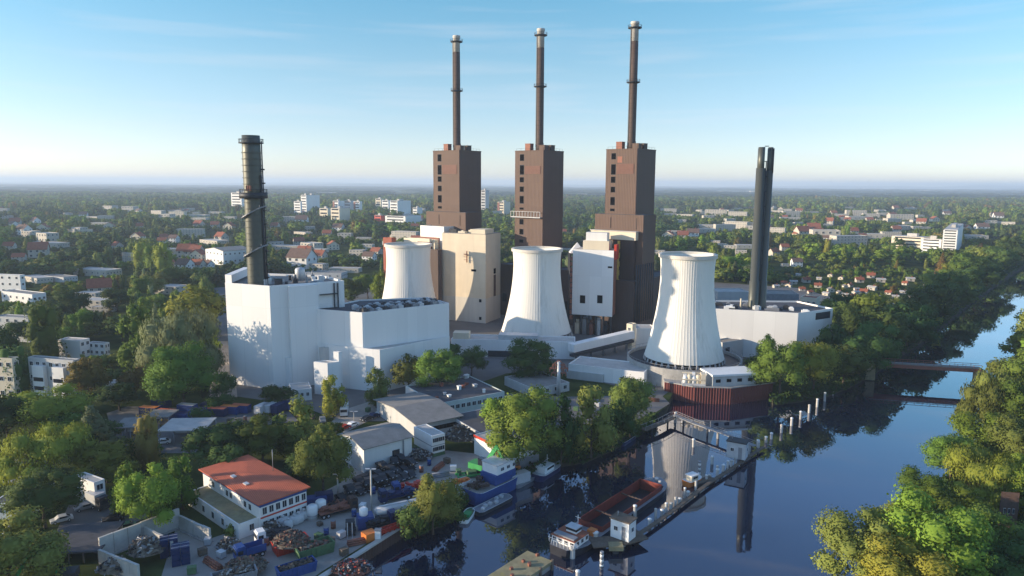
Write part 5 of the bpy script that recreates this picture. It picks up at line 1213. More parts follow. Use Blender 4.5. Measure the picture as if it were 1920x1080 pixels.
heap('scrap_heap', 545, 1035, 60, 22, 'brown scrap strewn beside the red skip', 'rubble', 4, n=200, col2=['rust_panel', 'timber', 'scrap', 'brown_dark'])
heap('scrap_heap', 510, 1000, 44, 20, 'dark scrap pile at the corner of the annex', 'scrap', 5, n=160)
heap('scrap_heap', 430, 1030, 40, 18, 'grey rubble pile by the annex of the office', 'rubble', 6, n=90)
heap('scrap_heap', 640, 952, 50, 10, 'rusty scrap beams lying beside the white bags', 'scrap', 7, n=110, col2=['rust_panel', 'brown_dark', 'dark_metal'])
heap('scrap_heap', 215, 1075, 50, 18, 'grey debris at the near end of the scrap bay', 'rubble', 8, n=90)
heap('scrap_heap', 780, 860, 60, 12, 'scattered dark scrap along the workshop yard', 'scrap', 9, n=150)
heap('scrap_heap', 662, 1094, 70, 10, 'red and grey wreckage of a barge under the quay', 'rust_panel', 10, n=220, col2=['red_paint', 'rust_panel', 'brown_dark', 'dark_metal', 'grey_metal', 'dark_metal'], z=WZ)

# ------------------------------------------------------------------ vehicles, containers, skips
def wheel(par, x, y, r, wd=.3):
    b = MB(); b.tube((x-wd/2, y, r), (x+wd/2, y, r), r, 14, 0); b.tube((x-wd/2-.02, y, r), (x+wd/2+.02, y, r), r*.55, 10, 1); return b.build('wheel', ['black_rubber', 'light_metal'], par)
def car(label, px, py, rz, paint, z=.06):
    g_ = P(px, py, z); t = thing('car', label, 'car', g_, R_(rz), 'cars parked in the yards')
    b = MB(); prof = [(-2.15, .35), (-2.1, .85), (-1.3, .95), (-.6, 1.45), (.9, 1.47), (1.7, .98), (2.15, .9), (2.2, .35)]
    for i in range(len(prof)):
        j = (i+1) % len(prof); a, c = prof[i], prof[j]
        b.poly([(-.86, a[0], a[1]), (.86, a[0], a[1]), (.86, c[0], c[1]), (-.86, c[0], c[1])])
    b.poly([(-.86, p[0], p[1]) for p in prof]); b.poly([(.86, p[0], p[1]) for p in reversed(prof)]); b.build('body', paint, t)
    b = MB()
    for s in (-1, 1): b.poly([(s*.87, -.55, 1.0), (s*.87, 1.5, 1.0), (s*.87, .85, 1.4), (s*.87, -.45, 1.4)])
    b.poly([(-.75, -1.2, 1.0), (.75, -1.2, 1.0), (.7, -.62, 1.43), (-.7, -.62, 1.43)]); b.poly([(-.75, 1.68, 1.02), (.75, 1.68, 1.02), (.7, .95, 1.46), (-.7, .95, 1.46)]); b.build('glazing', 'glass', t)
    for x in (-.8, .8):
        for y in (-1.35, 1.35): wheel(t, x, y, .33, .22)
    for x in (-.6, .6): b = MB(); b.box(x-.2, x+.2, -2.2, -2.11, .62, .8); b.build('headlight', 'light_metal', t)
    return t
def truck(label, px, py, rz, cab, body, kind='box', L=6.5, z=.06):
    g_ = P(px, py, z); t = thing('lorry', label, 'lorry', g_, R_(rz), 'lorries in the yards')
    b = MB(); b.box(-1.2, 1.2, -L/2-1.9, -L/2-.1, .55, 2.9); b.box(-1.1, 1.1, -L/2-1.7, -L/2-.2, 2.903, 3.2); b.build('cab', cab, t)
    b = MB(); b.box(-1.05, 1.05, -L/2-1.96, -L/2-1.903, 1.7, 2.6); b.box(-1.24, -1.203, -L/2-1.6, -L/2-.6, 1.7, 2.5); b.box(1.203, 1.24, -L/2-1.6, -L/2-.6, 1.7, 2.5); b.build('windscreen', 'glass', t)
    b = MB(); b.box(-1.0, 1.0, -L/2-.09, L/2, .7, 1.1); b.build('chassis', 'dark_metal', t)
    b = MB()
    if kind == 'box': b.box(-1.25, 1.25, -L/2, L/2, 1.12, 3.6)
    elif kind == 'tank':
        b.tube((0, -L/2, 2.3), (0, L/2, 2.3), 1.2, 18); b.tube((0, -L/2-.3, 2.3), (0, -L/2, 2.3), .7, 18, 0, 1.2); b.tube((0, L/2, 2.3), (0, L/2+.3, 2.3), 1.2, 18, 0, .7); b.box(-.3, .3, -L*.4, L*.4, 3.4, 3.6)
    elif kind == 'tip':
        b.box(-1.25, 1.25, -L/2, L/2, 1.12, 1.3); b.box(-1.25, -1.15, -L/2, L/2, 1.303, 2.6); b.box(1.15, 1.25, -L/2, L/2, 1.303, 2.6); b.box(-1.149, 1.149, -L/2, -L/2+.1, 1.303, 2.8)
    else:
        b.box(-1.2, 1.2, -L/2, L/2, 1.12, 1.3)
        for k in range(14): b.obox((rng.uniform(-.8, .8), rng.uniform(-L/2+.6, L/2-.6), 1.5+rng.random()*.6), (rng.uniform(.6, 1.6), rng.uniform(.5, 2), .5), rng.uniform(0, 3))
    b.build('load' if kind == 'flat' else 'body', body, t)
    for x in (-.95, .95):
        for y in (-L/2-1.0, L/2-.8, L/2-1.9): wheel(t, x, y, .5, .35)
    return t
def container(label, px, py, rz, m, L=6.0, W=2.4, H=2.6, grp='blue containers in the lorry yard', top=None, z=.08):
    g_ = P(px, py, z); t = thing('container', label, 'container', g_, R_(rz), grp)
    b = MB(); n = int(L/.35); b.box(-L/2, L/2, -W/2, W/2, .1, H)
    for i in range(n):
        x = -L/2+L*(i+.3)/n
        b.box(x, x+L/n*.5, -W/2-.06, -W/2-.002, .25, H-.2); b.box(x, x+L/n*.5, W/2+.002, W/2+.06, .25, H-.2)
    for x in (-L/2, L/2-.12): b.box(x-.03, x+.15, -W/2-.09, -W/2-.0605, 0, H+.05); b.box(x-.03, x+.15, W/2+.0605, W/2+.09, 0, H+.05)
    b.build('body', m, t)
    b = MB(); b.box(-L/2+.05, L/2-.05, -W/2+.05, W/2-.05, H+.003, H+.06); b.build('roof', top or m, t)
    b = MB(); b.box(L/2+.003, L/2+.06, -W/2+.1, -.03, .25, H-.15); b.box(L/2+.003, L/2+.06, .03, W/2-.1, .25, H-.15); b.build('door', m, t)
    return t
rng = random.Random(77)
for i, (x, y, rz, tp, lb) in enumerate([(281, 777, -12, 'orange_paint', 'blue container with an orange rim nearest the brownish trees'), (312, 783, -14, 'roof_red', 'blue container second from the brownish trees'), (338, 788, -14, 'navy_paint', 'dark blue container behind the wide carport'), (303, 763, -12, 'green_dull', 'greenish blue container standing in the back row'), (352, 772, -12, 'light_metal', 'blue container with a pale top in the middle of the lorry yard'), (372, 780, -12, 'navy_paint', 'small blue container half behind a dark bush'),
      (408, 779, -10, 'roof_red', 'blue container with a reddish roof beside the bright blue one'), (432, 775, -10, 'orange_paint', 'bright blue container in the row near the parked lorries'), (452, 773, -10, 'roof_red', 'blue container closest to the parked lorries'), (395, 770, -10, 'navy_paint', 'navy container behind the reddish-roofed one')]):
    container(lb, x, y, rz, 'blue_paint' if i % 3 else 'navy_paint', top=tp)
truck('blue and white lorry first in the row under the white hall', 492, 778, 160, 'white_paint', 'light_metal', L=5)
truck('pale lorry squeezed between two blue lorries', 508, 776, 160, 'cream_wall', 'light_metal', L=5)
truck('deep blue lorry at the end of the lorry row', 524, 776, 160, 'blue_paint', 'navy_paint', L=5.5)
truck('white van lorry on the access road under the yellow-green tree', 646, 776, 10, 'white_paint', 'white_paint', L=3.5)
truck('navy lorry loaded with scrap beside the bushy waterside tree', 752, 935, -62, 'navy_paint', 'navy_paint', 'flat', 7)
truck('second navy lorry with a red flatbed behind the waterside tree', 772, 922, -62, 'blue_paint', 'red_paint', 'flat', 6)
truck('tanker lorry with a long pale cylindrical tank', 738, 972, 118, 'light_metal', 'light_metal', 'tank', 8)
truck('dark green lorry parked behind the orange boom', 708, 990, 120, 'navy_paint', 'dark_metal', 'flat', 5)
truck('rusty brown flat lorry beside the white bags', 626, 965, 125, 'brown_dark', 'rust_panel', 'flat', 7)
truck('bright blue lorry with a tipper body by the annex corner', 478, 1042, -52, 'blue_paint', 'blue_paint', 'tip', 4)
truck('white lorry cab among the scrap near the annex', 520, 1012, -55, 'white_paint', 'dark_metal', 'flat', 5)
truck('dark lorry in the shade before the white gatehouse', 180, 950, 60, 'dark_metal', 'light_metal', 'box', 4)
for (x, y, rz, m, lb) in [(305, 832, -70, 'white_paint', 'white car parked under the wide carport'), (212, 978, -60, 'black_rubber', 'black car alone on the shaded forecourt'), (235, 992, -55, 'green_dull', 'dark green car at the edge of the scrap bay wall'), (116, 978, -50, 'light_metal', 'silver car beside the dark spreading tree'), (160, 955, -50, 'grey_metal', 'grey car in front of the white gatehouse'), (660, 800, -40, 'white_paint', 'white car on the road beside the workshop hall'), (645, 805, -40, 'red_paint', 'dark red car behind the white roadside car'), (688, 788, -40, 'dark_metal', 'dark car beside the storage hall roof'), (715, 776, -40, 'white_paint', 'white car further up the access road'), (726, 770, -40, 'red_paint', 'red car beside the long flat-roofed office'), (735, 763, -40, 'light_metal', 'pale car at the head of the access road'), (700, 783, -40, 'navy_paint', 'navy car in the access road row'), (605, 790, 20, 'grey_metal', 'grey car under the yellow-green tree'), (20, 1000, 10, 'white_paint', 'white caravan-sized car at the photo edge'), (10, 870, 20, 'navy_paint', 'navy car by the grey cabin')]: car(lb, x, y, rz, m)
# wrecked cars in rows beside the workshop
k = 0
WRECK = []
for (x0, y0, x1, y1, n_) in [(672, 905, 762, 868, 9), (660, 922, 768, 880, 10), (690, 918, 770, 893, 7), (640, 938, 672, 925, 3)]:
    for i in range(n_):
        f = i/max(1, n_-1); x, y = x0+(x1-x0)*f, y0+(y1-y0)*f
        if not WRECK:
            t = car('-', x, y, 35, 'dark_metal'); t.name = 'scrapped_car'; remember(t); WRECK.append(t)
        else:
            g_ = P(x, y, .06); t = dup(WRECK[0], g_, R_(35+rng.uniform(-14, 14)), '-'); WRECK.append(t)
        t['group'] = 'scrapped cars in rows by the workshop hall'; t['category'] = 'scrapped car'; t['label'] = 'dark scrapped car in the rows beside the workshop hall'
        if rng.random() < .35:
            t2 = dup(WRECK[0], P(x, y, .06)+Vector((0, 0, 1.5)), R_(35+rng.uniform(-20, 20)), 'scrapped car stacked on top of another beside the workshop hall'); t2['group'] = 'scrapped cars on the second layer'; t2['category'] = 'scrapped car'
# forklift
g_ = P(657, 1000, .06); t = thing('forklift', 'small dark forklift standing alone in the middle of the yard', 'forklift', g_, R_(10))
b = MB(); b.box(-1.0, 1.0, -1.5, 1.6, .45, 1.35); b.box(-.9, .9, .9, 1.7, 1.352, 1.9); b.build('body', 'dark_metal', t)
b = MB()
for x in (-.85, .85):
    for y in (-.7, .8): b.tube((x, y, 1.35), (x, y*.8, 2.9), .07, 6)
b.box(-.95, .95, -.8, .8, 2.9, 3.0); b.build('cage', 'dark_metal', t)
b = MB()
for x in (-.5, .5): b.box(x-.1, x+.1, -1.75, -1.55, .2, 3.2); b.box(x-.08, x+.08, -2.8, -1.751, .2, .28)
b.build('mast', 'light_metal', t)
for x in (-.95, .95):
    for y in (-1.0, 1.1): wheel(t, x, y, .42, .35)
# skips and boxes
def skip(label, px, py, rz, m, L, W, H, fill):
    g_ = P(px, py, .06); t = thing('skip', label, 'skip', g_, R_(rz), 'open skips full of scrap')
    b = MB(); o = .35
    lo = [(-L/2+o, -W/2+o*.3), (L/2-o, -W/2+o*.3), (L/2-o, W/2-o*.3), (-L/2+o, W/2-o*.3)]; hi = [(-L/2, -W/2), (L/2, -W/2), (L/2, W/2), (-L/2, W/2)]; s = .93
    b.v = [p+(0,) for p in lo]+[p+(H,) for p in hi]+[(p[0]*s, p[1]*s, H) for p in hi]+[(p[0]*s, p[1]*s, .25) for p in lo]
    b.f = [(3, 2, 1, 0), (12, 13, 14, 15)]
    for i in range(4):
        j = (i+1) % 4; b.f += [(i, j, 4+j, 4+i), (4+i, 4+j, 8+j, 8+i), (8+i, 8+j, 12+j, 12+i)]
    b.m = [0]*len(b.f); b.sm = [False]*len(b.f)
    for i in range(int(L/1.0)): x = -L/2+.6+i; b.box(x, x+.15, -W/2-.12, -W/2-.01, .4, H-.05); b.box(x, x+.15, W/2+.01, W/2+.12, .4, H-.05)
    b.build('body', m, t)
    b = MB(); b.box(-L/2+.5, L/2-.5, -W/2+.3, W/2-.3, .3, H*.6)
    for i in range(90): b.obox((rng.uniform(-L/2+.8, L/2-.8), rng.uniform(-W/2+.5, W/2-.5), H*.7+rng.random()*H*.35), (rng.uniform(.3, 1.2), rng.uniform(.2, .6), rng.uniform(.1, .3)), rng.uniform(0, 3), rng.randint(0, 2), (rng.gauss(0, .4), rng.gauss(0, .4)))
    stuff(b.build('load', fill, t)); return t
skip('red skip filled with scrap between the annex and the quay', 545, 1030, 36, 'red_paint', 7.2, 3.2, 2.2, ['brown_dark', 'dark_metal', 'timber'])
skip('green skip heaped with timber and scrap beside the red skip', 590, 1038, 36, 'green_dull', 7.6, 3.4, 2.2, ['timber', 'rubble', 'rust_panel'])
skip('long bright blue skip lying by the quay edge', 556, 1075, 36, 'blue_paint', 7.5, 2.8, 2.0, ['scrap', 'dark_metal', 'timber'])
skip('grey skip with pale rubble at the bottom of the yard', 440, 1092, 30, 'grey_metal', 8, 3.4, 2.2, ['rubble', 'concrete', 'timber'])
t = container('short blue box with a white water tank on top', 685, 988, 20, 'blue_paint', 3.4, 3.0, 2.8, 'blue boxes in the scrap yard')
b = MB(); b.lathe([(.9, 2.87), (.95, 3.2), (.95, 4.2), (.5, 4.6)], 16, (-.3, 0)); b.build('water_tank', 'white_paint', t)
container('deep blue flat container behind the red-roofed office corner', 592, 948, 20, 'blue_paint', 5, 2.4, 2.2, 'blue boxes in the scrap yard')
container('blue container beside the shaded olive tree', 608, 942, 20, 'navy_paint', 4, 2.4, 2.4, 'blue boxes in the scrap yard')
# white bulk bags
for i, (x, y, lb) in enumerate([(530, 985, 'white bulk bag at the near end of the bag row'), (540, 990, 'white bulk bag slumped in front of the bag row'), (552, 982, 'greyish bulk bag in the middle of the bag row'), (560, 978, 'white bulk bag behind the greyish one'), (570, 972, 'white bulk bag nearest the tall white tank'), (546, 974, 'white bulk bag against the office wall')]):
    g_ = P(x, y, .06); t = thing('bulk_bag', lb, 'bulk bag', g_, rng.uniform(0, 1), 'white bulk bags beside the office')
    b = MB(); s = rng.uniform(1.1, 1.5); b.lathe([(s*.8, 0), (s*1.0, .4), (s*.98, 1.3), (s*.8, 1.75), (s*.35, 1.9)], 10); b.build('sack', 'bag', t)
    b = MB(); b.tube((0, 0, 1.8), (.1, 0, 2.3), .25, 7, 0, .4); b.build('spout', 'bag', t)
for x, y, lb in [(586, 972, 'white upright tank beside the bulk bags'), (602, 962, 'pale square tank beside the blue containers')]:
    g_ = P(x, y, .06); t = thing('tank', lb, 'tank', g_)
    b = MB(); b.lathe([(1.2, 0), (1.2, 2.9), (.9, 3.2), (.3, 3.3)], 16); b.build('shell', 'white_paint', t); b = MB(); b.lathe([(1.22, .9), (1.26, .9), (1.26, 1.05), (1.22, 1.05), (1.22, .9)], 16); b.build('band', 'grey_metal', t)
# stacks of scrap bales
for i, (x, y, n_, lb) in enumerate([(318, 1040, 3, 'dark stack of scrap bales behind the taller stack'), (340, 1055, 3, 'tall dark blue stack of scrap bales with pale ties')]):
    g_ = P(x, y, .06); t = thing('bale_stack', lb, 'bale stack', g_, R_(25))
    for k in range(n_):
        for j in range(2):
            for l in range(2):
                b = MB(); b.obox((j*1.7-.85, l*1.4-.7, .65+k*1.25), (1.6, 1.3, 1.2), rng.uniform(-.06, .06), 0); b.obox((j*1.7-.85, l*1.4-.7, .65+k*1.25), (1.64, .12, 1.22), 0, 1); b.build('bale', ['navy_paint', 'light_metal'], t)
# orange crane boom lying along the quay
a, c = P(692, 1006, .8), P(768, 978, .8); t = thing('crane_boom', 'long orange-red crane boom lying along the quay edge', 'crane boom', a); d = c-a; u = d.normalized(); s_ = u.cross(Vector((0, 0, 1)))
b = MB()
for sx in (-.6, .6):
    for sz in (-.5, .6): b.bar(s_*sx+Vector((0, 0, sz)), d+s_*sx*.7+Vector((0, 0, sz)), .22, .22)
for k in range(9):
    p, q = d*(k/9), d*((k+1)/9)
    for sx in (-.6, .6): b.bar(p+s_*sx+Vector((0, 0, -.5)), q+s_*sx+Vector((0, 0, .6)), .14, .14)
    b.bar(p-s_*.6+Vector((0, 0, .6)), q+s_*.6+Vector((0, 0, .6)), .14, .14)
b.bar(Vector((0, 0, .05)), d+Vector((0, 0, .05)), 1.1, .5); b.build('lattice', 'red_paint', t)
b = MB(); b.obox((0, 0, .2), (2.6, 2.2, 1.8), math.atan2(d.y, d.x)); b.build('head', 'orange_paint', t)
g_ = P(709, 1012, .06); t = thing('post', 'white bollard post at the end of the orange boom', 'post', g_); b = MB(); b.box(-.6, .6, -.5, .5, 0, 2.2); b.build('body', 'white_paint', t); b = MB(); b.box(-.7, .7, -.6, .6, 2.203, 2.4); b.build('cap', 'grey_metal', t)
# lamp posts and masts
def lamp(label, px, py, yt, cat='street lamp', nm='street_lamp', r=.16):
    g_ = P(px, py); h = zat(g_.x, g_.y, yt); t = thing(nm, label, cat, g_)
    b = MB(); b.tube((0, 0, 0), (0, 0, h), r*1.3, 8, 0, r); b.build('pole', 'concrete_light', t)
    b = MB(); b.obox((-.7, 0, h+.1), (1.0, .4, .2)); b.obox((.7, 0, h+.1), (1.0, .4, .2)); b.bar((-.8, 0, h), (.8, 0, h), .1, .1); b.build('lamp_head', 'light_metal', t)
    b = MB(); b.lathe([(.35, 0), (.35, .5), (.2, .6)], 10); b.build('base', 'concrete', t)
lamp('tall pale floodlight mast in the middle of the scrap yard', 697, 962, 880)
lamp('slim grey lamp post under the leafy olive tree', 634, 930, 890)
lamp('thin lamp post beside the lorry on the access road', 664, 795, 772, r=.1)
g_ = P(1047, 740); h = zat(g_.x, g_.y, 678); t = thing('lattice_mast', 'pale mast with red-brown crossarms at the end of the long office', 'mast', g_)
b = MB(); b.tube((0, 0, 0), (0, 0, h), .75, 8, 0, .6); b.build('pole', 'light_metal', t)
for z, l in ((h*.66, 2.6), (h*.80, 3.2), (h*.91, 2.2)):
    b = MB(); b.bar((-l, 0, z), (l, 0, z), .5, .5); b.bar((-l, 0, z), (0, 0, z+1.6), .25, .25); b.bar((l, 0, z), (0, 0, z+1.6), .25, .25)
    for k in range(5): b.box(-l+k*l/2-.2, -l+k*l/2+.2, -.2, .2, z-1.2, z-.26)
    b.build('crossarm', 'rust_panel', t)
mark('the mast with crossarms', g_+Vector((0, 0, 6)))
# green excavators
def excavator(label, px, py, rz, m, s=1.0):
    g_ = P(px, py, .06); t = thing('excavator', label, 'excavator', g_, R_(rz)); t.scale = (s, s, s)
    for x in (-1.2, 1.2):
        b = MB(); b.box(x-.35, x+.35, -2, 2, 0, .9); b.build('track', 'black_rubber', t)
    b = MB(); b.box(-1.4, 1.4, -1.6, 2.4, 1.0, 2.4); b.build('body', m, t)
    b = MB(); b.box(-1.35, -.1, -2.2, -.4, 2.41, 4.0); b.build('cab', 'glass', t)
    b = MB(); b.bar((.4, -1.2, 2.2), (.4, -4.6, 7.2), .7, .9); b.build('boom', 'green_paint', t)
    b = MB(); b.bar((.4, -4.4, 7.3), (.4, -7.6, 2.4), .55, .65); b.build('arm', 'green_paint', t)
    b = MB(); b.lathe([(.2, .9), (.9, 1.2), (.6, 2.0), (.3, 2.5)], 8, (.4, -7.6)); b.build('grab', 'dark_metal', t)
excavator('bright green excavator with a bent arm beside the harbour shed', 900, 886, 55, 'green_paint', 1.15)
excavator('green excavator lurking beside the open-fronted shed', 120, 1092, -75, 'dark_metal', 1.0)
g_ = P(884, 892, .1); t = thing('steel_frame', 'green steel frame lying beside the harbour excavator', 'steel frame', g_, R_(20))
b = MB()
for y in (-1.2, 1.2): b.bar((-4, y, .5), (4, y, .5), .4, .5)
for k in range(6): b.bar((-4+1.6*k, -1.2, .6), (-3.2+1.6*k, 1.2, .6), .25, .3)
b.build('frame', 'green_paint', t); b = MB(); b.box(-1.2, 1.2, -.9, .9, .1, 1.4); b.build('winch', 'green_dull', t)

# ------------------------------------------------------------------ boats
def hull(L, W, H, mat_side, par, name='hull', bow=.28, stern=.08, z0=-.4, sheer=.5, deck=None, deckz=.15, rim=None):
    """boat hull along +Y (bow); the deck lies a little under the gunwale"""
    b = MB(); N = 22; rows = []
    for i in range(N+1):
        s = i/N; y = -L/2+L*s
        k = 1.0
        if s > 1-bow: k = math.sqrt(max(0, 1-((s-(1-bow))/bow)**2))
        if s < stern: k = .62+.38*math.sin(s/stern*math.pi/2)
        w_ = max(.06, W/2*k); zt = H+sheer*max(0, (s-.55)/.45)**2+sheer*.4*max(0, (.2-s)/.2)**2
        rows.append((y, w_, zt))
    for i in range(N):
        (y0, a, z0t), (y1, c, z1t) = rows[i], rows[i+1]
        for sx in (-1, 1):
            q = [(sx*a*.82, y0, z0), (sx*c*.82, y1, z0), (sx*c, y1, z1t), (sx*a, y0, z0t)]
            b.poly(q if sx > 0 else q[::-1], 0, True)
            q = [(sx*a, y0, z0t), (sx*c, y1, z1t), (sx*max(.02, c-.18), y1, z1t), (sx*max(.02, a-.18), y0, z0t)]
            b.poly(q if sx > 0 else q[::-1], 2)
            q = [(sx*max(.02, a-.18), y0, z0t), (sx*max(.02, c-.18), y1, z1t), (sx*max(.02, c-.18), y1, z1t-deckz), (sx*max(.02, a-.18), y0, z0t-deckz)]
            b.poly(q if sx > 0 else q[::-1], 2)
        b.poly([(-max(.02, a-.18), y0, z0t-deckz), (max(.02, a-.18), y0, z0t-deckz), (max(.02, c-.18), y1, z1t-deckz), (-max(.02, c-.18), y1, z1t-deckz)], 1)
    y, a, zt = rows[0]; b.poly([(-a*.82, y, z0), (a*.82, y, z0), (a, y, zt), (-a, y, zt)], 0)
    b.build(name, [mat_side, deck or 'grey_metal', rim or 'white_paint'], par); return rows
def boat_thing(label, stern_px, bow_px, W, nm, cat, z=WZ):
    a = P(*stern_px, z); c = P(*bow_px, z); d = c-a; m_ = (a+c)/2
    t = thing(nm, label, cat, m_, math.atan2(-d.x, d.y)); return t, d.length
# the barge
t, L = boat_thing('long cargo barge with an empty red hold moored at the jetty', (1046, 1043), (1238, 911), 9, 'cargo_barge', 'barge')
W = 7.9; H = 1.5
b = MB(); N = 26
def bw(s):
    if s > .86: return W/2*math.sqrt(max(0, 1-((s-.86)/.14)**2))+.05
    if s < .12: return W/2*(.55+.45*math.sin(s/.12*math.pi/2))
    return W/2
rows = [(-L/2+L*i/N, max(.3, bw(i/N)), H+.9*max(0, (i/N-.8)/.2)**2+.5*max(0, (.12-i/N)/.12)) for i in range(N+1)]
for i in range(N):
    (y0, a, p), (y1, c, q) = rows[i], rows[i+1]
    for sx in (-1, 1):
        f = [(sx*a*.9, y0, -.5), (sx*c*.9, y1, -.5), (sx*c, y1, q), (sx*a, y0, p)]; b.poly(f if sx > 0 else f[::-1], 0, True)
    s0 = i/N
    if .27 <= s0 < .9:
        for sx in (-1, 1):
            f = [(sx*a, y0, p), (sx*c, y1, q), (sx*max(.2, c-.9), y1, q), (sx*max(.2, a-.9), y0, p)]; b.poly(f if sx > 0 else f[::-1], 1)
    else: b.poly([(-a, y0, p), (a, y0, p), (c, y1, q), (-c, y1, q)], 1)
y, a, p = rows[0]; b.poly([(-a*.9, y, -.5), (a*.9, y, -.5), (a, y, p), (-a, y, p)], 0)
b.build('hull', ['hull_black_hold_shade', 'grey_metal'], t)
hs = [r for i, r in enumerate(rows) if .26 <= i/N <= .905]
b = MB()
for i in range(len(hs)-1):
    (y0, a, p), (y1, c, q) = hs[i], hs[i+1]; a = max(.25, a-.9); c = max(.25, c-.9)
    for sx in (-1, 1):
        f = [(sx*a, y0, p+1.25), (sx*a, y0, .2), (sx*c, y1, .2), (sx*c, y1, q+1.25)]; b.poly(f if sx > 0 else f[::-1], 0)
        f = [(sx*(a+.12), y0, p), (sx*(c+.12), y1, q), (sx*(c+.12), y1, q+1.25), (sx*(a+.12), y0, p+1.25)]; b.poly(f if sx > 0 else f[::-1], 0)
        f = [(sx*(a+.12), y0, p+1.25), (sx*(c+.12), y1, q+1.25), (sx*c, y1, q+1.25), (sx*a, y0, p+1.25)]; b.poly(f if sx > 0 else f[::-1], 0)
    b.poly([(-a, y0, .2), (a, y0, .2), (c, y1, .2), (-c, y1, .2)], 1)
for r_, fl in ((hs[0], 1), (hs[-1], -1)):
    y, a, p = r_; a = max(.25, a-.9); f = [(-a, y, .2), (a, y, .2), (a, y, p+1.27), (-a, y, p+1.27)]; b.poly(f, 0); b.poly([(q[0], q[1]-fl*.1, q[2]) for q in f[::-1]], 0)
b.build('hold', ['barge_red', 'hull_black_hold_shade'], t)  # black floor colour stands in for the shade down in the hold
b = MB()
for i in range(2): y = hs[0][0]+(hs[-1][0]-hs[0][0])*(i+.6)/2.4; b.bar((-W/2+.9, y, H+.7), (W/2-.9, y, H+.7), .35, .25)
b.build('hold_beam', 'brown_dark', t)
ys = -L/2
b = MB(); b.box(-2.9, 2.9, ys+1.8, ys+7.2, H+.2, H+1.75); b.build('deckhouse', 'white_paint', t)
b = MB(); b.box(-3.05, 3.05, ys+1.6, ys+7.4, H+1.753, H+1.9); b.build('deckhouse_roof', 'roof_tile', t)
for i in range(4): o = child('window', WIN, t, (-2.2+1.5*i, ys+1.76, H+1.1), 0, (.9, 1, .9))
for i in range(3): o = child('window', WIN, t, (2.94, ys+3+1.7*i, H+1.1), R_(90), (.9, 1, .9))
b = MB(); b.box(-1.3, 1.3, ys+4.8, ys+6.8, H+1.903, H+3.0); b.build('wheelhouse', 'white_paint', t)
b = MB(); b.box(-1.35, 1.35, ys+4.75, ys+6.85, H+2.35, H+2.85); b.build('wheelhouse_glazing', 'glass', t)
b = MB(); b.box(-1.45, 1.45, ys+4.6, ys+7.0, H+3.003, H+3.1); b.build('wheelhouse_roof', 'light_metal', t)
b = MB(); b.box(1.2, 3.0, ys+9.2, ys+10.8, H+.05, H+1.3); b.build('orange_locker', 'orange_paint', t)
b = MB(); b.box(-3.0, -1.0, ys+9.2, ys+10.6, H+.05, H+.9); b.box(-2.6, 2.6, ys+2, ys+3.6, H+1.91, H+2.2); b.build('deck_box', 'grey_metal', t)
b = MB(); b.tube((0, ys+7.4, H+2.0), (0, ys+7.4, H+5), .07, 6); b.bar((-.7, ys+7.4, H+4.4), (.7, ys+7.4, H+4.4), .06, .06); b.build('mast', 'white_paint', t)
b = MB()
for i in range(14):
    a = math.pi*(i/13); b.tube((-3.6*math.cos(a), ys+2.0-1.9*math.sin(a), H+.5), (-3.6*math.cos(a), ys+2.0-1.9*math.sin(a), H+1.5), .05, 5)
b.bar((-3.6, ys+2, H+1.5), (-3.2, ys+.9, H+1.5), .08, .08); b.bar((3.6, ys+2, H+1.5), (3.2, ys+.9, H+1.5), .08, .08); b.bar((-3.2, ys+.9, H+1.5), (3.2, ys+.9, H+1.5), .08, .08); b.build('railing', 'white_paint', t)
b = MB(); b.lathe([(.5, H+.9), (.5, H+1.4), (.3, H+1.6)], 10, (0, L/2-2.2)); b.box(-1.6, -1.0, L/2-3.2, L/2-2.6, H+.7, H+1.3); b.box(1.0, 1.6, L/2-3.2, L/2-2.6, H+.7, H+1.3); b.build('windlass', 'light_metal', t)
mark('the red cargo barge', t.location+Vector((0, 0, 2)))
# motor ship, moored under the trees
t, L = boat_thing('dark-hulled harbour boat with a white deck moored beyond the houseboats', (1004, 902), (1046, 876), 4, 'motor_boat', 'boat')
hull(L, 4.6, 1.5, 'navy_paint', t, deck='light_metal', sheer=.8)
b = MB(); b.box(-1.5, 1.5, -L*.3, L*.12, 1.3, 3.0); b.build('cabin', 'white_paint', t)
b = MB(); b.box(-1.53, 1.53, -L*.2, L*.1, 2.1, 2.7); b.build('cabin_window', 'glass', t)
b = MB(); b.tube((0, 0, 3), (0, 0, 5.5), .08, 6); b.bar((0, -1, 4.2), (0, 1, 4.2), .06, .06); b.build('mast', 'white_paint', t)
t, L = boat_thing('small open boat with a white rim under the overhanging trees', (1160, 836), (1188, 818), 3, 'motor_boat', 'boat')
hull(L, 3.6, 1.2, 'navy_paint', t, deck='navy_paint', deckz=.5, sheer=.4)
b = MB(); b.box(-.9, .9, -.6, .8, .75, 1.7); b.build('console', 'white_paint', t)
t, L = boat_thing('little boat with a green tarpaulin beside the waterside tree', (868, 982), (884, 960), 2.4, 'motor_boat', 'boat')
hull(L, 2.6, .8, 'white_paint', t, deck='green_dull', deckz=.1, sheer=.4)
b = MB(); b.box(-.8, .8, -1.2, .9, .75, 1.35); b.build('tarpaulin', 'green_paint', t)
t, L = boat_thing('orange-white pilot boat moored at the row of posts', (1284, 912), (1312, 902), 3, 'motor_boat', 'boat')
hull(L, 2.8, 1.3, 'orange_paint', t, deck='white_paint', sheer=.5)
b = MB(); b.box(-1.0, 1.0, -L*.25, L*.18, 1.2, 2.6); b.build('cabin', 'cream_wall', t)
b = MB(); b.box(-1.15, 1.15, -L*.3, L*.22, 2.603, 2.75); b.build('canopy', 'white_paint', t)
b = MB(); b.box(-1.03, 1.03, -L*.15, L*.14, 1.7, 2.3); b.build('cabin_window', 'glass', t)
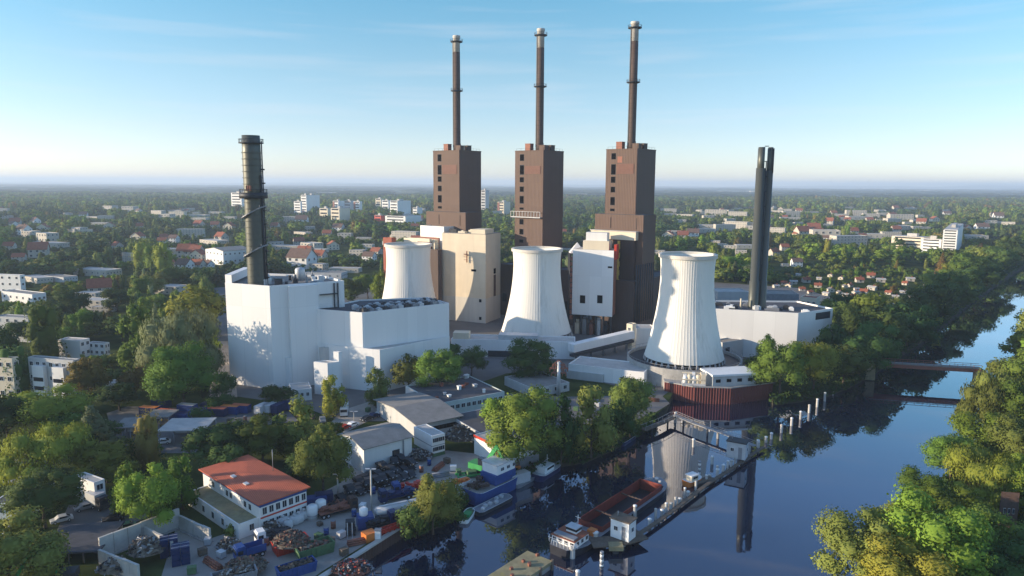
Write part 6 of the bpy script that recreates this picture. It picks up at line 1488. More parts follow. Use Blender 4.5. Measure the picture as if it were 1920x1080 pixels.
# blue workshop ship and barges along the bank
t, L = boat_thing('blue workshop ship with a white upper house', (880, 944), (962, 906), 6, 'workshop_ship', 'ship')
hull(L, 7.0, 3.2, 'blue_paint', t, deck='roof_grey', bow=.2, sheer=.4)
b = MB(); b.box(-2.6, 2.6, -1.5, L*.38, 3.1, 5.6); b.build('lower_house', 'blue_paint', t)
b = MB(); b.box(-2.6, 2.6, -.8, L*.36, 5.603, 8.0); b.build('upper_house', 'white_paint', t)
b = MB(); b.box(-2.8, 2.8, -1.0, L*.37, 8.003, 8.2); b.build('roof', 'light_metal', t)
for i in range(3): child('window', WIN, t, (2.64, 1+i*2.2, 6.8), R_(90), (1.2, 1, .9))
b = MB()
for i in range(16): b.obox((rng.uniform(-2, 2), rng.uniform(-L*.42, -2.2), 3.4+rng.random()), (rng.uniform(.4, 1.6), rng.uniform(.4, 1.4), .8), rng.uniform(0, 3))
b.build('deck_cargo', 'brown_dark', t)
mark('the blue workshop ship', t.location+Vector((0, 0, 3)))
for (s_, w_, Wd, lb, sd, dk) in [((892, 966), (955, 934), 3.6, 'long dark pontoon alongside the blue workshop ship', 'dark_metal', 'grey_metal'), ((962, 914), (1002, 892), 4.0, 'grey pontoon with low side walls behind the blue workshop ship', 'grey_metal', 'concrete'), ((842, 915), (880, 903), 3.0, 'white and orange boat lying on the bank beside the workshop ship', 'white_paint', 'orange_paint')]:
    onland = 'bank' in lb; t, L = boat_thing(lb, s_, w_, Wd, 'pontoon' if not onland else 'motor_boat', 'pontoon' if not onland else 'boat', WZ if not onland else .5)
    hull(L, Wd, 1.0, sd, t, deck=dk, bow=.1, sheer=.1, rim='light_metal')
    b = MB()
    for i in range(6): b.obox((rng.uniform(-.8, .8), -L*.35+L*.13*i, 1.2), (.8, .9, .6), rng.uniform(0, 1))
    b.build('deck_box', 'orange_paint' if onland else 'light_metal', t)
container('grey container beside the harbour shed', 985, 872, 35, 'grey_metal', 7, 2.6, 2.8, 'grey containers at the harbour', 'roof_pale')
container('pale container at the water edge behind the grey one', 968, 905, 35, 'light_metal', 7, 2.6, 2.6, 'grey containers at the harbour', 'roof_pale', WZ+.95)
g_ = P(962, 886, .1); t = thing('wood_pile', 'heap of sawn orange timber between two containers', 'timber pile', g_, R_(30))
for i in range(3):
    for k in range(3-i): b = MB(); b.tube((-1.8, -1+k*1.0+i*.5, .5+i*.85), (1.8, -1+k*1.0+i*.5, .5+i*.85), .48, 10); b.build('log', 'orange_paint' if (i+k) % 2 else 'timber', t)

# ------------------------------------------------------------------ jetty, mooring posts, bridge, pier
posts = [(1561, 741), (1546, 752), (1532, 763), (1517, 774), (1501, 786), (1484, 798), (1465, 811), (1446, 823), (1436, 829), (1371, 875), (1356, 884), (1345, 892), (1330, 899), (1290, 930), (1274, 944), (1258, 954), (1241, 967), (1218, 985), (1169, 1024), (1116, 1018), (1190, 976), (1073, 1046), (1083, 1092), (1300, 838), (1346, 822), (1266, 792), (1335, 870), (1385, 858), (1405, 846), (1421, 838)]
lens = [12, 16, 15, 15, 15, 15, 15, 12, 11, 13, 14, 14, 10, 10, 11, 12, 13, 14, 17, 24, 32, 22, 26, 16, 16, 20, 16, 14, 14, 14]
def near_words(i): 
    return ['post furthest up the canal', 'second post down from the canal bank', 'third post from the canal bank', 'fourth post from the canal bank', 'fifth post from the canal bank', 'sixth post from the canal bank', 'seventh post, standing alone before the row closes up', 'eighth post, first of a close pair', 'ninth post, second of a close pair', 'post just below the bluish jetty hut', 'second post below the bluish jetty hut', 'third post below the bluish jetty hut', 'post on the canal side of the orange boat', 'post below the orange pilot boat', 'second post below the orange pilot boat', 'third post below the orange pilot boat', 'post opposite the barge bow', 'post behind the white jetty hut', 'post in front of the white jetty hut', 'thick post pressed against the barge side', 'tall post between the barge and white hut', 'tall moss-stained post at the barge stern', 'pale post cut by the bottom of the photo', 'post under the middle of the pipe footbridge', 'post under the far part of the pipe footbridge', 'post at the bank end of the pipe footbridge', 'dark post in the tower reflection', 'post beside the bluish jetty hut', 'post on the canal side of the bluish hut', 'post upstream of the bluish jetty hut'][i]
for i, (x, y) in enumerate(posts):
    g_ = P(x, y, WZ); h = lens[i]*g_.length/FOC
    t = thing('mooring_post', 'pale concrete '+near_words(i), 'mooring post', g_, 0, 'mooring posts along the jetty')
    r = .42 if i not in (19, 21) else .6
    b = MB(); b.tube((0, 0, -2), (0, 0, h-.3), r, 10, 0); b.build('pile', 'concrete_light' if i % 4 else 'concrete', t)
    b = MB(); b.lathe([(r*1.15, h-.32), (r*1.15, h-.05), (r*.5, h+.1)], 10); b.build('cap', 'white_paint' if i % 3 else 'concrete_light', t)
row_ = [P(x, y, WZ) for x, y in [(1428, 842), (1410, 853), (1370, 881), (1330, 906), (1290, 936), (1255, 963), (1215, 991)]]
nth = ['first', 'second', 'third', 'fourth', 'fifth', 'sixth', 'seventh', 'eighth', 'ninth', 'tenth', 'eleventh', 'twelfth', 'thirteenth', 'fourteenth', 'fifteenth', 'sixteenth', 'seventeenth', 'eighteenth', 'nineteenth', 'twentieth', 'twenty-first', 'twenty-second']
k = 0
for a, c in zip(row_, row_[1:]):
    n_ = max(1, int((c-a).length/4.6))
    for i in range(n_):
        s_ = (c-a).normalized().cross(Vector((0, 0, 1))); g_ = a+(c-a)*(i/n_)+s_*.9; h = 1.9+.35*((k*7) % 3)
        t = thing('fender_post', 'short '+('pale' if k % 3 else 'grey')+' fender post, '+nth[k % 22]+' along the timber jetty from the bluish hut', 'fender post', g_, 0, 'fender posts along the timber jetty'); k += 1
        b = MB(); b.tube((0, 0, -2), (0, 0, h), .32, 8); b.build('pile', 'concrete_light' if k % 3 else 'concrete', t)
        b = MB(); b.lathe([(.36, h+.002), (.36, h+.14), (.15, h+.24)], 8); b.build('cap', 'white_paint' if k % 2 else 'concrete_light', t)
for (x, y, yt, lb) in [(1311, 889, 864, 'striped white marker mast in the tower reflection'), (1128, 1062, 1034, 'striped white marker pile in front of the barge')]:
    g_ = P(x, y, WZ); h = zat(g_.x, g_.y, yt)-WZ; t = thing('marker_mast', lb, 'marker mast', g_)
    b = MB(); n_ = 6
    for k in range(n_): b.lathe([(.4, h*k/n_), (.4, h*(k+.98)/n_)], 10, mi=k % 2)
    b.build('mast', ['white_paint', 'grey_metal'], t); b = MB(); b.tube((0, 0, -2), (0, 0, 0), .5, 10); b.build('pile', 'dark_metal', t)
def walkway(label, pts, w_, z, m, nm='jetty', rail=True, legs=True):
    q = [P(x, y, z) for x, y in pts]; t = thing(nm, label, 'jetty', q[0]); o = q[0].copy()
    b = MB()
    for a, c in zip(q, q[1:]): b.bar(a-o, c-o, w_, .28)
    b.build('deck', m, t)
    if rail:
        b = MB()
        for a, c in zip(q, q[1:]):
            d = (c-a); s = d.normalized().cross(Vector((0, 0, 1)))*(w_/2-.1)
            for sg in (-1, 1):
                b.bar(a-o+s*sg+Vector((0, 0, 1.2)), c-o+s*sg+Vector((0, 0, 1.2)), .09, .09)
                n_ = max(2, int(d.length/2.5))
                for k in range(n_+1): p = a-o+d*(k/n_)+s*sg; b.tube(p, p+Vector((0, 0, 1.2)), .05, 4)
        b.build('railing', 'grey_metal', t)
    if legs:
        for a, c in zip(q, q[1:]):
            d = c-a; n_ = max(1, int(d.length/9))
            for k in range(n_): p = a-o+d*((k+.5)/n_); b = MB(); b.tube(p+Vector((0, 0, -4)), p+Vector((0, 0, -.23)), .3, 8); b.build('leg', 'dark_metal', t)
    return t
walkway('long timber mooring jetty with fenders between the two huts', [(1432, 838), (1410, 852), (1370, 880), (1330, 905), (1290, 935), (1255, 962), (1215, 990), (1180, 1012), (1150, 1028)], 1.0, WZ+.9, 'timber', rail=False)
walkway('pipe footbridge slanting from the bank to the bluish jetty hut', [(1264, 778), (1300, 793), (1355, 812), (1415, 836)], 1.5, WZ+2.6, 'grey_metal', 'footbridge')
walkway('dark landing stage along the bank below the waterside trees', [(1205, 806), (1240, 793), (1264, 780)], 2.4, WZ+2.3, 'timber', 'landing_stage')
walkway('timber platform carrying the white jetty hut beside the barge', [(1108, 1018), (1160, 1014), (1205, 1002)], 4.2, WZ+1.5, 'timber', 'platform', False)
def hut(label, px, py, wpx, rz, H, wl, rf):
    g_ = P(px, py, WZ+1.75); t = thing('jetty_hut', label, 'hut', g_, R_(rz)); s = wpx*g_.length/FOC
    b = MB(); b.box(-s/2, s/2, -s*.36, s*.36, 0, H); b.build('wall', wl, t)
    b = MB(); b.box(-s/2-.25, s/2+.25, -s*.36-.25, s*.36+.25, H+.003, H+.25); b.build('roof', rf, t)
    child('window', WIN, t, (-s*.2, -s*.36-.04, H*.55), 0, (1.0, 1, 1.0)); child('window', WIN, t, (s/2+.04, 0, H*.55), R_(90), (1.0, 1, 1.0))
    b = MB(); b.box(s*.12, s*.32, -s*.36-.06, -s*.36-.004, .05, H*.75); b.build('door', 'grey_metal', t)
    b = MB(); b.tube((-s*.3, 0, H+.25), (-s*.3, 0, H+1.3), .12, 6); b.build('vent_pipe', 'grey_metal', t)
hut('white jetty hut with a brown flat roof beside the red barge', 1168, 1006, 40, -38, 4.2, 'white_paint', 'timber')
hut('pale bluish jetty hut with a dark roof at the footbridge end', 1382, 856, 34, -30, 4.6, 'light_metal', 'dark_metal')
g_ = P(1154, 1036, WZ); t = thing('dolphin', 'square concrete mooring dolphin on a thick pile', 'mooring dolphin', g_); b = MB(); b.box(-1.5, 1.5, -1.1, 1.1, .9, 1.9); b.build('cap', 'mossy', t); b = MB(); b.tube((0, 0, -3), (0, 0, .9), .7, 10); b.build('pile', 'dark_metal', t)
g_ = P(1318, 906, WZ); t = thing('fender_pontoon', 'dark round fender pontoon beneath the orange pilot boat', 'pontoon', g_, R_(35)); b = MB(); b.box(-3.5, 3.5, -1.2, 1.2, -.5, .8); b.build('float', 'dark_metal', t); b = MB(); b.box(-3.3, 3.3, -1.0, 1.0, .803, .95); b.build('deck', 'timber', t)
# concrete pier at the bottom
a, c = P(1012, 1042, WZ+1.9), P(905, 1112, WZ+1.9); t = thing('pier', 'mossy concrete pier end in the water below the barge', 'pier', a); d = c-a
b = MB(); b.bar(Vector((0, 0, -.35)), d+Vector((0, 0, -.35)), 6.4, .7); b.build('deck', 'mossy', t)
b = MB(); b.bar(Vector((0, 0, -2.2)), d+Vector((0, 0, -2.2)), 5.8, 3.0); b.build('wall', 'concrete', t)
for k in range(5):
    p = d*(k/4.5)+d.normalized().cross(Vector((0, 0, 1)))*(-3.2); b = MB(); b.tube(p+Vector((0, 0, -4)), p+Vector((0, 0, .3)), .3, 8); b.build('pile', 'timber', t)
for k in range(8): b = MB(); b.obox(d*(.05+.1*k)+Vector((rng.uniform(-2, 2), rng.uniform(-1, 1), .25)), (.6, .5, .5), rng.uniform(0, 2)); b.build('bollard', 'rust_panel', t)
# footbridge over the canal
a, c = P(1632, 678, 5.0), P(1838, 690, 5.0); d = c-a; t = thing('canal_bridge', 'flat pipe bridge with a red-brown girder spanning the canal', 'bridge', a)
s_ = d.normalized().cross(Vector((0, 0, 1)))
b = MB(); b.bar(Vector(), d, 2.6, .4); b.build('deck', 'roof_grey', t)
for sg in (-1, 1):
    b = MB(); b.bar(s_*sg*1.5+Vector((0, 0, -.9)), d+s_*sg*1.5+Vector((0, 0, -.9)), .3, 1.3)
    n_ = 14
    for k in range(n_): p, q = d*(k/n_), d*((k+1)/n_); b.bar(p+s_*sg*1.5+Vector((0, 0, .2)), p+s_*sg*1.5+Vector((0, 0, 1.3)), .12, .12)
    b.bar(s_*sg*1.5+Vector((0, 0, 1.3)), d+s_*sg*1.5+Vector((0, 0, 1.3)), .15, .15); b.build('girder', 'rust_panel', t)
for k in (0, 1): b = MB(); p = d*k; b.obox(p+Vector((0, 0, -4)), (3.4, 3.6, 6.4), math.atan2(d.y, d.x)); b.build('abutment', 'mossy', t)
mark('the canal bridge', a+d*.5)
# machines on the red quay
for (x, y, wpx, lb) in [(1300, 722, 42, 'white filter machine with cream pipes on the red quay')]:
    g_ = P(x, y, 3.4); t = thing('filter_machine', lb, 'machine', g_, R_(-10)); s = wpx*g_.length/FOC
    b = MB(); b.box(-s/2, s/2, -2, 2, 0, 1.0); b.build('base', 'light_metal', t)
    for k in range(4): b = MB(); b.lathe([(.9, 1.0), (.9, 3.0+.5*(k % 2)), (.4, 3.6+.5*(k % 2))], 12, (-s/2+1.1+k*1.5, -.6)); b.box(-s/2+.5+k*1.5, -s/2+1.6+k*1.5, .5, 1.9, 1.003, 3.6+.4*(k % 3)); b.build('vessel', ('white_paint', 'cream_wall')[k % 2], t)
    b = MB(); b.bar((-s/2, -1.6, 2.4), (s/2, -1.6, 2.4), .4, .4); b.bar((-s/2, 1.2, 4.2), (s/2, 1.2, 4.2), .35, .35); b.box(s*.3, s*.5, -1.8, 1.8, 1.003, 4.6); b.build('pipework', 'cream_wall', t)
F = fit2((1336, 726), (1416, 722), 9, 702, 3.4)
t = thing('quay_house', 'white flat-roofed pump house on the red quay', 'pump house', (F.G.x, F.G.y, 3.4), F.rz); F.H -= 3.4
b = MB(); b.box(-F.L1, 0, 0, F.L2, 0, F.H); b.build('wall', 'grey_wall', t); b = MB(); b.box(-F.L1-.6, .6, -.8, F.L2+.4, F.H+.003, F.H+.7); b.build('roof', 'white_paint', t)
for k in range(4): window(t, 'f', F.L1*(k+.5)/4, F.H*.55, 1.8, 1.2, F.L1, F.L2, WIN_DARK)
for (x, y, lb) in [(1330, 684, 'white van beside the round concrete basin'), (1352, 680, 'silver car beside the concrete basin'), (1370, 677, 'white car nearest the wide sunlit hall')]: car(lb, x, y, -70, 'white_paint' if 'white' in lb else 'light_metal', 3.45 if False else .1)

# ------------------------------------------------------------------ small stores lying about the yards
CLUTTER = []; rng = random.Random(19)
def pallet_stack(p, rz):
    t = thing('pallet_stack', '-', 'pallet stack', p, rz, 'pallet stacks about the yard')
    for k in range(rng.randint(3, 6)):
        b = MB()
        for i in range(5): b.box(-.6+i*.26, -.44+i*.26, -.5, .5, k*.3+.16, k*.3+.2)
        for y in (-.45, 0, .4): b.box(-.6, .6, y, y+.1, k*.3, k*.3+.158)
        b.build('pallet', 'timber', t)
    return t, 'stack of brown wooden pallets'
def drum_group(p, rz, m, w_):
    t = thing('oil_drum', '-', 'drum', p, rz, 'drums about the yard')
    b = MB(); b.lathe([(.55, 0), (.55, .5), (.59, .53), (.55, .56), (.55, 1.1), (.59, 1.13), (.55, 1.16), (.55, 1.7)], 14); b.build('barrel', m, t)
    b = MB(); b.lathe([(.5, 1.702), (.5, 1.75), (.1, 1.76)], 14); b.build('lid', 'grey_metal', t)
    return t, w_+' drum'
def pipe_bundle(p, rz, m, w_):
    t = thing('pipe_bundle', '-', 'pipe bundle', p, rz, 'bundles of pipes about the yard'); L = rng.uniform(3, 5.5)
    for k in range(3):
        for i in range(4-k): b = MB(); b.tube((-L/2, -.6+i*.42+k*.21, .2+k*.36), (L/2, -.6+i*.42+k*.21, .2+k*.36), .2, 8); b.build('pipe', m, t)
    return t, w_+' pipe bundle'
def crate(p, rz, m, w_):
    t = thing('crate', '-', 'crate', p, rz, 'crates about the yard')
    b = MB(); b.box(-.8, .8, -.6, .6, .12, 1.3); b.box(-.84, .84, -.64, .64, 1.302, 1.4); b.build('box', m, t)
    b = MB()
    for x in (-.7, 0, .6): b.box(x, x+.12, -.6, .6, 0, .118)
    b.build('runner', 'timber', t); return t, w_+' crate'
MK = [(pallet_stack,), (drum_group, 'blue_paint', 'blue'), (drum_group, 'rust_panel', 'rusty'), (pipe_bundle, 'grey_metal', 'grey'), (pipe_bundle, 'rust_panel', 'rusty'), (crate, 'timber', 'brown'), (crate, 'white_paint', 'white'), (crate, 'green_dull', 'green'), (crate, 'light_metal', 'pale metal')]
for i, (x, y) in enumerate([(600, 985), (612, 1003), (625, 990), (640, 1008), (668, 1020), (645, 1040), (620, 1020), (598, 1012), (720, 908), (735, 900), (700, 925), (790, 885), (805, 872), (822, 878), (838, 868), (850, 882), (860, 890), (760, 895), (680, 955), (664, 968), (500, 1022), (415, 1045), (400, 1060), (380, 1040), (390, 1020), (360, 1075), (800, 905), (826, 893), (300, 770), (460, 790), (430, 795), (560, 778), (585, 785), (690, 772), (1080, 770), (1120, 762), (1150, 770), (1190, 765), (1000, 765), (1225, 752), (1100, 752)]):
    k = MK[i % len(MK)] if i % 3 else MK[rng.randrange(len(MK))]
    t, lk = k[0](P(x, y, .1), rng.uniform(0, 3.1), *k[1:]); CLUTTER.append((t, lk, Vector(t.location)))

# ------------------------------------------------------------------ the many trees between houses, out to the plain
rng = random.Random(42)
from mathutils import noise as mnoise
GRID = {}
def kput(x, y, r):
    for i in range(int((x-r)//20), int((x+r)//20)+1):
        for j in range(int((y-r)//20), int((y+r)//20)+1): GRID.setdefault((i, j), []).append((x, y, r))
for x, y, r in KEEP: kput(x, y, r)
for T in TREES: kput(T[0], T[1], T[3]*.36)
def free(x, y, r):
    for a, c, q in GRID.get((int(x//20), int(y//20)), ()):
        if (x-a)**2+(y-c)**2 < (q+r*.35)**2: return False
    return True
PLANT = [v2(P(*q)) for q in [(395, 700), (430, 760), (650, 800), (800, 1010), (1000, 900), (1260, 770), (1450, 745), (1500, 690), (1565, 640), (1560, 575), (1320, 545), (1110, 520), (900, 520), (700, 530), (500, 520), (400, 540)]]
GARDENS = [v2(P(*q)) for q in [(1440, 505), (1590, 498), (1720, 505), (1800, 520), (1740, 585), (1640, 590), (1560, 560), (1440, 560)]]
def paved(p): return any(inside(p, q) for q in PAVED) or inside(p, PLANT)
KW = ['broad', 'spread', 'tall', 'broad', 'spread', 'poplar', 'conifer']
CW = ['green', 'dark', 'olive', 'green', 'dark', 'bright', 'green', 'olive', 'grey', 'yellow', 'bright', 'green', 'brown']
COLS = {}
for S_ in [(281, 30, 790, 26), (330, 60, 790, 24), (430, 60, 786, 22), (508, 40, 788, 26), (236, 36, 832, 30), (340, 52, 842, 32), (293, 28, 802, 18), (168, 34, 950, 45), (165, 60, 1000, 60), (120, 30, 1000, 40), (640, 40, 800, 30), (700, 60, 800, 26)]: SIGHT.append((S_[0], S_[1], S_[2], P(S_[0], S_[2]).length, S_[3]))
for S in SIGHT:
    for c in range(int((S[0]-S[1])//8), int((S[0]+S[1])//8)+1): COLS.setdefault(c, []).append(S)
def clear_height(x, y, h, wd):
    """trees in front of a building stay low enough for it to look out above them"""
    px, pb = proj((x, y, 0)); half = wd*.5*FOC/y; d = math.hypot(x, y)
    for c in range(int((px-half)//8), int((px+half)//8)+1):
        for S in COLS.get(c, ()):
            if S[3] > d-5 and pb > S[2]-1:
                lim = zat(x, y, S[2]-S[4]*.42)
                if lim < h: h = lim
    return h
def scatter(n, y0, y1, dens, hmin, hmax):
    made = 0
    for _ in range(n):
        y = math.sqrt(rng.uniform(y0*y0, y1*y1)); x = rng.uniform(-.76, .80)*y
        if not on_land((x, y)) or paved((x, y)): continue
        v = mnoise.noise(Vector((x*.006, y*.006, 0)))+.5*mnoise.noise(Vector((x*.021, y*.021, 3)))
        if rng.random() > dens*(1+1.1*v): continue
        h = rng.uniform(hmin, hmax)*(1+.25*v); gd = inside((x, y), GARDENS)
        if gd: h *= .40; v = 0
        k = rng.choice(KW); wd = h*rng.uniform(.8, 1.25)*(.5 if k in ('poplar', 'conifer') else 1)
        if not free(x, y, wd*.8): continue
        h2 = clear_height(x, y, h, wd)
        if h2 < 3.0: continue
        if h2 < h: wd *= max(.5, h2/h); h = h2
        kput(x, y, wd*(.34 if y < 800 else .28)); made += 1
        if y > 500: wd *= 1.22
        pv = mnoise.noise(Vector((x*.0035, y*.0022, 9)))
        pal = ['dark', 'dark', 'green', 'olive', 'black'] if pv > .16 else (['bright', 'yellow', 'green', 'olive', 'bright', 'grey'] if pv < -.14 else CW)
        TREES.append([x, y, h, wd*1.1, k, rng.choice(pal), len(TREES), 0, None, 0.0])
    return made
n0 = scatter(700, 135, 270, .30, 6, 11)
n1 = scatter(4600, 270, 600, .56, 8, 17)
for _ in range(700):
    p = P(rng.uniform(1440, 1800), rng.uniform(500, 590))
    if not inside(p, GARDENS) or paved(p) or not free(p.x, p.y, 2.5): continue
    h = clear_height(p.x, p.y, rng.uniform(2, 5), 4)
    if h < 1.5: continue
    kput(p.x, p.y, 1.6); TREES.append([p.x, p.y, h, h*rng.uniform(.9, 1.4), rng.choice(['bush', 'bush', 'broad']), rng.choice(CW), len(TREES), 0, None, 0.0])
for _ in range(1500):                              # the wooded right bank away from the water
    y = rng.uniform(60, 420); x = rng.uniform(60, 420)
    if not inside((x, y), right_land) or paved((x, y)): continue
    px = proj((x, y, 8))
    if px[0] < 1990: continue
    if not free(x, y, 7): continue
    kput(x, y, 4.2); h = rng.uniform(9, 16); TREES.append([x, y, h, h*.9, rng.choice(['broad', 'spread', 'tall']), rng.choice(CW), len(TREES), 0, None, 0.0])
n2 = scatter(12000, 600, 1500, .62, 9, 21)
n3 = scatter(15000, 1500, 3600, .8, 12, 24)
# size in the picture; the largest become trees of their own, the rest is the wood
for T in TREES:
    p = proj((T[0], T[1], T[2]*.5)); T[7] = T[2]*FOC/math.hypot(T[0], T[1])
    if not (-40 < p[0] < 1960 and 300 < p[1] < 1130): T[7] = 0
TREES.sort(key=lambda T: -T[7])
N_THINGS = 285
def look(T):
    s = T[7]; size = 'large ' if s > 95 else ('mid-sized ' if s > 48 else 'small ')
    return size+WORDS[T[5]]+' '+SHAPE[T[4].replace('_fine', '')]
ITEMS = []; wood = []
for i, T in enumerate(TREES):
    x, y, h, wd, k, colr, sd, sz, lab, z = T
    rz = (sd*2.399) % 6.283; c = GREEN[colr]; j = (sd*7) % 2
    if i < N_THINGS and sz > 0:
        t = bpy.data.objects.new(SHAPE[k.replace('_fine', '')].replace(' ', '_').replace('-', '_') if False else ('bush' if k == 'bush' else 'tree'), None); COL.objects.link(t)
        t.location = (x, y, z); t.rotation_euler = (0, 0, rz); t.scale = (wd, wd, h)
        cr = child('crown', CROWN[k][j], t); cr.color = c+(1,)
        child('trunk', TRUNK[k], t)
        t['category'] = 'bush' if k == 'bush' else 'tree'; t['group'] = 'trees around the power station and canal'
        ITEMS.append((t, look(T), Vector((x, y, h*.5))))
    elif sz > 0 or y < 900: wood.append((x, y, h, wd, k.replace('_fine', ''), colr, rz, j))
# the wood: one object, crowns placed on its points
protos = bpy.data.collections.new('wood_crowns'); idx = {}
for k in KINDS:
    for c in ('dark', 'green', 'olive', 'bright', 'brown'):
        o = bpy.data.objects.new('wood_%02d' % len(idx), crown('crown', k, 700+len(idx), 420, .062) if c == 'dark' else bpy.data.objects[idxn].data)
        if c == 'dark': idxn = o.name
        o.color = GREEN[c]+(1,); protos.objects.link(o); idx[(k, c)] = len(idx)
CM = {'yellow': 'bright', 'grey': 'olive', 'black': 'dark'}
for (k) in list(KINDS):
    for c in ('dark', 'green', 'olive', 'bright', 'brown'):
        o = protos.objects['wood_%02d' % idx[(k, c)]]
        me = o.data.copy(); m2 = M['leaf'].copy() if ('leaf_'+c) not in M else M['leaf_'+c]
        if ('leaf_'+c) not in M:
            for n_ in m2.node_tree.nodes:
                if n_.type == 'HUE_SAT':
                    for l in list(n_.inputs['Color'].links): m2.node_tree.links.remove(l)
                    n_.inputs['Color'].default_value = GREEN[c]+(1,)
            M['leaf_'+c] = m2
        me.materials.clear(); me.materials.append(m2); o.data = me
me = bpy.data.meshes.new('wood'); me.from_pydata([(q[0], q[1], -.2) for q in wood], [], [])
ai = me.attributes.new('kind_index', 'INT', 'POINT'); ar = me.attributes.new('turn', 'FLOAT_VECTOR', 'POINT'); asz = me.attributes.new('size', 'FLOAT_VECTOR', 'POINT')
ai.data.foreach_set('value', [idx[(q[4], CM.get(q[5], q[5]))] for q in wood])
ar.data.foreach_set('vector', [v for q in wood for v in (0, 0, q[6])]); asz.data.foreach_set('vector', [v for q in wood for v in (q[3], q[3], q[2])])
wo = bpy.data.objects.new('wood', me); COL.objects.link(wo); stuff(wo); wo['label'] = 'woods, gardens and street trees spreading to the plain'; wo['category'] = 'wood'
ng = bpy.data.node_groups.new('wood', 'GeometryNodeTree')
ng.interface.new_socket('Geometry', in_out='INPUT', socket_type='NodeSocketGeometry'); ng.interface.new_socket('Geometry', in_out='OUTPUT', socket_type='NodeSocketGeometry')
gi = ng.nodes.new('NodeGroupInput'); go = ng.nodes.new('NodeGroupOutput'); ip = ng.nodes.new('GeometryNodeInstanceOnPoints'); ci = ng.nodes.new('GeometryNodeCollectionInfo')
ci.inputs['Collection'].default_value = protos; ci.inputs['Separate Children'].default_value = True; ci.inputs['Reset Children'].default_value = True
def attr(nm, ty):
    a = ng.nodes.new('GeometryNodeInputNamedAttribute'); a.data_type = ty; a.inputs['Name'].default_value = nm
    return next(s for s in a.outputs if s.enabled and s.name == 'Attribute')
e2r = ng.nodes.new('FunctionNodeEulerToRotation')
L = ng.links.new
L(gi.outputs[0], ip.inputs['Points']); L(ci.outputs[0], ip.inputs['Instance']); ip.inputs['Pick Instance'].default_value = True
L(attr('kind_index', 'INT'), ip.inputs['Instance Index']); L(attr('turn', 'FLOAT_VECTOR'), e2r.inputs[0]); L(e2r.outputs[0], ip.inputs['Rotation']); L(attr('size', 'FLOAT_VECTOR'), ip.inputs['Scale'])
L(ip.outputs[0], go.inputs[0]); wo.modifiers.new('wood', 'NODES').node_group = ng
# the far plain: rough canopy sheets with uneven tops
defm('far_forest', (0.030, 0.050, 0.030), 1.0, 0.45, 0.01, spec=0.0, stain=((0.06, 0.075, 0.03), 0.004, 0.58))
b = MB(); rng = random.Random(8)
for _ in range(2600):
    y = math.sqrt(rng.uniform(3400**2, 13000**2)); x = rng.uniform(-.8, .8)*y
    if mnoise.noise(Vector((x*.0011, y*.0011, 7))) < -.12: continue
    wx = rng.uniform(60, 240); wy = rng.uniform(40, 120); h = rng.uniform(9, 20); n_ = 9
    k = len(b.v)
    for z, s in ((0, 1.0), (h*.75, .97), (h, .75)):
        for i in range(n_):
            a = 2*math.pi*i/n_; q = rng.uniform(.75, 1.1)*s; b.v.append((x+wx*q*math.cos(a), y+wy*q*math.sin(a), z*rng.uniform(.85, 1.15)))
    for l in range(2):
        for i in range(n_): j = (i+1) % n_; b.f.append((k+l*n_+i, k+l*n_+j, k+l*n_+n_+j, k+l*n_+n_+i)); b.m.append(0); b.sm.append(False)
    b.f.append(tuple(k+2*n_+i for i in range(n_))); b.m.append(0); b.sm.append(False)
fw = b.build('forest', 'far_forest'); stuff(fw); fw['label'] = 'far flat forest fading towards the horizon'; fw['category'] = 'forest'
# undergrowth along both banks
b = MB(); rng = random.Random(12)
def strip(line, w_, n):
    for _ in range(n):
        i = rng.randrange(len(line)-1); p = line[i].lerp(line[i+1], rng.random()); q = Vector((p.x+rng.uniform(-w_, w_), p.y+rng.uniform(-w_, w_), 0))
        if not on_land(q) or paved(q): q = p
        s = rng.uniform(.5, 1.6)
        for _k in range(9):
            c = q+Vector((rng.gauss(0, s*.6), rng.gauss(0, s*.6), rng.uniform(-1.6, s))); n_ = Vector((rng.gauss(0, 1), rng.gauss(0, 1), rng.gauss(.4, 1))).normalized(); t1 = n_.orthogonal().normalized()*s*.45; t2 = n_.cross(t1)
            b.poly([c-t1, c+t2*.7, c+t1, c-t2*.7])
strip(shore_l[2:4]+shore_l[3:13], 2.5, 420); strip(shore_l[16:28], 4, 900); strip(shore_r[1:], 4, 1100)
ug = b.build('undergrowth', 'leaf'); ug.color = GREEN['dark']+(1,); stuff(ug); ug['label'] = 'undergrowth along the banks of the canal'; ug['category'] = 'undergrowth'

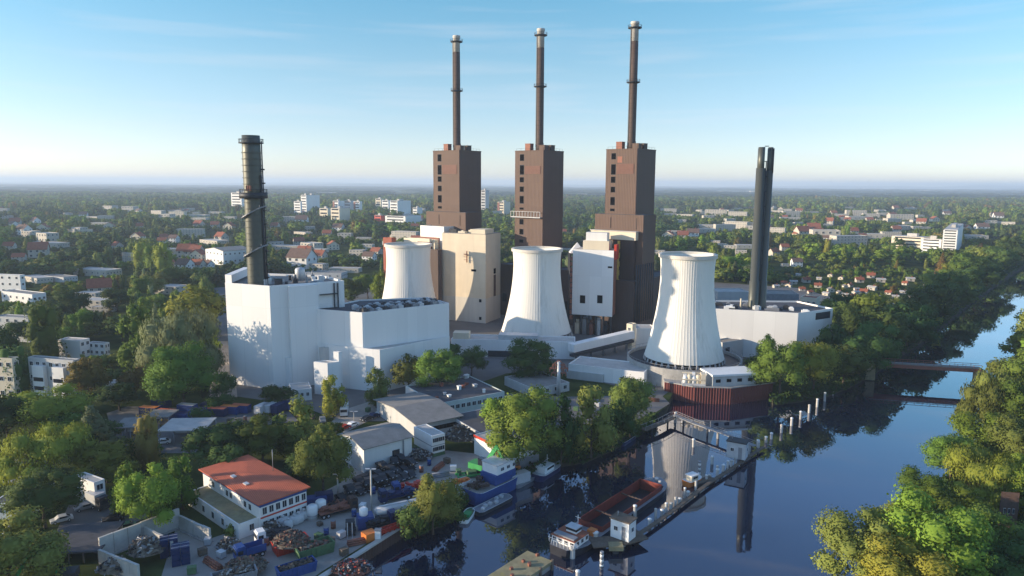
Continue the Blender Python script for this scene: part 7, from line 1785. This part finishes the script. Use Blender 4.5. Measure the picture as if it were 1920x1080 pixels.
# ------------------------------------------------------------------ labels that tell trees and houses apart
taken = set()
def rel(p, d, L_):
    words, q, pos = L_
    dx, dy = p[0]-q[0], p[1]-q[1]; dist = math.hypot(dx, dy)
    if abs(dy) > abs(dx)*1.1: r_ = 'behind' if dy < 0 else 'in front of'
    else: r_ = 'beside' if dist < 70 else ('left of' if dx < 0 else 'right of')
    if dist > 170: r_ = {'behind': 'far behind', 'in front of': 'well in front of', 'left of': 'far left of', 'right of': 'far right of'}.get(r_, r_)
    elif dist < 60: r_ = {'behind': 'close behind', 'in front of': 'just in front of', 'left of': 'just left of', 'right of': 'just right of'}.get(r_, r_)
    return r_+' '+words
ORD = ['', 'second ', 'third ', 'fourth ', 'fifth ', 'sixth ', 'seventh ', 'eighth ', 'ninth ', 'tenth ', 'eleventh ', 'twelfth ']
def label_all(items):
    bykey = {}
    for o, lk, pos in items:
        p = proj(pos); near = sorted(LAND, key=lambda L_: math.hypot(p[0]-L_[1][0], (p[1]-L_[1][1])*1.3))
        done = False
        for m_ in range(4):
            if m_ < 3: s = lk+' '+rel(p, pos, near[m_])
            if len(s.split()) <= 16 and s not in taken: done = True; break
        if not done:
            for a in range(1, 12):
                s = ORD[a]+lk+' '+rel(p, pos, near[0])+', counting outwards'
                if s not in taken: break
            if len(s.split()) > 16: s = s.replace(', counting outwards', '').replace('well in front of', 'before')
            if len(s.split()) > 16: s = ' '.join(s.split()[:16])
        taken.add(s); o['label'] = s
for i in range(len(HOUSES)): pass
ITEMS.sort(key=lambda q: min(math.hypot(proj(q[2])[0]-L_[1][0], proj(q[2])[1]-L_[1][1]) for L_ in LAND))
label_all(CLUTTER); label_all(HOUSES); label_all(ITEMS)

# ------------------------------------------------------------------ haze: one box of even thin air round everything
hz = MB(); hz.box(-27000, 27000, -600, 26500, -8, 166); ho = hz.build('haze', 'ground'); stuff(ho)
hm = bpy.data.materials.new('haze'); hm.use_nodes = True; n = hm.node_tree; n.nodes.clear()
o_ = n.nodes.new('ShaderNodeOutputMaterial'); pv = n.nodes.new('ShaderNodeVolumePrincipled'); pv.inputs['Color'].default_value = (0.68, 0.82, 1.0, 1); pv.inputs['Density'].default_value = 0.00011; pv.inputs['Anisotropy'].default_value = 0.1
n.links.new(pv.outputs[0], o_.inputs['Volume']); ho.data.materials.clear(); ho.data.materials.append(hm)
